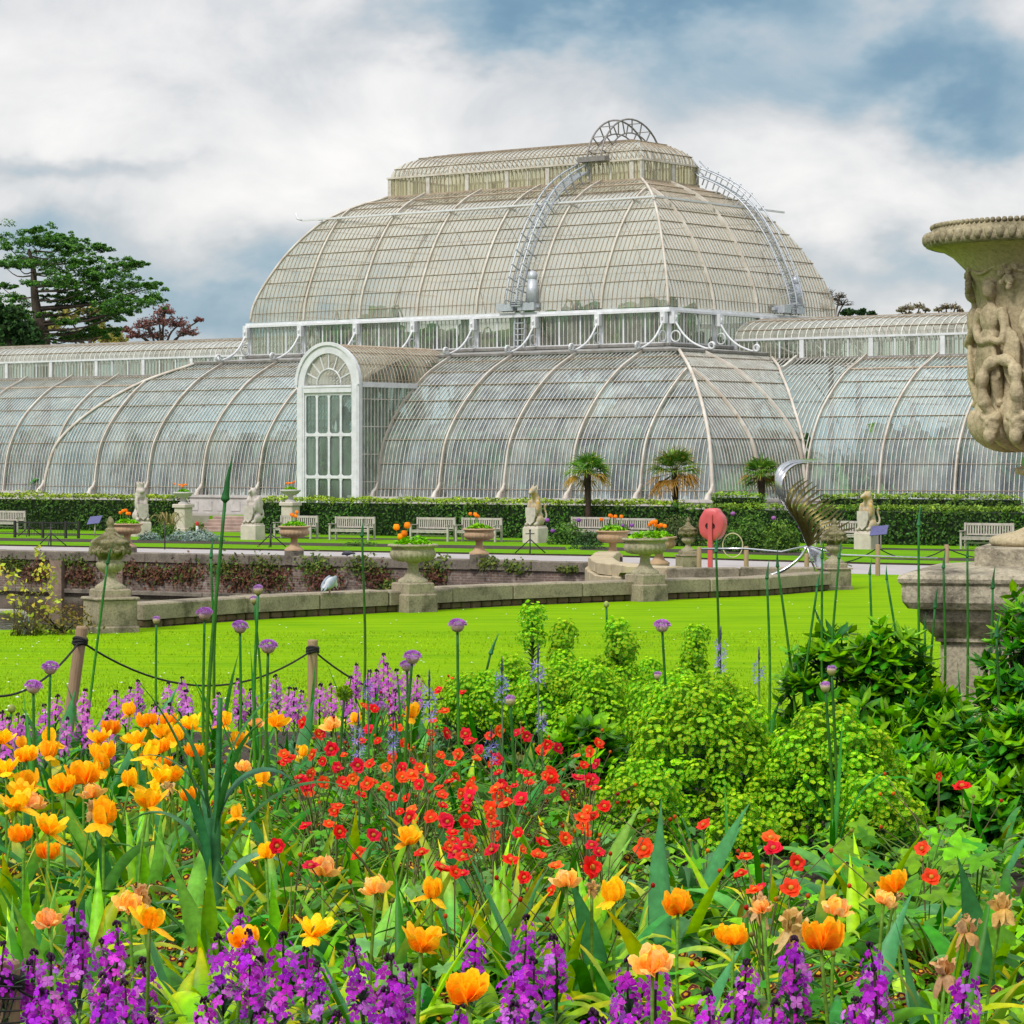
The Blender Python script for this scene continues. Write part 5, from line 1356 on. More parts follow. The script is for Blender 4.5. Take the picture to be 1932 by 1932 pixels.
t = thing('pond_valve', 'blue painted valve under the pipe end', 'valve', G(53,1197)); m = MB(); m.lathe([(.10,0),(.10,.12),(.06,.15),(.06,.22),(.15,.23),(.15,.26),(0,.26)],14); m.build('body', surf('blue_paint',(.06,.18,.32),(.10,.14,.18),9,.5), t)
# ================================================================ great stone vase on its pedestal
VST = surf('great_vase_stone', (.56,.47,.30), (.44,.365,.23), 3.2, .85, .5, 42, c3=(.22,.18,.10), c3scale=3.0, c3lo=.52, c3hi=.72, speck=.42, sscale=45)
VRIM = surf('great_vase_rim_stone', (.42,.37,.24), (.28,.24,.15), 5, .9, .45, 40, c3=(.12,.105,.06), c3scale=4, c3lo=.50, c3hi=.66, speck=.6, sscale=50)
PEDST = surf('lichened_pedestal_stone', (.50,.45,.34), (.35,.31,.23), 5, .9, .45, 45, c3=(.085,.072,.055), c3scale=2.6, c3lo=.48, c3hi=.64, speck=.6, sscale=38)
SHAFT = surf('pedestal_shaft_stone', (.46,.41,.30), (.38,.335,.245), 4, .85, .3, 60, c3=(.22,.18,.12), c3scale=2.2, c3lo=.50, c3hi=.72, speck=.5, sscale=55)
VY = 15.8; vx = (1985-966)/F*VY
ped = thing('vase_pedestal', 'massive lichened stone pedestal with a broad moulded cap at the right edge', 'pedestal', (vx, VY, gz(vx,VY)), R(-15))
zoff = CZ-gz(vx,VY)
def stack(m, prof, b=.0):
    """square moulded stack: (half width, z)"""
    vs = []; 
    for h, z in prof:
        c = min(.03, h*.06); vs += [(-h+c,-h,z),(h-c,-h,z),(h,-h+c,z),(h,h-c,z),(h-c,h,z),(-h+c,h,z),(-h,h-c,z),(-h,-h+c,z)]
    fs = []
    for i in range(len(prof)-1):
        for j in range(8): fs.append((i*8+j, i*8+(j+1)%8, (i+1)*8+(j+1)%8, (i+1)*8+j))
    fs += [tuple(range(7,-1,-1)), tuple(range((len(prof)-1)*8, len(prof)*8))]
    m.add(vs, fs, 0, False)
q = lambda L: [(h, z+zoff) for h, z in L]
m = MB(); stack(m, q([(.63,-2.0),(.63,-1.55),(.57,-1.5),(.55,-1.44),(.55,-.985)])); m.build('shaft', SHAFT, ped)
m = MB(); stack(m, q([(0.545,-.99),(0.550,-.97),(0.575,-.965),(0.575,-.945),(0.590,-.93),(0.615,-.90),(0.650,-.855),(0.660,-.82),(0.660,-.79),(0.705,-.785),(0.730,-.75),(0.735,-.715),(0.735,-.66),(0.750,-.645),(0.755,-.625),(0.745,-.605),(0.685,-.59),(0.385,-.565)])); m.build('cap', PEDST, ped)
m = MB(); stack(m, q([(.385,-.568),(.385,-.475),(.375,-.465)])); m.build('plinth', PEDST, ped)
vase = thing('carved_vase', 'great carved stone vase with draped figures in relief and looped handles', 'vase', (vx, VY, CZ-.465))
zz = .465
def L_(P): return [(r, z+zz) for r, z in P]
m = MB(); m.lathe(L_([(.0,-.464),(.325,-.464),(.34,-.45),(.34,-.43),(.325,-.415),(.29,-.408),(.27,-.40),(.20,-.385),(.15,-.362),(.115,-.31),(.10,-.22),(.098,-.12),(.13,-.085),(.20,-.07),(.205,-.04),(.14,-.02),(.12,.05)]), 48); m.build('foot', VST, vase)
m = MB(); m.lathe(L_([(.12,.04),(.17,.06),(.26,.08),(.35,.12),(.405,.18),(.425,.24),(.42,.30),(.405,.33),(.393,.35),(.388,.42),(.388,.55),(.392,.70),(.405,.85),(.43,.97),(.47,1.05),(.54,1.12),(.60,1.155),(.66,1.17)]), 72)
m.build('body', VST, vase)
m = MB(); m.lathe(L_([(.655,1.165),(.685,1.175),(.69,1.20),(.675,1.235),(.655,1.265),(.645,1.28),(.63,1.285),(.6,1.27),(.5,1.16),(.45,1.05),(0,1.0)]), 72)
for k in range(64):
    a = k*6.2832/64; M = Matrix.Rotation(a,3,'Z'); 
    m.ell(M @ Vector((.682,0,1.215+zz)), (.026,.026,.036), M, nu=7, nv=5); 
for k in range(120):
    a = k*6.2832/120; m.ell((.65*math.cos(a),.65*math.sin(a),1.283+zz), .015, nu=6, nv=4)
m.build('rim', VRIM, vase)
# gadroons round the bowl
m = MB()
for k in range(22):
    a = k*6.2832/22; pts = [(r*math.cos(a), r*math.sin(a), z+zz) for r, z in [(.20,.062),(.30,.09),(.38,.145),(.415,.215),(.415,.275)]]
    m.tube(crom(pts,8), [.015,.03,.038,.046,.05,.053,.052,.045,.03], 7)
m.build('acanthus_bowl', VST, vase)
# draped figures in relief
def figure(a, s, lean, hd):
    m = MB(); M3 = Matrix.Rotation(a,3,'Z')
    def p(x, z, o=.0): 
        # x: along the surface, z: height, o: relief
        r = .392+o; b = a+x/r; return Vector((r*math.cos(b), r*math.sin(b), z+zz))
    def el(x, z, o, rx, rr, rz): 
        b = a+x/.392; m.ell(p(x,z,o), (rr,rx,rz), Matrix.Rotation(b,3,'Z'), nu=10, nv=8)
    el(lean+hd*.01,.925,.035,.042,.05,.055); el(lean+hd*.035,.915,.05,.016,.02,.016)      # head, nose side
    for k in range(9): el(lean+.04*math.cos(k*.7),.945+.025*math.sin(k*.7),.045,.018,.02,.018)   # curls
    el(lean*.9,.86,.02,.022,.03,.03)
    el(lean*.8,.77,.025,.078,.05,.085); el(lean*.6,.67,.022,.066,.045,.08); el(0,.585,.022,.075,.05,.075)
    for sx in (-1,1):
        m.tube(crom([p(sx*.085+lean*.8,.82,.03),p(sx*.125+lean*.6,.73,.04),p(sx*.085+s*.05,.645,.065),p(s*.07,.655,.07)],9), [.034,.033,.03,.028,.026,.025,.023,.022,.021,.024], 7)
        x0 = sx*.04; m.tube(crom([p(x0,.56,.02),p(x0+sx*.012+s*.01,.44,.03),p(x0+sx*.018,.33,.012),p(x0+sx*.02+s*.035,.305,.03)],9), [.05,.047,.043,.038,.034,.031,.027,.024,.024,.018], 7)
    for k in range(9):                                # folds of the tunic
        x = -.085+k*.021; m.tube(crom([p(x*.55+lean*.5,.70,.045),p(x*.9,.57,.055),p(x*1.25+.008*math.sin(k*2),.445,.045)],7), [.010,.013,.015,.016,.017,.017,.016,.010], 6)
    for k in range(5):                                # mantle falling from the arm
        m.tube(crom([p(s*.10+lean,.80-.02*k,.03),p(s*(.15+.015*k),.66,.045),p(s*(.13+.02*k),.50,.035),p(s*(.17+.03*k),.36+.02*k,.02)],8), [.010,.014,.017,.018,.018,.017,.015,.012,.006], 6)
    ob('relief_figure', fuse(m, 'relief_figure', VST, .0065, 1), vase)
A0 = math.atan2(-VY, -vx)      # towards the camera
for k, (da, s, ln, hd) in enumerate([(-.92,1,.01,1),(-1.62,-1,-.015,1),(-.10,1,.02,-1),(.7,-1,.0,1),(1.6,1,.01,-1),(2.5,-1,0,1)]): figure(A0+da, s, ln, hd)
def grapes(da, z):
    m = MB(); a = A0+da; r_ = random.Random(int(z*100)+int(da*10))
    for k in range(30):
        t_ = r_.random(); x = r_.gauss(0,.035)*(1.1-t_); rr = .418+ (z-.9)*.25; b = a+x/rr; h = z+.06-t_*.13
        m.ell(((rr+.022)*math.cos(b),(rr+.022)*math.sin(b),h+zz), .017, nu=7, nv=6)
    return m
for da, z in ((-.52,1.0),(-1.35,.99),(.3,1.0),(1.2,1.0),(2.2,1.0)):
    grapes(da, z).build('grape_cluster', VST, vase)
m = MB(); r_ = random.Random(2)
for j in range(2):
    pts = [( (.425+.035*j)*math.cos(A0+x), (.425+.035*j)*math.sin(A0+x), .985+.05*j+.02*math.sin(x*9+j)+zz) for x in [-3.14+6.28*i/90 for i in range(91)]]; m.tube(pts, .010, 5, cap=False)
m.build('vine_relief', VST, vase)
def handle(da):
    a = A0+da; m = MB(); M = Matrix.Rotation(a,4,'Z')
    P = crom([(.40,-.05,.16),(.46,-.10,.24),(.485,-.115,.36),(.47,-.085,.46),(.455,0,.495),(.47,.085,.46),(.485,.115,.36),(.46,.10,.24),(.40,.05,.16)], 26)
    P = [M @ (Vector(p)+Vector((0,0,zz+.05))) for p in P]; m.tube(P, [.034+.008*math.sin(i*1.9) for i in range(27)], 9)
    for s in (-1,1):                                   # a bearded mask at each root
        c = Vector((.43,s*.085,.15)); 
        for d, rr in (((0,0,0),(.05,.055,.075)),((.035,0,.01),(.022,.016,.026)),((.03,.025,.03),(.02,.02,.014)),((.03,-.025,.03),(.02,.02,.014)),((.02,0,-.06),(.035,.04,.05)),((.012,.05,.04),(.025,.02,.03)),((.012,-.05,.04),(.025,.02,.03))):
            m.ell(M @ (c+Vector(d)+Vector((0,0,zz+.05))), rr, M.to_3x3(), nu=9, nv=7)
    return ob('handle', fuse(m, 'handle', VST, .008, 1), vase)
handle(-.62); handle(-.62+math.pi)

# ================================================================ twisted steel sculpture
SST = surf('brushed_steel', (.62,.63,.66), (.50,.51,.54), 12, .22, metal=1.0)
BRZ = surf('bronzed_steel', (.115,.095,.022), (.07,.06,.016), 6, .42, metal=.6)
Ys = 75.5; s0 = G(1522,1090); s0.y = Ys; s0.x = (1522-966)/F*Ys
scu = thing('steel_sculpture', 'twisted fan of curling bronze and silver steel strips on a bent rod', 'sculpture', s0)
def SP(x, y, dy=0): u, v = 1449+.25*x, 855+.25*y; p = W(u, v, Ys); p.y += dy; return p-s0
node = SP(295,700)
O_ = [(295,700),(215,520),(95,360),(55,220),(80,110),(190,55),(330,50),(430,45)]
I_ = [(300,695),(320,640),(360,560),(420,470),(470,400),(520,340),(540,330),(555,330)]
Q_ = [(305,700),(360,665),(420,630),(480,595),(540,570),(590,550),(620,545),(640,555)]
TIPS = [(430,45),(400,52),(365,58),(330,66),(300,80),(272,190),(300,200),(335,212),(368,240),(395,270),(420,305),(445,338),(470,352),(495,372),(512,390),(530,412),(545,440),(558,468),(600,512),(640,558)]
for k in range(len(TIPS)):
    T = TIPS[k]; x = k/(len(TIPS)-1); t_ = x; f_ = (k/4.0)
    if k < 5: P = [O_[0], vlerp(O_[1],(225,535),f_), vlerp(O_[2],(120,380),f_), vlerp(O_[3],(90,250),f_), vlerp(O_[4],(125,150),f_), vlerp(O_[5],(205,85),f_), T]
    else:
        y = (k-5)/(len(TIPS)-6); A1 = vlerp((222,530),(345,655),y); B1 = vlerp((130,380),(430,600),y); C1 = vlerp((165,265),(540,575),y)
        P = [O_[0], A1, B1, C1, (C1[0]*.45+T[0]*.55-14*(1-y), C1[1]*.45+T[1]*.55), T]
    nP = len(P)-1
    pts = crom([tuple(SP(px,py, -.5*math.sin(math.pi*i/nP)*(1 if k%2 else .6)-.03*k)) for i,(px,py) in enumerate(P)], 20)
    side = []
    for i in range(21):
        a = pts[max(i-1,0)]; b = pts[min(i+1,20)]; tt_ = (b-a).normalized(); nn = tt_.cross(Vector((0,-1,0))).normalized()
        an = 1.0-1.1*i/20; side.append((nn*math.cos(an)+Vector((0,-1,0))*math.sin(an)).normalized())
    m = MB(); m.ribbon(pts, [.022+.06*math.sin(math.pi*min(1,(i/20)**.8)) *(1-.3*t_) for i in range(20)]+[.004], side, .06)
    m.build('steel_strip', SST if k < 4 else BRZ, scu)
for k in range(9):
    t_ = k/8; e = vlerp((395,915),(490,830),t_); m = MB()
    m.ribbon(crom([tuple(node), tuple(SP((295+e[0])/2+8,(700+e[1])/2-10,-.1)), tuple(SP(e[0],e[1],-.25+.06*k))],8), [.03,.06,.09,.11,.13,.14,.13,.10,.04], Vector((.7,.3,.4)), .08); m.build('silver_blade', SST, scu)
m = MB(); m.tube(crom([tuple(node), tuple(SP(240,790)), tuple(SP(120,880)), tuple(SP(0,930)), tuple(SP(-40,948,.2))],14), .045, 7)
m.tube([SP(-500,725,.3), SP(-180,722,.2), SP(100,745), node], .032, 6); m.tube([node, SP(560,770), SP(1290,798,.3)], .035, 6); m.tube([node, SP(430,780), SP(640,855,.2)], .02, 6)
m.tube([node, SP(330,820), SP(380,925)], .03, 6)
m.build('rod', SST, scu)

# ================================================================ rope fence round the bed
def rope_post(name, base, top, r, label):
    t = thing('rope_post', label, 'post', base, 0, 'wooden posts of the rope fence'); d = top-base; m = MB()
    m.tube([d*0-d*.15, d*.5, d*.985, d], [r, r, r, r*.86], 14, smooth=False)
    m.build('post', POST, t)
    n_ = d.normalized(); M = n_.to_track_quat('Z','Y').to_matrix(); m = MB()
    for k in range(3): m.tube([d*.86+n_*(.012*k)+M @ Vector((r*1.12*math.cos(a), r*1.12*math.sin(a), .006*math.sin(a*2+k))) for a in [6.2832*i/14 for i in range(15)]], .009, 5, cap=False)
    m.build('rope_knot', CORD, t); return base+d*.88
def bedpt(u, Y, z=None):
    x = (u-966)/F*Y; return Vector((x, Y, gz(x,Y) if z is None else z))
ta = rope_post('a', bedpt(124,14.7), W(155,1182,14.7), .030, 'tilted weathered post with black rope knotted near its top, left of the bed')
tb = rope_post('b', bedpt(589,17.0), W(590,1207,17.0), .030, 'upright weathered post behind the pink spires, mid-left of the bed')
tc_ = rope_post('c', bedpt(12,6.3,BED-.05), W(14,1812,6.3), .028, 'brown wooden post wound with black cord in the bottom left corner')
m = MB(); m.tube(sag(W(-40,1310,13.5), ta, .10), .006, 5, cap=False); m.tube(sag(ta, tb, .22, 20), .006, 5, cap=False); m.tube(sag(tb, W(900,1300,17.5), .16, 16), .006, 5, cap=False)
tag(m.build('fence_rope', CORD), 'slack black rope sagging between the tilted post and the upright post', 'rope')
m = MB()
for k in range(4):
    m.tube(sag(W(-60,1850+26*k,6.2), W(42,1862+22*k,6.25), .004), .0022, 4, cap=False)
    m.tube(sag(W(4+9*k,1866,6.26), W(-20+9*k,1945,6.24), .003), .0018, 4, cap=False)
m.tube(sag(W(36,1868,6.26), W(150,1905,6.5), .01), .003, 4, cap=False)
tag(m.build('wire_netting', CORD), 'fine black netting wound round the corner post', 'netting')
# ================================================================ flower bed
r6 = random.Random(66)
def FP(u, v, h):
    """foot on the bed of a plant whose top, h above the soil, is seen at (u, v)"""
    Y = F*(1.45-h)/(v-HV); return Vector(((u-966)/F*Y, Y, BED))
ORD = ['first','second','third','fourth','fifth','sixth','seventh','eighth','ninth','tenth','eleventh','twelfth','thirteenth','fourteenth','fifteenth','sixteenth','seventeenth','eighteenth','nineteenth','twentieth','twenty-first','twenty-second','twenty-third','twenty-fourth','twenty-fifth','twenty-sixth','twenty-seventh','twenty-eighth','twenty-ninth','thirtieth']
def label_all(items, noun, plural, where):
    """items: (object, look, u, v); each gets a label by look, then by the landmark beside it, then by its rank from the left"""
    from collections import defaultdict
    g = defaultdict(list)
    for o, look, u, v in items: g[(look, where(u, v))].append((u, o))
    for (look, w), L in g.items():
        L.sort(key=lambda a: a[0]); n_ = len(L)
        for i, (u, o) in enumerate(L):
            if n_ == 1: o['label'] = f"{look} {noun} {w}".strip()
            else:
                k = 'leftmost' if i == 0 else 'rightmost' if i == n_-1 else f'{ORD[i]} from left'
                o['label'] = f"{k} of the {look} {plural} {w}".strip()
def zone(u, v):
    if v < 1400: return ['by the tilted post','left of thick stalk, back','near the upright post','before the camassias','among far euphorbias'][0 if u < 200 else 1 if u < 400 else 2 if u < 660 else 3 if u < 900 else 4]
    if v < 1560: return ['at mid-bed left edge','left of thick stalk, mid-bed','just right of thick stalk','among the red geums','under the lime euphorbia','by the dark shrub'][0 if u < 150 else 1 if u < 400 else 2 if u < 560 else 3 if u < 1130 else 4 if u < 1600 else 5]
    if v < 1720: return ['low at left edge','low left of thick stalk','between stalk and geums','before the red geums','before the euphorbia','by big lobed leaves'][0 if u < 150 else 1 if u < 400 else 2 if u < 680 else 3 if u < 1180 else 4 if u < 1560 else 5]
    return ['near the corner post','front row, left of stalk','front row, right of stalk','front row centre','front row below euphorbia','front right corner'][0 if u < 200 else 1 if u < 400 else 2 if u < 720 else 3 if u < 1180 else 4 if u < 1600 else 5]

def strap(mb, b, az, L, w, a0, a1, col, tip=None, fold=.12, k=9, twist=0.0, pw=1.6):
    """strap leaf from b: angle from vertical goes a0 -> a1"""
    d = Vector((math.cos(az), math.sin(az), 0)); p = Vector(b); pts = [p.copy()]
    for i in range(k):
        t = (i+1)/k; a = a0+(a1-a0)*t**pw; p = p+(d*math.sin(a)+Vector((0,0,math.cos(a))))*L/k; pts.append(p.copy())
    s = Vector((-d.y, d.x, 0)); wd = []; side = []; cs = []
    for i in range(k+1):
        t = i/k; wd.append(w*(.55+.45*math.sin(math.pi*min(1,t*1.15)))*(1 if t < .6 else max(.03, 1-((t-.6)/.4)**1.7)))
        tg = (pts[min(i+1,k)]-pts[max(i-1,0)]).normalized(); q = s*math.cos(twist*t)+tg.cross(s)*math.sin(twist*t); side.append(q)
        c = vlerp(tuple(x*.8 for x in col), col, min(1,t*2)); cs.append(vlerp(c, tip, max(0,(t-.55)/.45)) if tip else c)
    mb.ribbon(pts, wd, side, fold, col=cs)
def petal(mb, az, L, w, prof, cols, c=(0,0,0), fold=.22, r0=.004, roll=0):
    """prof: list of angles from the vertical along the petal"""
    d = Vector((math.cos(az), math.sin(az), 0)); p = Vector(c)+d*r0; pts = [p.copy()]; k = len(prof)
    for a in prof: p = p+(d*math.sin(a)+Vector((0,0,math.cos(a))))*L/k; pts.append(p.copy())
    s = Vector((-d.y, d.x, 0)); W_ = [.35,.80,1.0,1.0,.80,.38] if k == 5 else [.4,.9,1.0,.75,.2]
    sd = [(s*math.cos(roll*i/k)+(pts[min(i+1,k)]-pts[max(i-1,0)]).normalized().cross(s)*math.sin(roll*i/k)) for i in range(k+1)]
    mb.ribbon(pts, [w*W_[i] for i in range(k+1)], sd, fold, col=[vlerp(cols[0], cols[1], i/k) for i in range(k+1)], mid=[vlerp(cols[0], cols[1], max(0,i/k-.45)) for i in range(k+1)])
# ---- tulip flowers
YEL, ORA, RED_, PEA = (.98,.62,.010), (.95,.40,.006), (.82,.16,.005), (.86,.54,.26)
def tulip_flower(kind, seed):
    r_ = random.Random(seed); m = MB()
    wh = {'open':[(6,.060,.034,(35,38,42,48,60)),(5,.052,.032,(22,22,24,28,34)),(4,.042,.028,(10,10,12,14,18))],
          'full':[(6,.058,.036,(62,42,30,22,34)),(6,.055,.034,(42,30,20,14,22)),(5,.050,.030,(26,16,8,4,14)),(4,.042,.026,(10,6,2,2,10))],
          'cup': [(5,.058,.038,(42,20,8,6,14)),(5,.054,.034,(26,12,4,2,6))],
          'faded':[(6,.054,.032,(75,60,40,50,100)),(6,.050,.032,(46,28,14,0,-40)),(5,.046,.03,(24,14,4,10,60))],
          'dry': [(6,.055,.024,(90,140,170,175,160)),(5,.050,.022,(60,30,10,50,110)),(4,.045,.02,(30,10,-20,20,60))]}[kind]
    for n_, L, w, pf in wh:
        a0 = r_.uniform(0,6.28)
        for i in range(n_):
            az = a0+6.283*i/n_+r_.uniform(-.2,.2); j = {'dry':45,'faded':36}.get(kind,20)
            pr = [R(a+r_.uniform(-j,j)*.6) for a in pf]
            if kind in ('open','cup') and r_.random() < .16: pr = [R(a) for a in (70,95,115,125,120)]
            c0 = ORA; c1 = YEL
            if kind == 'full': c0, c1 = vlerp(ORA,RED_,r_.random()*.6), vlerp(ORA,YEL,r_.uniform(.5,1))
            elif kind == 'open': c0, c1 = vlerp(YEL,ORA,r_.random()*.8), vlerp(YEL,ORA,r_.random()*.3)
            elif kind == 'cup': c0, c1 = vlerp(YEL,ORA,r_.uniform(.2,1)), YEL
            elif kind == 'faded': c0, c1 = vlerp(ORA,PEA,r_.uniform(.2,.8)), vlerp(PEA,YEL,r_.random()*.8)
            elif kind == 'dry': c0, c1 = vlerp((.62,.34,.08),(.55,.38,.20),r_.random()), vlerp((.45,.26,.10),PEA,r_.random()*.8)
            petal(m, az, L*r_.uniform(.88,1.12), w*r_.uniform(.85,1.1), pr, (c0,c1), fold=r_.uniform(.12,.30), roll=r_.uniform(-.5,.5)*(2 if kind in ('dry','faded') else 1))
    m.ell((0,0,.012), (.008,.008,.014), nu=6, nv=5, col=(.25,.30,.05))
    return m.mesh('flower', PETAL)
TF = {k: [tulip_flower(k, 10*i+len(k)) for i in range(4)] for k in ('open','full','cup','faded','dry')}
TGREEN = [(.10,.27,.030),(.07,.22,.030),(.17,.35,.025),(.12,.27,.085)]
def leaf_mesh(seed, L, w, a0, a1, tipy=0, base=None):
    r_ = random.Random(seed); m = MB(); c = jit(base or r_.choice(TGREEN), r_, .2)
    strap(m, (0,0,0), 0, L, w, a0, a1, c, ((.55,.42,.06) if tipy else None), r_.uniform(.16,.30), 12, r_.uniform(-1.1,1.1), r_.uniform(1.2,2.2)); return m.mesh('leaf', LEAF)
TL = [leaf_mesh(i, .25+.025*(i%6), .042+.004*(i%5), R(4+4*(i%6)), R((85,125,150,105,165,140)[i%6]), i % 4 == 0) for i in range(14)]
TS = []
for i in range(5):
    m = MB(); b = .03*(i-2); m.tube(crom([(0,0,0),(b*.4,.3*b,.5),(b,0,1.0)],7), .0042, 6, col=(.15,.28,.06)); me = m.mesh('stem', LEAF); TS.append(me)
tul = []
def tulip(u, v, kind, sz=1.0, h=None, look=None, nl=3):
    h = h if h else r6.uniform(.36,.47); p = FP(u, v, h)
    t = thing('tulip', '', 'tulip', p, r6.uniform(0,6.28), 'orange and yellow tulips in the bed')
    i = r6.randrange(5); b = .03*(i-2); s_ = ob('stem', TS[i], t, scale=(1,1,h)); 
    f = ob('flower', r6.choice(TF[kind]), t, (b,0,h-.01), (r6.uniform(-.3,.3),r6.uniform(-.3,.3),r6.uniform(0,6.28)), sz*r6.uniform(.95,1.1))
    for k in range(nl): ob('leaf', r6.choice(TL), t, (0,0,.0), r6.uniform(0,6.28), r6.uniform(.85,1.25))
    tul.append((t, look or {'open':'wide open yellow','full':'full deep orange','cup':'cup-shaped golden','faded':'fading peach-tinged','dry':'withered brown'}[kind], u, v))
A_ = lambda x, y: (x*.3386, 1288+y*.3386)
B_ = lambda x, y: (629+x*.3751, 1207.6+y*.3751)
C_ = lambda x, y: (1278+x*.4166, 1127+y*.4166)
LA = [(85,345,'cup',.85),(160,415,'full',1),(275,320,'cup',1.1),(35,490,'open',1.15),(555,315,'open',1),(655,415,'full',1.15),(465,540,'full',1.35),(715,170,'cup',.9),(800,330,'open',1.1),(940,225,'full',.95),(1045,240,'open',1.05),(965,300,'open',1.0),(905,370,'full',1),(985,395,'full',.9),(1165,222,'cup',.9),(1290,330,'cup',.9),(1400,240,'faded',.8),(1575,230,'open',1.15),(1895,240,'faded',1),(190,640,'open',1.2),(285,675,'faded',.9),(30,700,'open',1.2),(130,860,'full',1.05),(268,820,'open',1.25),(275,965,'full',1.1),(575,760,'cup',1.2),(790,690,'open',1.2),(890,525,'open',1.1),(515,620,'faded',.9),(445,700,'dry',.8),(1080,630,'full',.7),(1360,460,'faded',.8),(1550,530,'cup',.75),(1360,730,'cup',.8),(1685,400,'cup',.75),(720,1225,'faded',1.1),(735,1325,'open',1.2),(915,1165,'dry',.9),(1565,965,'cup',1),(1870,1060,'faded',1.3),(1710,1400,'open',1.2),(1235,1430,'full',1),(400,1335,'faded',1),(1000,560,'dry',.6),(820,430,'cup',.7),(1020,450,'full',.7)]
LB = [(355,370,'cup',1),(285,1015,'open',1.1),(190,1255,'faded',1),(460,1265,'cup',1),(375,1535,'open',1.35),(1150,1205,'faded',1.15),(1410,1290,'cup',1.2),(820,1775,'full',1.25),(1640,1640,'faded',1.35),(110,400,'cup',.7),(1300,1230,'dry',.6)]
LC = [(50,1425,'full',1.25),(250,1550,'full',1.1),(715,1420,'faded',1.1),(712,1565,'full',1.4),(880,1310,'full',1.15),(950,1385,'faded',.9),(400,1480,'dry',1.4),(370,1390,'dry',1.1),(1070,1365,'dry',.9),(1290,1510,'dry',1.15),(1350,1385,'dry',1.2),(1240,1710,'dry',1.1),(485,1415,'faded',.7),(1190,1440,'dry',.5)]
for L, fn in ((LA,A_),(LB,B_),(LC,C_)):
    for x, y, k, s in L:
        u_, v_ = fn(x,y); tulip(u_, v_, k, s*(.98 if v_ < 1560 else .80))
for k in range(13):
    tulip(r6.uniform(-5,430), r6.triangular(1345,1640,1430), r6.choice(['open','cup','open','cup','full']), r6.uniform(.8,1.1))
label_all(tul, 'tulip', 'tulips', zone)
# ---- clumps of strap leaves without flowers
ALG = [(.04,.17,.022),(.05,.19,.04),(.10,.28,.018),(.19,.38,.015),(.07,.19,.075)]
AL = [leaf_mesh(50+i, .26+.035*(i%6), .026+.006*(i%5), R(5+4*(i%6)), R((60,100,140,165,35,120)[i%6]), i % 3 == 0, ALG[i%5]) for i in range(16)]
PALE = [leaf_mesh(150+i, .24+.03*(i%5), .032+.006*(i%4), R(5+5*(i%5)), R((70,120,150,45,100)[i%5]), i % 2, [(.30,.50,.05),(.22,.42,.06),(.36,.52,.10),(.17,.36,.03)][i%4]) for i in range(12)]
cl = []
def clump(u, v, h=.30, n=6, s=1.0, look='green'):
    p = FP(u, v, h); t = thing('strap_leaf_clump', '', 'leaf clump', p, r6.uniform(0,6.28), 'strap-leaved clumps between the tulips')
    for k in range(n): ob('leaf', r6.choice(PALE if (v > 1590 and r6.random() < .5) else AL if r6.random() < .6 else TL), t, (r6.gauss(0,.015),r6.gauss(0,.015),0), r6.uniform(0,6.28), s*r6.uniform(.8,1.25))
    cl.append((t, look, u, v))
for i in range(84):
    u = r6.uniform(-20,1180); v = r6.uniform(1400,1880); clump(u, v, .30, r6.randint(5,8), r6.uniform(.85,1.2), ['lush green','arching blue-green','broad glossy'][i%3])
for i in range(34):
    u = r6.uniform(1180,1950); v = r6.uniform(1620,1880); clump(u, v, .28, r6.randint(4,7), r6.uniform(.9,1.3), ['lush green','arching blue-green','broad glossy'][i%3])
for i in range(40):
    clump(r6.uniform(-20,420), r6.uniform(1335,1500), .30, r6.randint(4,6), r6.uniform(.85,1.15), ['broad glossy','arching blue-green'][i%2])
for i in range(34):
    clump(r6.uniform(-10,1000), r6.uniform(1330,1430), .30, r6.randint(4,6), r6.uniform(.8,1.1), ['lush green','arching blue-green'][i%2])
for i in range(26):
    clump(r6.uniform(380,1250), r6.uniform(1590,1800), .27, 6, r6.uniform(1.0,1.25), 'broad glossy')
for u, v in [(60,1690),(110,1680),(640,1690),(690,1700),(950,1760),(1010,1700),(1130,1700),(1265,1590),(1310,1640),(1560,1640),(1620,1600),(1610,1660),(1890,1640),(1870,1700),(1925,1560),(1240,1640),(420,1640),(540,1650)]:
    clump(u, v, .34, 8, 1.12, 'tall broad-leaved')
label_all(cl, 'strap-leaved clump', 'strap-leaved clumps', zone)
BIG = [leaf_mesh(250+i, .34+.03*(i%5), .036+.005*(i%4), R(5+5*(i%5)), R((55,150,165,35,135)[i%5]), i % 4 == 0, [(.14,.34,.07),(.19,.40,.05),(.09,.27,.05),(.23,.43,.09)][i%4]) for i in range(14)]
for i in range(74):
    u, v = r6.uniform(-10,1280), r6.uniform(1540,1800); p = FP(u, v, .27); t = thing('strap_leaf_clump', '', 'leaf clump', p, r6.uniform(0,6.28), 'strap-leaved clumps between the tulips')
    for k in range(6): ob('leaf', r6.choice(BIG), t, (r6.gauss(0,.02),r6.gauss(0,.02),0), r6.uniform(0,6.28), r6.uniform(.8,1.15))
    cl.append((t, 'broad arching pale-green', u, v))
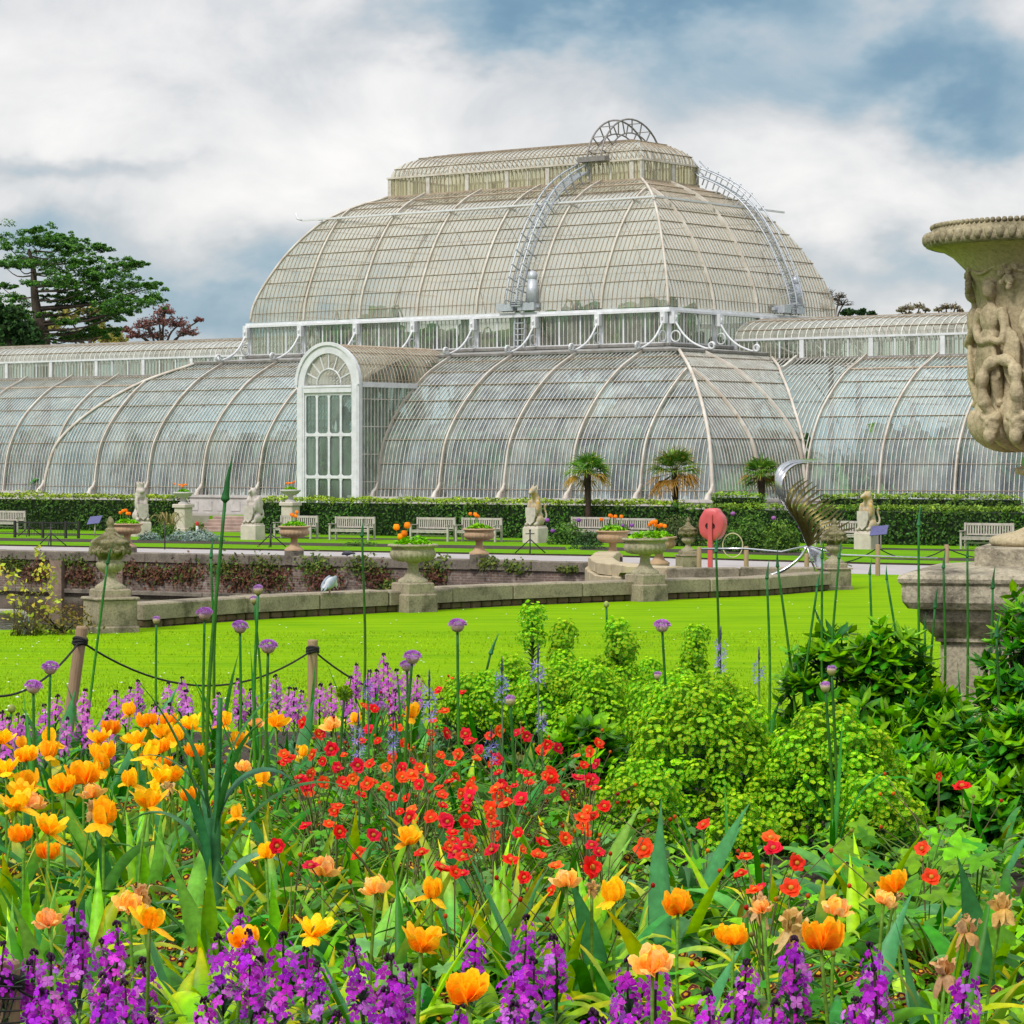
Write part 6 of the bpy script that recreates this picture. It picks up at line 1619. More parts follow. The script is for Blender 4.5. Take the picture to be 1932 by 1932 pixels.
# ---- purple wallflowers
PUR = [(.46,.016,.54),(.38,.012,.47),(.55,.045,.62),(.56,.15,.63)]
def wf_spike(seed, L, pale=0):
    r_ = random.Random(seed); m = MB(); m.tube(crom([(0,0,-.02),(.004,0,L*.5),(0,.003,L)],5), .0022, 4, col=(.06,.05,.03))
    n_ = int(L*235)
    for k in range(n_):
        t = k/n_; z = L*t; a = k*2.4+r_.uniform(-.4,.4); q = (.021 if t < .8 else .021*(1-(t-.8)/.28))*r_.uniform(.7,1.15)
        if r_.random() < .12 and t < .4: continue
        c = Vector((q*math.cos(a),q*math.sin(a),z)); nrm = (Vector((math.cos(a),math.sin(a),.55))+rdir(r_)*.35).normalized()
        col = jit(r_.choice(PUR), r_, .25)
        if pale: col = vlerp(col, (.72,.26,.62), .5*r_.random()+.2)
        s1 = nrm.cross(Vector((0,0,1))).normalized(); s2 = nrm.cross(s1); rot = r_.uniform(0,1.5)
        e1 = s1*math.cos(rot)+s2*math.sin(rot); e2 = nrm.cross(e1); sz = r_.uniform(.0085,.0125)*(1 if t < .82 else .6)
        for e, f_ in ((e1,e2),(e2,-e1),(-e1,-e2),(-e2,e1)):
            m.add([c, c+e*sz*.55+f_*sz*.45+nrm*.001, c+e*sz*1.05+f_*sz*.25-nrm*.001, c+e*sz*1.05-f_*sz*.25-nrm*.001, c+e*sz*.55-f_*sz*.45+nrm*.001], [(0,4,3,2,1)], 0, False, col)
    for k in range(11):
        d = rdir(r_); d.z = abs(d.z); m.ell(Vector((d.x*.007,d.y*.007,L+d.z*.008)), (.0026,.0026,.004), nu=5, nv=4, col=(.045,.015,.045))
    return m.mesh('flower_spike', PETAL)
WS_ = [wf_spike(i, .085+.012*(i%4)) for i in range(6)]; WSP = [wf_spike(30+i, .10+.014*(i%4), 1) for i in range(4)]
def wf_leaves(seed, h):
    r_ = random.Random(seed); m = MB()
    for k in range(34):
        z = r_.uniform(.02,h); strap(m, (0,0,z), r_.uniform(0,6.28), r_.uniform(.04,.075), .008, R(30), R(95), jit((.06,.13,.06),r_,.3), None, .1, 4)
    return m.mesh('leaves', LEAF)
WL = [wf_leaves(i, .26) for i in range(3)]
WST = []
m = MB(); m.tube([(0,0,0),(.004,0,.5),(0,0,1)], .0028, 5, col=(.07,.11,.04)); WSTEM = m.mesh('stem', LEAF)
wfl = []
def wallflower(u, v, n=3, pale=False, h=None, s=1.0, look=None):
    h = h if h else r6.uniform(.34,.44); p = FP(u, v, h); t = thing('wallflower', '', 'wallflower', p, r6.uniform(0,6.28), 'purple wallflowers')
    for k in range(n):
        q = Vector((0,0,0)) if k == 0 else Vector((r6.gauss(0,.045), r6.gauss(0,.045), 0)); hh = (h if k == 0 else h*r6.uniform(.62,.95)); me = r6.choice(WSP if pale else WS_)
        L = .10*s; st_ = max(.1, hh-L); ob('stem', WSTEM, t, q, scale=(1,1,st_)); ob('flower_spike', me, t, q+Vector((0,0,st_)), (r6.uniform(-.12,.12),r6.uniform(-.12,.12),r6.uniform(0,6.28)), s*r6.uniform(.95,1.15))
    ob('leaves', r6.choice(WL), t, (0,0,0), None, (1.2,1.2,h/.32))
    wfl.append((t, look or ('slender pink-purple' if pale else ('bushy deep purple' if n >= 4 else 'deep violet' if n == 3 else 'single-spired violet')), u, v))
for x, y in [(440,1300),(640,1340),(700,1450),(600,1420),(940,1310),(1040,1360),(560,1600),(180,1500),(320,1660),(1345,1330),(1390,1450),(1240,1480),(1100,1700),(1170,1760),(1550,1530),(1700,1460),(1790,1530),(1400,1570),(1500,1860),(240,1720),(440,1480),(820,1590),(100,1400),(20,1450),(700,1640),(620,1700),(990,1560),(30,1320)][::1]:
    if (int(x)//10+int(y)//10) % 5 == 0: continue
    wallflower(*A_(x,y), n=r6.choice([1,1,2,2]), s=1.18)
for x, y in [(150,1600),(290,1640),(180,1740),(250,1800),(150,1860),(350,1640),(700,1450),(610,1670),(620,1800),(940,1480),(990,1600),(890,1650),(920,1790),(1120,1510),(1250,1390),(1490,1610),(1440,1730),(1500,1800),(1630,1720),(1650,1650),(700,1580),(1320,1880),(60,1800),(1380,1900)]:
    if (int(x)//10+int(y)//10) % 3 == 0: continue
    wallflower(*B_(x,y), n=r6.choice([1,1,1,2]), s=1.22)
for x, y in [(320,1640),(330,1800),(150,1830),(520,1560),(540,1640),(910,1580),(800,1780),(1290,1740),(1300,1850),(240,1820),(905,1660),(420,1880)]: wallflower(*C_(x,y), n=r6.choice([1,1,2]), s=1.25)
for x, y in [(20,230),(90,215),(110,270),(310,90),(250,150),(455,140),(570,215),(645,90),(700,90),(780,45),(935,40),(940,120),(1010,30),(1055,95),(610,260),(1540,30),(1640,70),(1780,50),(1400,80),(1220,100),(160,280),(40,290),(360,250),(490,210),(1850,60),(1580,110),(1330,60),(890,150)]: wallflower(*A_(x,y), n=r6.choice([1,1,1,2]), pale=True, s=1.2)
for x, y in [(115,165),(185,165),(245,140),(300,270),(370,190),(420,225),(100,300),(60,240),(330,230),(215,210),(280,180)]: wallflower(*B_(x,y), n=1, pale=True, s=1.2)
label_all(wfl, 'wallflower', 'wallflowers', zone)
# ---- red geums
GR = [(.93,.036,.012),(.86,.026,.010),(.93,.095,.02),(.76,.016,.009)]
def geum_flower(seed):
    r_ = random.Random(seed); m = MB(); col = r_.choice(GR)
    for w, (n_, L, a) in enumerate(((6,.019,72),(5,.014,48))):
        for i in range(n_):
            az = 6.283*i/n_+w*.5+r_.uniform(-.2,.2); c = jit(col, r_, .2)
            petal(m, az, L*r_.uniform(.9,1.1), L*1.05, [R(a-18+r_.uniform(-14,14)),R(a+r_.uniform(-18,18)),R(a+8+r_.uniform(-22,22)),R(a+14+r_.uniform(-35,35))], (vlerp(c,(.35,.005,.005),.4), c), fold=.10, r0=.002)
    m.ell((0,0,.004), (.0055,.0055,.004), nu=7, nv=5, col=(.55,.26,.03)); return m.mesh('flower', PETAL)
GF = [geum_flower(i) for i in range(6)]
def lobed(mb, c, nrm, up, size, col, lobes=5):
    """a lobed leaf as a fan of blunt points"""
    s = nrm.cross(up).normalized(); u_ = s.cross(nrm).normalized(); pts = [c]; n_ = lobes*4-2
    for i in range(n_+1):
        a = -2.5+5.0*i/n_; rr = size*(1.0,.76,.50,.76)[(i+1)%4 if lobes == 5 else i%4]*(1-.22*abs(a)/2.5)
        pts.append(c+(u_*math.cos(a)+s*math.sin(a))*rr - nrm*.12*rr*abs(math.sin(a*2)))
    cs = [tuple(x*.8 for x in col)]+[col]*(n_+1)
    mb.add(pts, [(0,i+1,i+2) for i in range(n_)], 0, False, cs)
def geum_leaves(seed):
    r_ = random.Random(seed); m = MB()
    for k in range(44):
        az = r_.uniform(0,6.28); L = r_.uniform(.05,.24); h = r_.uniform(.05,.24); d = Vector((math.cos(az),math.sin(az),0)); e = d*L+Vector((0,0,h))
        col = jit(r_.choice([(.06,.21,.03),(.10,.28,.025),(.15,.35,.025),(.13,.26,.09)]), r_, .25)
        m.tube(crom([(0,0,0), d*L*.4+Vector((0,0,h*.75)), e],4), .0022, 4, col=(.12,.20,.05)); lobed(m, e, (Vector((0,0,1))+d*.4+rdir(r_)*.4).normalized(), d, r_.uniform(.025,.05), col)
    return m.mesh('leaves', LEAF)
GLV = [geum_leaves(i) for i in range(4)]
gflow = [B_(x,y) for x,y in [(590,200),(180,340),(300,430),(180,450),(140,510),(490,470),(560,360),(680,325),(790,318),(650,265),(530,255),(690,515),(540,580),(565,470),(500,410),(340,655),(265,640),(300,590),(395,610),(395,680),(265,745),(55,720),(20,640),(55,580),(95,700),(140,780),(175,725),(530,745),(690,750),(690,790),(335,865),(400,900),(490,880),(550,835),(575,915),(600,970),(580,1040),(660,1040),(445,1075),(650,1180),(610,1170),(710,920),(660,910),(650,1100),(800,850),(810,930),(830,790),(870,750),(910,735),(930,970),(1050,1020),(950,1055),(890,1110),(800,1060),(960,1195),(1120,1140),(1295,1145),(1300,1035),(1165,1000),(1160,785),(1110,710),(1090,760),(1090,660),(985,720),(1050,555),(1115,530),(1040,570),(1295,560),(1260,630),(1230,695),(1290,710),(1280,860),(1365,840),(1275,955),(1310,890),(1565,1050),(720,600),(630,575),(820,600),(920,470),(970,485),(200,985),(130,1080),(545,1155),(1100,1260),(150,330),(205,345),(325,445),(1130,545),(1250,900),(1260,940),(700,710),(570,1060),(680,1010),(350,640),(410,700),(600,1010),(780,840),(1100,690)]]
gflow += [A_(x,y) for x,y in [(1580,400),(1575,450),(1610,420),(1795,285),(1800,440),(1740,500),(1805,555),(1885,480),(1690,225),(1900,560),(1830,790),(1770,290),(1850,370),(1720,520)]]
gflow += [C_(x,y) for x,y in [(120,1035),(310,1180),(290,1255),(540,1205),(420,1095),(435,1140),(380,1315),(350,1330),(515,1320),(1110,1140),(1150,1270),(1290,860),(1180,812)]]
gflow += [(r6.uniform(520,1130), r6.triangular(1320,1650,1480)) for _ in range(62)]
plants = {}
for (u, v) in gflow:
    h = r6.uniform(.34,.46) if u < 1280 else r6.uniform(.34,.5)
    q = FP(u, v, h); key = (round(q.x/.34), round(q.y/.62)); plants.setdefault(key, []).append((u, v, q, h))
gm = []
def geum(c, fl, nleaf=1):
    t = thing('geum', '', 'geum', c, 0, 'red geums'); 
    ob('leaves', r6.choice(GLV), t, (0,0,0), r6.uniform(0,6.28), r6.uniform(.95,1.2))
    for (u, v, q, h) in fl:
        e = Vector((q.x-c.x, q.y-c.y, h)); m = MB(); m.tube(crom([(0,0,0),(e.x*.35,e.y*.35,h*.6),tuple(e)],6), .0017, 4, col=(.11,.12,.05)); m.build('stem', LEAF, t)
        ob('flower', r6.choice(GF), t, e, (R(r6.uniform(15,85)), 0, r6.uniform(-1.1,1.1)), r6.triangular(.75,1.6,1.05))
    m = MB()
    for k in range(5):
        e = Vector((r6.gauss(0,.12), r6.gauss(0,.12), r6.uniform(.28,.44))); m.tube(crom([(0,0,0),(e.x*.3,e.y*.3,e.z*.6),tuple(e)],5), .0015, 4, col=(.12,.10,.05)); m.ell(e, (.006,.006,.007), nu=6, nv=5, col=r6.choice([(.35,.04,.02),(.20,.18,.05),(.5,.12,.03)]))
    m.build('buds', LEAF, t)
    return t
for key, fl in plants.items():
    c = Vector((sum(f[2].x for f in fl)/len(fl), sum(f[2].y for f in fl)/len(fl), BED)); n_ = len(fl)
    mu = sum(f[0] for f in fl)/n_; mv = sum(f[1] for f in fl)/n_
    gm.append((geum(c, fl), 'heavily flowering scarlet' if n_ >= 6 else 'scarlet several-flowered' if n_ >= 3 else 'sparsely flowering red', mu, mv))
label_all(gm, 'geum', 'geums', zone)
# ---- alliums
def al_head(seed, kind):
    r_ = random.Random(seed); m = MB()
    if kind == 'globe':
        m.lathe([(.004,-.026),(.018,-.020),(.026,-.006),(.024,.004),(0,.010)], 12, col=[(.28,.30,.10)]*12+[(.42,.42,.20)]*12+[(.55,.42,.34)]*12+[(.42,.20,.5)]*24)
        for k in range(260):
            d = rdir(r_); d.z = abs(d.z)*.95-.10; p = Vector((d.x*.027,d.y*.027,d.z*.021+.002)); c = jit(vlerp((.40,.12,.48),(.60,.26,.68),r_.random()),r_,.2)
            if d.z < .12: c = vlerp(c, (.66,.48,.62), .6)
            s = d.cross(rdir(r_)).normalized(); w = .0016; m.add([p-s*w, p+s*w, p+d*.0085+s*w*1.6, p+d*.0085-s*w*1.6], [(0,1,2,3)], 0, False, [tuple(x*.8 for x in c)]*2+[c]*2)
    elif kind == 'bud':
        m.lathe([(.004,-.020),(.013,-.013),(.017,-.002),(.0165,.006),(.012,.010)], 12, col=[(.20,.28,.07)]*12+[(.34,.38,.10)]*12+[(.45,.44,.18)]*12+[(.55,.40,.40)]*12+[(.42,.22,.5)]*12)
        for k in range(110):
            d = rdir(r_); d.z = abs(d.z); p = Vector((d.x*.012,d.y*.012,.008+d.z*.006)); c = jit((.48,.24,.56),r_,.25); s = d.cross(rdir(r_)).normalized(); w = .0013
            m.add([p-s*w, p+s*w, p+d*.006+s*w, p+d*.006-s*w], [(0,1,2,3)], 0, False, c)
    elif kind == 'green':
        m.lathe([(.004,-.018),(.013,-.012),(.016,-.002),(.013,.008),(.005,.016),(0,.017)], 12, col=(.30,.36,.12))
    elif kind == 'moss':
        for k in range(230):
            d = rdir(r_); d.z = d.z*.7+.35; d.normalize(); p = Vector((d.x*.022,d.y*.022,d.z*.022)); c = jit(vlerp((.10,.22,.03),(.26,.40,.05),r_.random()),r_,.25); s = d.cross(rdir(r_)).normalized(); w = .0022
            m.add([p-s*w, p+s*w, p+d*.012+s*w, p+d*.012-s*w], [(0,1,2,3)], 0, False, c)
        m.lathe([(.005,-.03),(.018,-.012),(.022,.004),(.018,.018),(0,.024)], 12, col=(.14,.24,.05))
    else:                                   # spear: a closed pointed sheath
        m.tube(crom([(0,0,-.01),(0,0,.0),(.002,0,.02),(.004,.001,.05),(.012,.002,.10)],14), [.0055,.0065,.010,.0115,.0105,.0095,.0085,.0078,.007,.0062,.0055,.0045,.0035,.0022,.0008], 8, col=(.045,.15,.06))
    return m.mesh('flower_head' if kind in ('globe','bud') else 'bud', PETAL if kind in ('globe','bud') else LEAF)
AH = {k: [al_head(i*7+1, k) for i in range(3)] for k in ('globe','bud','green','moss','spear')}
ALEAF = [leaf_mesh(90+i, .40+.05*(i%4), .017+.004*(i%3), R(4+3*i%12), R((40,75,120,25)[i%4]), 0, ALG[i%2]) for i in range(8)]
als = []
def allium(u, v, px, kind, look, ub=None, vb=None, lv=3, thick=.0052, tilt=0, sc=None):
    """px: head width in picture units, which fixes the distance"""
    dia = {'globe':.070,'bud':.036,'green':.033,'moss':.060,'spear':.12}[kind]
    Y = min(13.5, F*dia/px); 
    if Y < 5.6: Y = 5.6
    top = W(u, v, Y); base = Vector(((ub-966)/F*Y if ub is not None else top.x+r6.uniform(-.03,.03), Y, BED)); h = top.z-BED
    t = thing('allium', '', 'allium', base, 0, 'tall alliums'); e = top-base
    m = MB(); bow = r6.uniform(-.02,.02); m.tube(crom([(0,0,0),(e.x*.45+bow,bow,h*.5),(e.x,0,h)],10), [thick*1.35-thick*.4*i/10 for i in range(11)], 7, col=[vlerp((.11,.25,.035),(.035,.13,.04),i/10) for i in range(11)]); m.build('stem', LEAF, t)
    nm = 'flower_head' if kind in ('globe','bud') else 'bud'
    a = math.atan2(e.x, h)*1.0
    ob(nm, r6.choice(AH[kind]), t, e, (r6.uniform(-.12,.12), a+tilt, r6.uniform(0,6.28) if kind != 'spear' else r6.uniform(-.4,.4)), (px/F*Y)/dia*(sc or 1))
    for k in range(lv): ob('leaf', r6.choice(ALEAF), t, (0,0,0), r6.uniform(0,6.28), r6.uniform(.8,1.2))
    als.append((t, look, u, v)); return t
for u, v, px in [(95,1260,35),(63,1296,36),(386,1158,34),(453,1183,34),(506,1220,37),(863,1180,36),(778,1240,36),(1249,1181,34)]: allium(u, v, px, 'globe', 'open lilac-purple')
for u, v, px in [(487,1113,19),(479,1132,15),(768,1256,30),(716,1334,30),(1650,1247,28)]: allium(u, v, px, 'globe' if px > 25 else 'bud', 'half-open lilac')
for u, v, px in [(295,1170,15),(1241,1275,16),(963,1322,20),(1569,1265,19),(1557,1296,20),(1660,1345,12)]: allium(u, v, px, 'bud', 'barely opening lilac-tipped')
for u, v, px in [(1144,1140,12),(22,1337,16),(1024,1352,15)]: allium(u, v, px, 'green', 'pale green budded')
for u, v, px in [(375,1467,32),(650,1310,30),(270,1620,36),(580,1375,24),(700,1400,24),(1336,1700,37),(1375,1806,38),(1045,1575,22),(1000,1625,22),(670,1600,24),(530,1790,30),(415,1510,20)]: allium(u, v, px, 'moss', 'stout mossy green-headed', lv=2)
SPR = [(425,940,70,396,'tallest spear-budded'),(203,1062,44,165,'spear-budded'),(398,1050,46,400,'spear-budded'),(411,1080,42,408,'spear-budded'),(683,1010,42,682,'spear-budded'),(926,1232,48,880,'thick spear-budded'),(1351,1040,42,1350,'spear-budded'),(1447,1090,40,1448,'spear-budded'),
 (1467,1068,40,1500,'leaning spear-budded'),(1583,1052,38,1560,'leaning spear-budded'),(1542,1105,34,1517,'leaning spear-budded'),(1551,1052,38,1553,'spear-budded'),(1641,1082,34,1640,'spear-budded'),(1673,1092,32,1712,'leaning spear-budded'),(1543,1165,30,1632,'strongly slanting spear-budded'),(1764,1145,46,1758,'spear-budded'),(1745,1188,40,1756,'spear-budded'),(1873,1108,48,1876,'thick spear-budded'),(1880,1200,52,1880,'thick spear-budded'),(1733,990,44,1735,'spear-budded'),(1780,1070,40,1778,'short spear-budded'),(1825,1050,36,1822,'spear-budded')]
for u, v, px, ub, look in SPR:
    t = allium(u, v, px, 'spear', look, ub=ub+ (ub-u)*.3, lv=2, thick=.0056 if px < 60 else .0058, sc=1.35 if px > 60 else 1)
label_all(als, 'allium', 'alliums', zone)
# ---- the thick-stalked plant left of the middle
p = FP(402, 1690, .22); t = thing('giant_allium', 'thick blue-green stalk with broad drooping leaves, tallest plant left of the centre', 'allium', p)
m = MB(); m.tube(crom([(0,0,0),(.006,0,.25),(.012,0,.5),(.02,0,.78)],12), [.024,.024,.022,.020,.018,.015,.013,.011,.010,.009,.0085,.008,.0075], 9, col=[vlerp((.09,.22,.12),(.05,.17,.06),i/12) for i in range(13)]); m.build('stalk', LEAF, t)
for az, z, L, w, a0, a1, c in [(0.1,.42,.34,.055,8,150,(.06,.17,.10)),(3.0,.30,.34,.05,15,140,(.07,.19,.08)),(.4,.22,.30,.05,20,165,(.12,.24,.14)),(3.4,.10,.28,.05,18,160,(.10,.22,.10)),(1.9,.3,.3,.030,6,90,(.05,.15,.07)),(4.2,.26,.36,.030,8,60,(.045,.15,.06)),(2.6,.44,.40,.026,6,70,(.045,.14,.04)),(5.6,.40,.46,.032,8,75,(.05,.15,.04)),(3.3,.36,.55,.030,10,45,(.04,.13,.035)),(0,.5,.42,.028,12,70,(.04,.13,.035)),(3.0,.46,.30,.026,20,110,(.05,.14,.05)),(.2,.30,.52,.03,25,120,(.05,.15,.05))]:
    m = MB(); strap(m, (.01*math.cos(az),.01*math.sin(az),z), az, L, w, R(a0), R(a1), c, None, .18, 12, .3, 1.7); m.build('leaf', LEAF, t)
# ---- camassias
def cam(seed, n_):
    r_ = random.Random(seed); m = MB()
    for k in range(n_):
        z = .012*k*.8; a = k*2.4; c = Vector((.018*math.cos(a),.018*math.sin(a),z)); d = Vector((math.cos(a),math.sin(a),.35)).normalized(); s = d.cross(Vector((0,0,1))).normalized(); q = s.cross(d)
        for j in range(6):
            b = j*1.047+r_.uniform(-.2,.2); e = s*math.cos(b)+q*math.sin(b); col = jit(r_.choice([(.26,.22,.66),(.34,.30,.74),(.20,.17,.55)]),r_,.15); w = d.cross(e)*.0022
            m.add([c, c+e*.010+w+d*.003, c+e*.021+d*.005, c+e*.010-w+d*.003], [(0,1,2,3)], 0, False, col)
        m.tube([c, c+d*.012], .001, 3, col=(.6,.5,.1))
    for k in range(16):
        z = .0096*n_+.003*k; a = k*2.4; m.tube([(0,0,z),(.006*math.cos(a)*(1-k/18),.006*math.sin(a)*(1-k/18),z+.016)], [.003,.0008], 4, col=(.10,.12,.20))
    m.tube([(0,0,-.02),(0,0,.0096*n_+.05)], .0025, 5, col=(.07,.10,.07)); return m.mesh('flower_spike', PETAL)
CM = [cam(i, 8+2*i) for i in range(4)]
cms = []
for i, (u, v, px) in enumerate([(1015,1262,.95),(947,1292,.85),(810,1330,.9),(676,1402,.7),(927,1400,.7),(1022,1350,.6),(742,1388,.6),(1360,1240,.8),(1432,1256,.8),(694,1290,.6)]):
    h = .62 if v < 1300 else .52; p = FP(u, v, h); t = thing('camassia', '', 'camassia', p, 0, 'blue camassias'); m = MB(); m.tube([(0,0,0),(.004,0,h*.5),(0,0,h-.05)], .0035, 5, col=(.07,.12,.05)); m.build('stem', LEAF, t)
    ob('flower_spike', CM[i%4], t, (0,0,h-.06), i*1.3, px*1.25)
    for k in range(3): ob('leaf', r6.choice(ALEAF), t, (0,0,0), r6.uniform(0,6.28), .9)
    cms.append((t, 'tall blue star-flowered' if px > .78 else 'small blue star-flowered', u, v))
label_all(cms, 'camassia', 'camassias', zone)
# ---- gold-laced primulas and other low plants
def prim(seed):
    r_ = random.Random(seed); lv = MB(); fl = MB()
    for k in range(16):
        az = k*2.4; c = jit(r_.choice([(.20,.40,.02),(.27,.47,.025),(.14,.32,.03)]),r_,.2); d = Vector((math.cos(az),math.sin(az),0)); L = r_.uniform(.07,.12)
        lv.ribbon(crom([(0,0,0), d*L*.5+Vector((0,0,.05)), d*L+Vector((0,0,.045)), d*L*1.25+Vector((0,0,.02))],6), [.015,.03,.045,.055,.055,.045,.02], Vector((-d.y,d.x,0)), .15, col=c)
    for k in range(22):
        a = r_.uniform(0,6.28); q = r_.uniform(0,.085); c = Vector((q*math.cos(a),q*math.sin(a),.085+r_.uniform(0,.06))); nrm = (Vector((0,-.6,1))+rdir(r_)*.5).normalized(); s = nrm.cross(rdir(r_)).normalized(); u_ = nrm.cross(s); S = r_.uniform(.010,.014); fl.add([(0,0,.03), c, c+s*.0022], [(0,1,2)], 0, False, (.16,.30,.06))
        for rr, off_, cc in ((1.0,0,(.45,.30,.03)),(.90,.0008,(.10,.008,.010)),(.40,.0016,(.80,.42,.01))):
            pts = [c+nrm*(off_)+(s*math.cos(b*.6283)+u_*math.sin(b*.6283))*S*rr*(1 if b%2 else .86) for b in range(10)]; fl.add(pts, [tuple(range(10))], 0, False, cc)
    return lv.mesh('leaves', LEAF), fl.mesh('bloom', PETAL)
PM = [prim(i) for i in range(5)]
prs = []
spots = [(r6.uniform(-10,1190), r6.uniform(1520,1930)) for _ in range(62)]+[(r6.uniform(1150,1930), r6.uniform(1780,1940)) for _ in range(26)]+[A_(x,y) for x,y in [(690,790),(850,790),(120,1130),(40,1130),(860,1270),(600,1260),(990,1060),(1000,1210),(510,1690),(890,1620),(970,1690),(1050,810),(700,1010)]]
for u, v in spots:
    p = FP(u, v, .11); a, b = r6.choice(PM); t = thing('gold_laced_primula', '', 'primula', p, r6.uniform(-.5,.5), 'gold-laced primulas', r6.uniform(.9,1.3)); ob('leaves', a, t); ob('bloom', b, t); prs.append((t, 'low maroon and gold', u, v))
label_all(prs, 'primula', 'primulas', zone)
m = MB(); r_ = random.Random(77)
for k in range(5200):
    u = r_.uniform(-60,1990); v = r_.uniform(1400,2020) if u < 1200 else r_.uniform(1560,2020); h = r_.uniform(.02,.17); p = FP(u, v, h)
    if p.y > 13.6: continue
    c = r_.choice([(.16,.36,.02),(.10,.27,.03),(.07,.19,.03),(.24,.44,.03),(.05,.14,.03)]); az = r_.uniform(0,6.28); L = r_.uniform(.04,.10); d = Vector((math.cos(az),math.sin(az),0)); q = p+Vector((0,0,h))
    m.ribbon([q, q+d*L*.5+Vector((0,0,.02)), q+d*L+Vector((0,0,-.005))], [.012,r_.uniform(.018,.045),.006], Vector((-d.y,d.x,0)), .15, col=jit(c,r_,.3))
tag(m.build('ground_cover', LEAF), 'mixed low green leaves carpeting the bed under the flowers', 'ground cover', None, 'stuff')
m = MB()
for k in range(1300):
    u, v = A_(r_.uniform(60,1000), r_.uniform(1640,1990)); p = FP(u, v, .14*r_.random()); az = r_.uniform(0,6.28); strap(m, p+Vector((0,0,r_.uniform(.0,.10))), az, r_.uniform(.06,.12), .009, R(20), R(80), jit((.26,.34,.27),r_,.3), None, .1, 4)
tag(m.build('silver_foliage', LEAF), 'low silver-grey feathery foliage along the bottom left edge', 'foliage', None, 'stuff')

# ================================================================ euphorbias
LIME = [(.32,.66,.004),(.24,.56,.005),(.42,.72,.005),(.17,.46,.008)]
def eu_head(seed, rx, rz, n_):
    r_ = random.Random(seed); m = MB()
    for k in range(n_):
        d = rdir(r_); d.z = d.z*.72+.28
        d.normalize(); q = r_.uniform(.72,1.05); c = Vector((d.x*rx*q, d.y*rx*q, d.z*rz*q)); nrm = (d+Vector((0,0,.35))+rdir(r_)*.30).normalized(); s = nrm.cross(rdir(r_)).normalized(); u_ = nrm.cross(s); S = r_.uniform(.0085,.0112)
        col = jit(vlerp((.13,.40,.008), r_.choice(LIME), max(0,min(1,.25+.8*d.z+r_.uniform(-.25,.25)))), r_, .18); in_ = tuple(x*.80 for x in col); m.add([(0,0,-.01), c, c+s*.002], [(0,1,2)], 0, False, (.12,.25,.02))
        ring = [c+(s*math.cos(b*1.047)+u_*math.sin(b*1.047))*S*(1 if b % 3 else .86)+nrm*S*.42 for b in range(6)]
        m.add([c]+ring, [(0,b+1,(b+1)%6+1) for b in range(6)], 0, True, [in_]+[col]*6)
        e = c+nrm*S*.25; m.add([e+s*S*.34, e+u_*S*.34, e-s*S*.34, e-u_*S*.34, e+nrm*S*.3], [(0,1,4),(1,2,4),(2,3,4),(3,0,4)], 0, True, (.66,.56,.02))
    return m.mesh('flower_head', PETAL)
EH = [eu_head(i, .060+.008*(i%3), .066+.014*(i%2), 150) for i in range(6)]
def eu_stem(seed, L):
    r_ = random.Random(seed); m = MB(); m.tube([(0,0,-L),(0,0,0)], .004, 5, col=(.14,.20,.05))
    for k in range(26):
        z = -L*r_.uniform(.0,.9); strap(m, (0,0,z), k*2.4, r_.uniform(.05,.09), .012, R(35), R(110), jit(r_.choice([(.05,.15,.035),(.035,.11,.035),(.08,.20,.03)]),r_,.2), None, .12, 4)
    return m.mesh('leafy_stem', LEAF)
ES = [eu_stem(i, .26) for i in range(4)]
eup = []
def euphorbia(uc, vt, Y, wpx, hpx, n_, label, seed, hd=1.0, deep=.8):
    """a bush seen at column uc with its top at vt, wpx wide; heads crowd over its dome"""
    r_ = random.Random(seed); x = (uc-966)/F*Y; top = W(uc, vt, Y).z; g = gz(x, Y); Rx = wpx/F*Y/2; H = top-g
    t = thing('euphorbia', label, 'euphorbia', (x, Y, g)); k = 0; pts = []
    tries = 0
    while len(pts) < n_ and tries < 6000:
        tries += 1; d = rdir(r_); d.z = abs(d.z)
        if d.y > .45: continue
        q = Vector((d.x*(Rx-.06), d.y*Rx*deep, (H-.09)*(.18+.82*d.z**.8 if d.z > 0 else .18)))*r_.uniform(.9,1.03)
        if q.z < H-hpx/F*Y: continue
        if any((q-o).length < .088*hd for o in pts): continue
        pts.append(q)
    for q in pts:
        out = Vector((q.x, q.y, 0)); til = min(.6, out.length/max(Rx,.1)*.6); az = math.atan2(q.y, q.x)
        rot = Matrix.Rotation(til, 3, Vector((-math.sin(az), math.cos(az), 0))).to_euler()
        h_ = ob('flower_head', r_.choice(EH), t, q, rot, hd*r_.uniform(.85,1.15)); ob('leafy_stem', r_.choice(ES), t, q-Vector((out.x*.05,out.y*.05,.03)), rot, hd*r_.uniform(.9,1.2))
    m = MB()
    for k in range(int(260*Rx*3)):
        a = r_.uniform(0,6.28); q = math.sqrt(r_.random())*Rx*.9; p = Vector((q*math.cos(a), q*math.sin(a)*deep, r_.uniform(.03,H*.62*(1-(q/Rx)**2*.5)))); strap(m, p, r_.uniform(0,6.28), r_.uniform(.06,.11), .015, R(30), R(110), jit((.035,.10,.03),r_,.35), None, .12, 4)
    m.build('lower_leaves', LEAF, t)
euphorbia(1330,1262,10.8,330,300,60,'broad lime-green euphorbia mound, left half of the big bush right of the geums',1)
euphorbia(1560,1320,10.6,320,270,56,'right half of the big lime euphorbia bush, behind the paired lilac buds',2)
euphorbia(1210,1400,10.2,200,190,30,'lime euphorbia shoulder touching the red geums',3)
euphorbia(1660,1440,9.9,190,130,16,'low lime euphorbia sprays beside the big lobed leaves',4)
euphorbia(1395,1480,9.9,150,120,14,'low euphorbia clump at the foot of the big bush',5,.95)
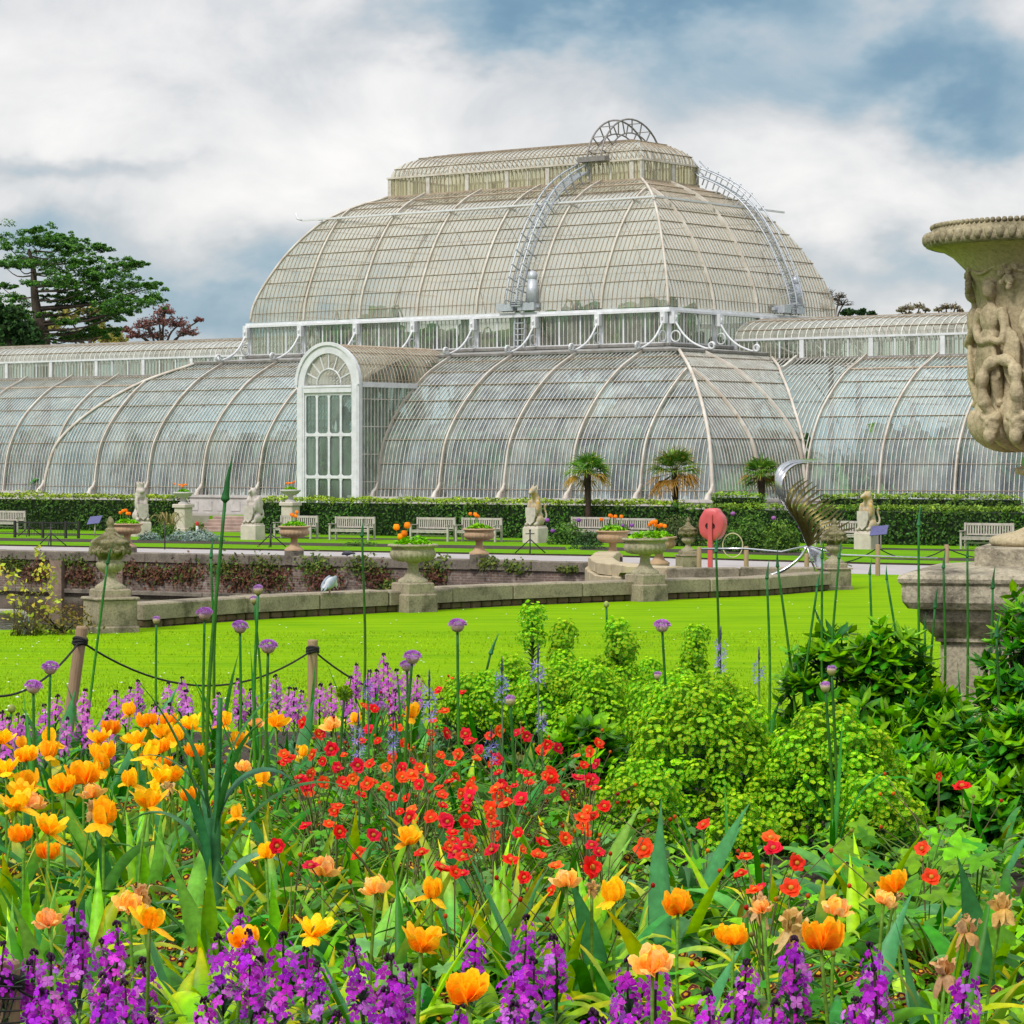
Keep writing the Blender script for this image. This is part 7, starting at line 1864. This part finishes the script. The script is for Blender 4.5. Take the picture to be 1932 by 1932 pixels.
euphorbia(1005,1128,13.2,62,100,7,'tallest narrow lime euphorbia column at the back',6,.9)
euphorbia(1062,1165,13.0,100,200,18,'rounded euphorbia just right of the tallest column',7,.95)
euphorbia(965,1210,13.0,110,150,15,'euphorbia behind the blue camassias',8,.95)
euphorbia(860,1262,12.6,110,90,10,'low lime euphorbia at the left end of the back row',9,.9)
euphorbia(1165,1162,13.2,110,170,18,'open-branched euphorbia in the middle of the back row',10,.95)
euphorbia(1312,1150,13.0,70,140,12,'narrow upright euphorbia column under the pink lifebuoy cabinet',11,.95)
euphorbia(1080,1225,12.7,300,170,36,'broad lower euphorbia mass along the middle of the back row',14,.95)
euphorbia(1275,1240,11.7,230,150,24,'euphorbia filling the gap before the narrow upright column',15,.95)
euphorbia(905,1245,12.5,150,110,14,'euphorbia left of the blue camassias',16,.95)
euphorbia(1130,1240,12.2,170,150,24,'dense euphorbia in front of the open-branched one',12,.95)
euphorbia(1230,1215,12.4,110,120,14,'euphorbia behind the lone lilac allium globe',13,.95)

# ================================================================ evergreen shrubs by the pedestal
def rosette(seed, n_, L, cols, w=.42):
    r_ = random.Random(seed); m = MB()
    for k in range(n_):
        az = k*2.4+r_.uniform(-.3,.3); tl = R(35+60*(k/n_)+r_.uniform(-15,15)); d = Vector((math.cos(az)*math.sin(tl), math.sin(az)*math.sin(tl), math.cos(tl))); l = L*r_.uniform(.75,1.1); s = Vector((-math.sin(az), math.cos(az), 0)); dr = Vector((0,0,-l*.18*r_.random()))
        c = jit(vlerp(cols[1], cols[0], min(1,k/n_*1.3)), r_, .22); p0 = Vector((0,0,-.02*k/n_))
        m.ribbon([p0, p0+d*l*.3, p0+d*l*.62+dr*.4, p0+d*l+dr], [l*.06, l*w*.85, l*w, .002], s, .10, col=c)
    return m.mesh('leaf_whorl', LEAF)
DARKG, NEWG = (.05,.17,.022), (.20,.43,.020)
RW = [rosette(i, 9, .085, (DARKG,NEWG)) for i in range(5)]; RD = [rosette(20+i, 9, .085, ((.022,.075,.022),(.07,.21,.03))) for i in range(4)]
def evergreen(uc, vt, Y, wpx, n_, label, seed, deep=.8, lo=.12):
    r_ = random.Random(seed); x = (uc-966)/F*Y; g = gz(x, Y); H = W(uc, vt, Y).z-g; Rx = wpx/F*Y/2; t = thing('evergreen_shrub', label, 'shrub', (x, Y, g)); br = MB()
    for k in range(n_):
        d = rdir(r_); d.z = abs(d.z); q_ = r_.uniform(.82,1.03) if k < n_*.65 else r_.uniform(.5,.85); bp_ = 1+.18*mnoise.noise((d.x*2+seed,d.y*2,d.z*2))
        q = Vector((d.x*Rx, d.y*Rx*deep, H*(lo+(1-lo)*d.z)))*q_*bp_; nw = q_ > .8 and r_.random() < .55+.4*d.z
        az = math.atan2(d.y, d.x); rot = Matrix.Rotation(r_.uniform(.1,.8), 3, Vector((-math.sin(az), math.cos(az), 0))).to_euler()
        ob('leaf_whorl', r_.choice(RW if nw else RD), t, q, rot, r_.uniform(.85,1.3)) if k < 96 else br.merge(WH[r_.randrange(4)], Matrix.Translation(q) @ rot.to_matrix().to_4x4() @ Matrix.Scale(r_.uniform(.85,1.3),4))
        if k % 4 == 0: br.tube([(q.x*.1,q.y*.1,0), tuple(q*.6), tuple(q)], [.008,.005,.003], 4, col=(.05,.04,.025))
    o = br.build('branches', LEAF, t)
def wh_mb(seed):
    r_ = random.Random(seed); m = MB()
    for k in range(8):
        az = k*2.4; tl = R(40+50*(k/8)); d = Vector((math.cos(az)*math.sin(tl), math.sin(az)*math.sin(tl), math.cos(tl))); l = .08*r_.uniform(.8,1.1); s = Vector((-math.sin(az), math.cos(az), 0)); c = jit(vlerp((.09,.25,.025),(.025,.09,.025),r_.random()), r_, .25)
        m.ribbon([(0,0,0), d*l*.3, d*l*.65, d*l], [l*.06,l*.3,l*.34,.002], s, .1, col=c)
    return m
WH = [wh_mb(i) for i in range(4)]
evergreen(1560,1180,13.6,210,150,'glossy evergreen shrub behind the lime euphorbia, in front of the lawn',1)
evergreen(1680,1165,13.4,165,170,'evergreen shrub with fresh green tips at the left foot of the pedestal',2)
evergreen(1932,1128,13.2,190,210,'tall evergreen shrub covering the right side of the pedestal',3)
evergreen(1775,1320,12.6,230,190,'dark spreading evergreen before the pedestal shaft',4)
evergreen(1930,1330,11.6,190,170,'leafy evergreen mass at the right edge below the pedestal',5)
evergreen(1640,1330,12.4,170,110,'dark evergreen filling the gap behind the right euphorbia sprays',6)
evergreen(1110,1350,11.9,150,90,'small glossy evergreen between camassias and euphorbia',7)
evergreen(1180,1480,10.6,140,70,'dark leafy shrub low at the left of the big euphorbia',8)
# big lobed leaves at the right
def biglobe(u, v, label, seed, n_=20, S=.075):
    r_ = random.Random(seed); p = FP(u, v, .34); t = thing('lobed_leaf_plant', label, 'plant', p)
    for k in range(n_):
        a = r_.uniform(0,6.28); q = r_.uniform(.03,.22); h = r_.uniform(.10,.34); e = Vector((q*math.cos(a), q*math.sin(a), h)); m = MB(); d = Vector((math.cos(a),math.sin(a)-.6,-.2)).normalized()
        m.tube(crom([(0,0,0), (e.x*.4,e.y*.4,h*.7), tuple(e)],4), .003, 4, col=(.12,.22,.05)); lobed(m, e, (Vector((0,-.45,1))+rdir(r_)*.35).normalized(), d, S*r_.uniform(.7,1.15), jit(r_.choice([(.06,.21,.025),(.10,.28,.03),(.15,.33,.04)]),r_,.2), 5); m.build('leaf', LEAF, t)
evergreen(1800,1440,11.4,200,120,'dark evergreen low behind the big lobed leaves',9)
evergreen(1720,1400,12.0,180,100,'evergreen between the euphorbia sprays and the pedestal shaft',10)
evergreen(1900,1470,10.6,190,120,'dark leafy shrub low at the right edge',11)
evergreen(1480,1420,11.6,200,110,'dark evergreen between the two halves of the big euphorbia',12)
biglobe(1745,1560,'plant with large maple-like lobed leaves right of the euphorbia sprays',1)
biglobe(1700,1600,'large lobed-leaf plant nearest the pair of red geums',2,14)
biglobe(1780,1690,'dark lobed-leaf plant lower right above the withered tulips',3,16,.075)
biglobe(1840,1600,'lobed-leaf plant beneath the pedestal shrubs at the right edge',4,14)
for i, (u, v) in enumerate([(1440,1640),(1300,1560),(1500,1600),(1620,1560),(1560,1680),(1680,1690),(1880,1500),(1850,1560)]):
    clump(u, v, .3, 6, 1.1, 'dark green')
label_all(cl, 'strap-leaved clump', 'strap-leaved clumps', zone)
# daisies in the lawn
m = MB(); r_ = random.Random(9)
for k in range(230):
    u = r_.uniform(0,1700); v = r_.uniform(1130,1360); Y = 16
    for _ in range(30):
        x = (u-966)/F*Y; Y += (F*(CZ-gz(x,Y))/(v-HV)-Y)*.5
    x = (u-966)/F*Y
    if Y > lerpline(POND_NEAR, min(x,7.7))-1 or Y < 15.5: continue
    m.lathe([(.0,0),(.022,.004),(0,.012)], 6, M=Matrix.Translation((x,Y,gz(x,Y)+.03)), col=(.8,.8,.76))
tag(m.build('daisies', PETAL), 'tiny white daisies scattered over the lawn', 'daisies', None, 'stuff')

# blades over the lawn
m = MB(); r_ = random.Random(19)
for k in range(26000):
    v = 1190+170*r_.random(); u = r_.uniform(-10,1800); Y = 20
    for _ in range(8):
        x = (u-966)/F*Y; Y += (F*(CZ-gz(x,Y))/(v-HV)-Y)*.6
    x = (u-966)/F*Y
    if Y < 15.0 or Y > 82 or (x < 8.2 and Y > lerpline(POND_NEAR, min(x,7.7))-.6): continue
    z = gz(x,Y); h = r_.uniform(.010,.022)*(1+Y/60); w = .004*(1+Y/30); a = r_.uniform(-.6,.6); g = r_.uniform(.72,1.2)*(1+.30*mnoise.noise((x*.5,Y*.22,3))+.10*math.sin(Y*2.4+x*.3)); c = (.29*g*r_.uniform(.85,1.15), .52*g, .003)
    o = len(m.v); dx, dy = math.cos(a)*w, math.sin(a)*w; lx, ly = r_.uniform(-.5,.5)*h, r_.uniform(-.5,.5)*h
    m.v += [(x-dx,Y-dy,z), (x+dx,Y+dy,z), (x+lx,Y+ly,z+h)]; m.f.append((o,o+1,o+2)); m.m.append(0); m.sm.append(False); m.c += [c]*3
m.usecol = True
tag(m.build('grass_blades', FAR), 'short mown grass blades over the lawn', 'grass', None, 'stuff')
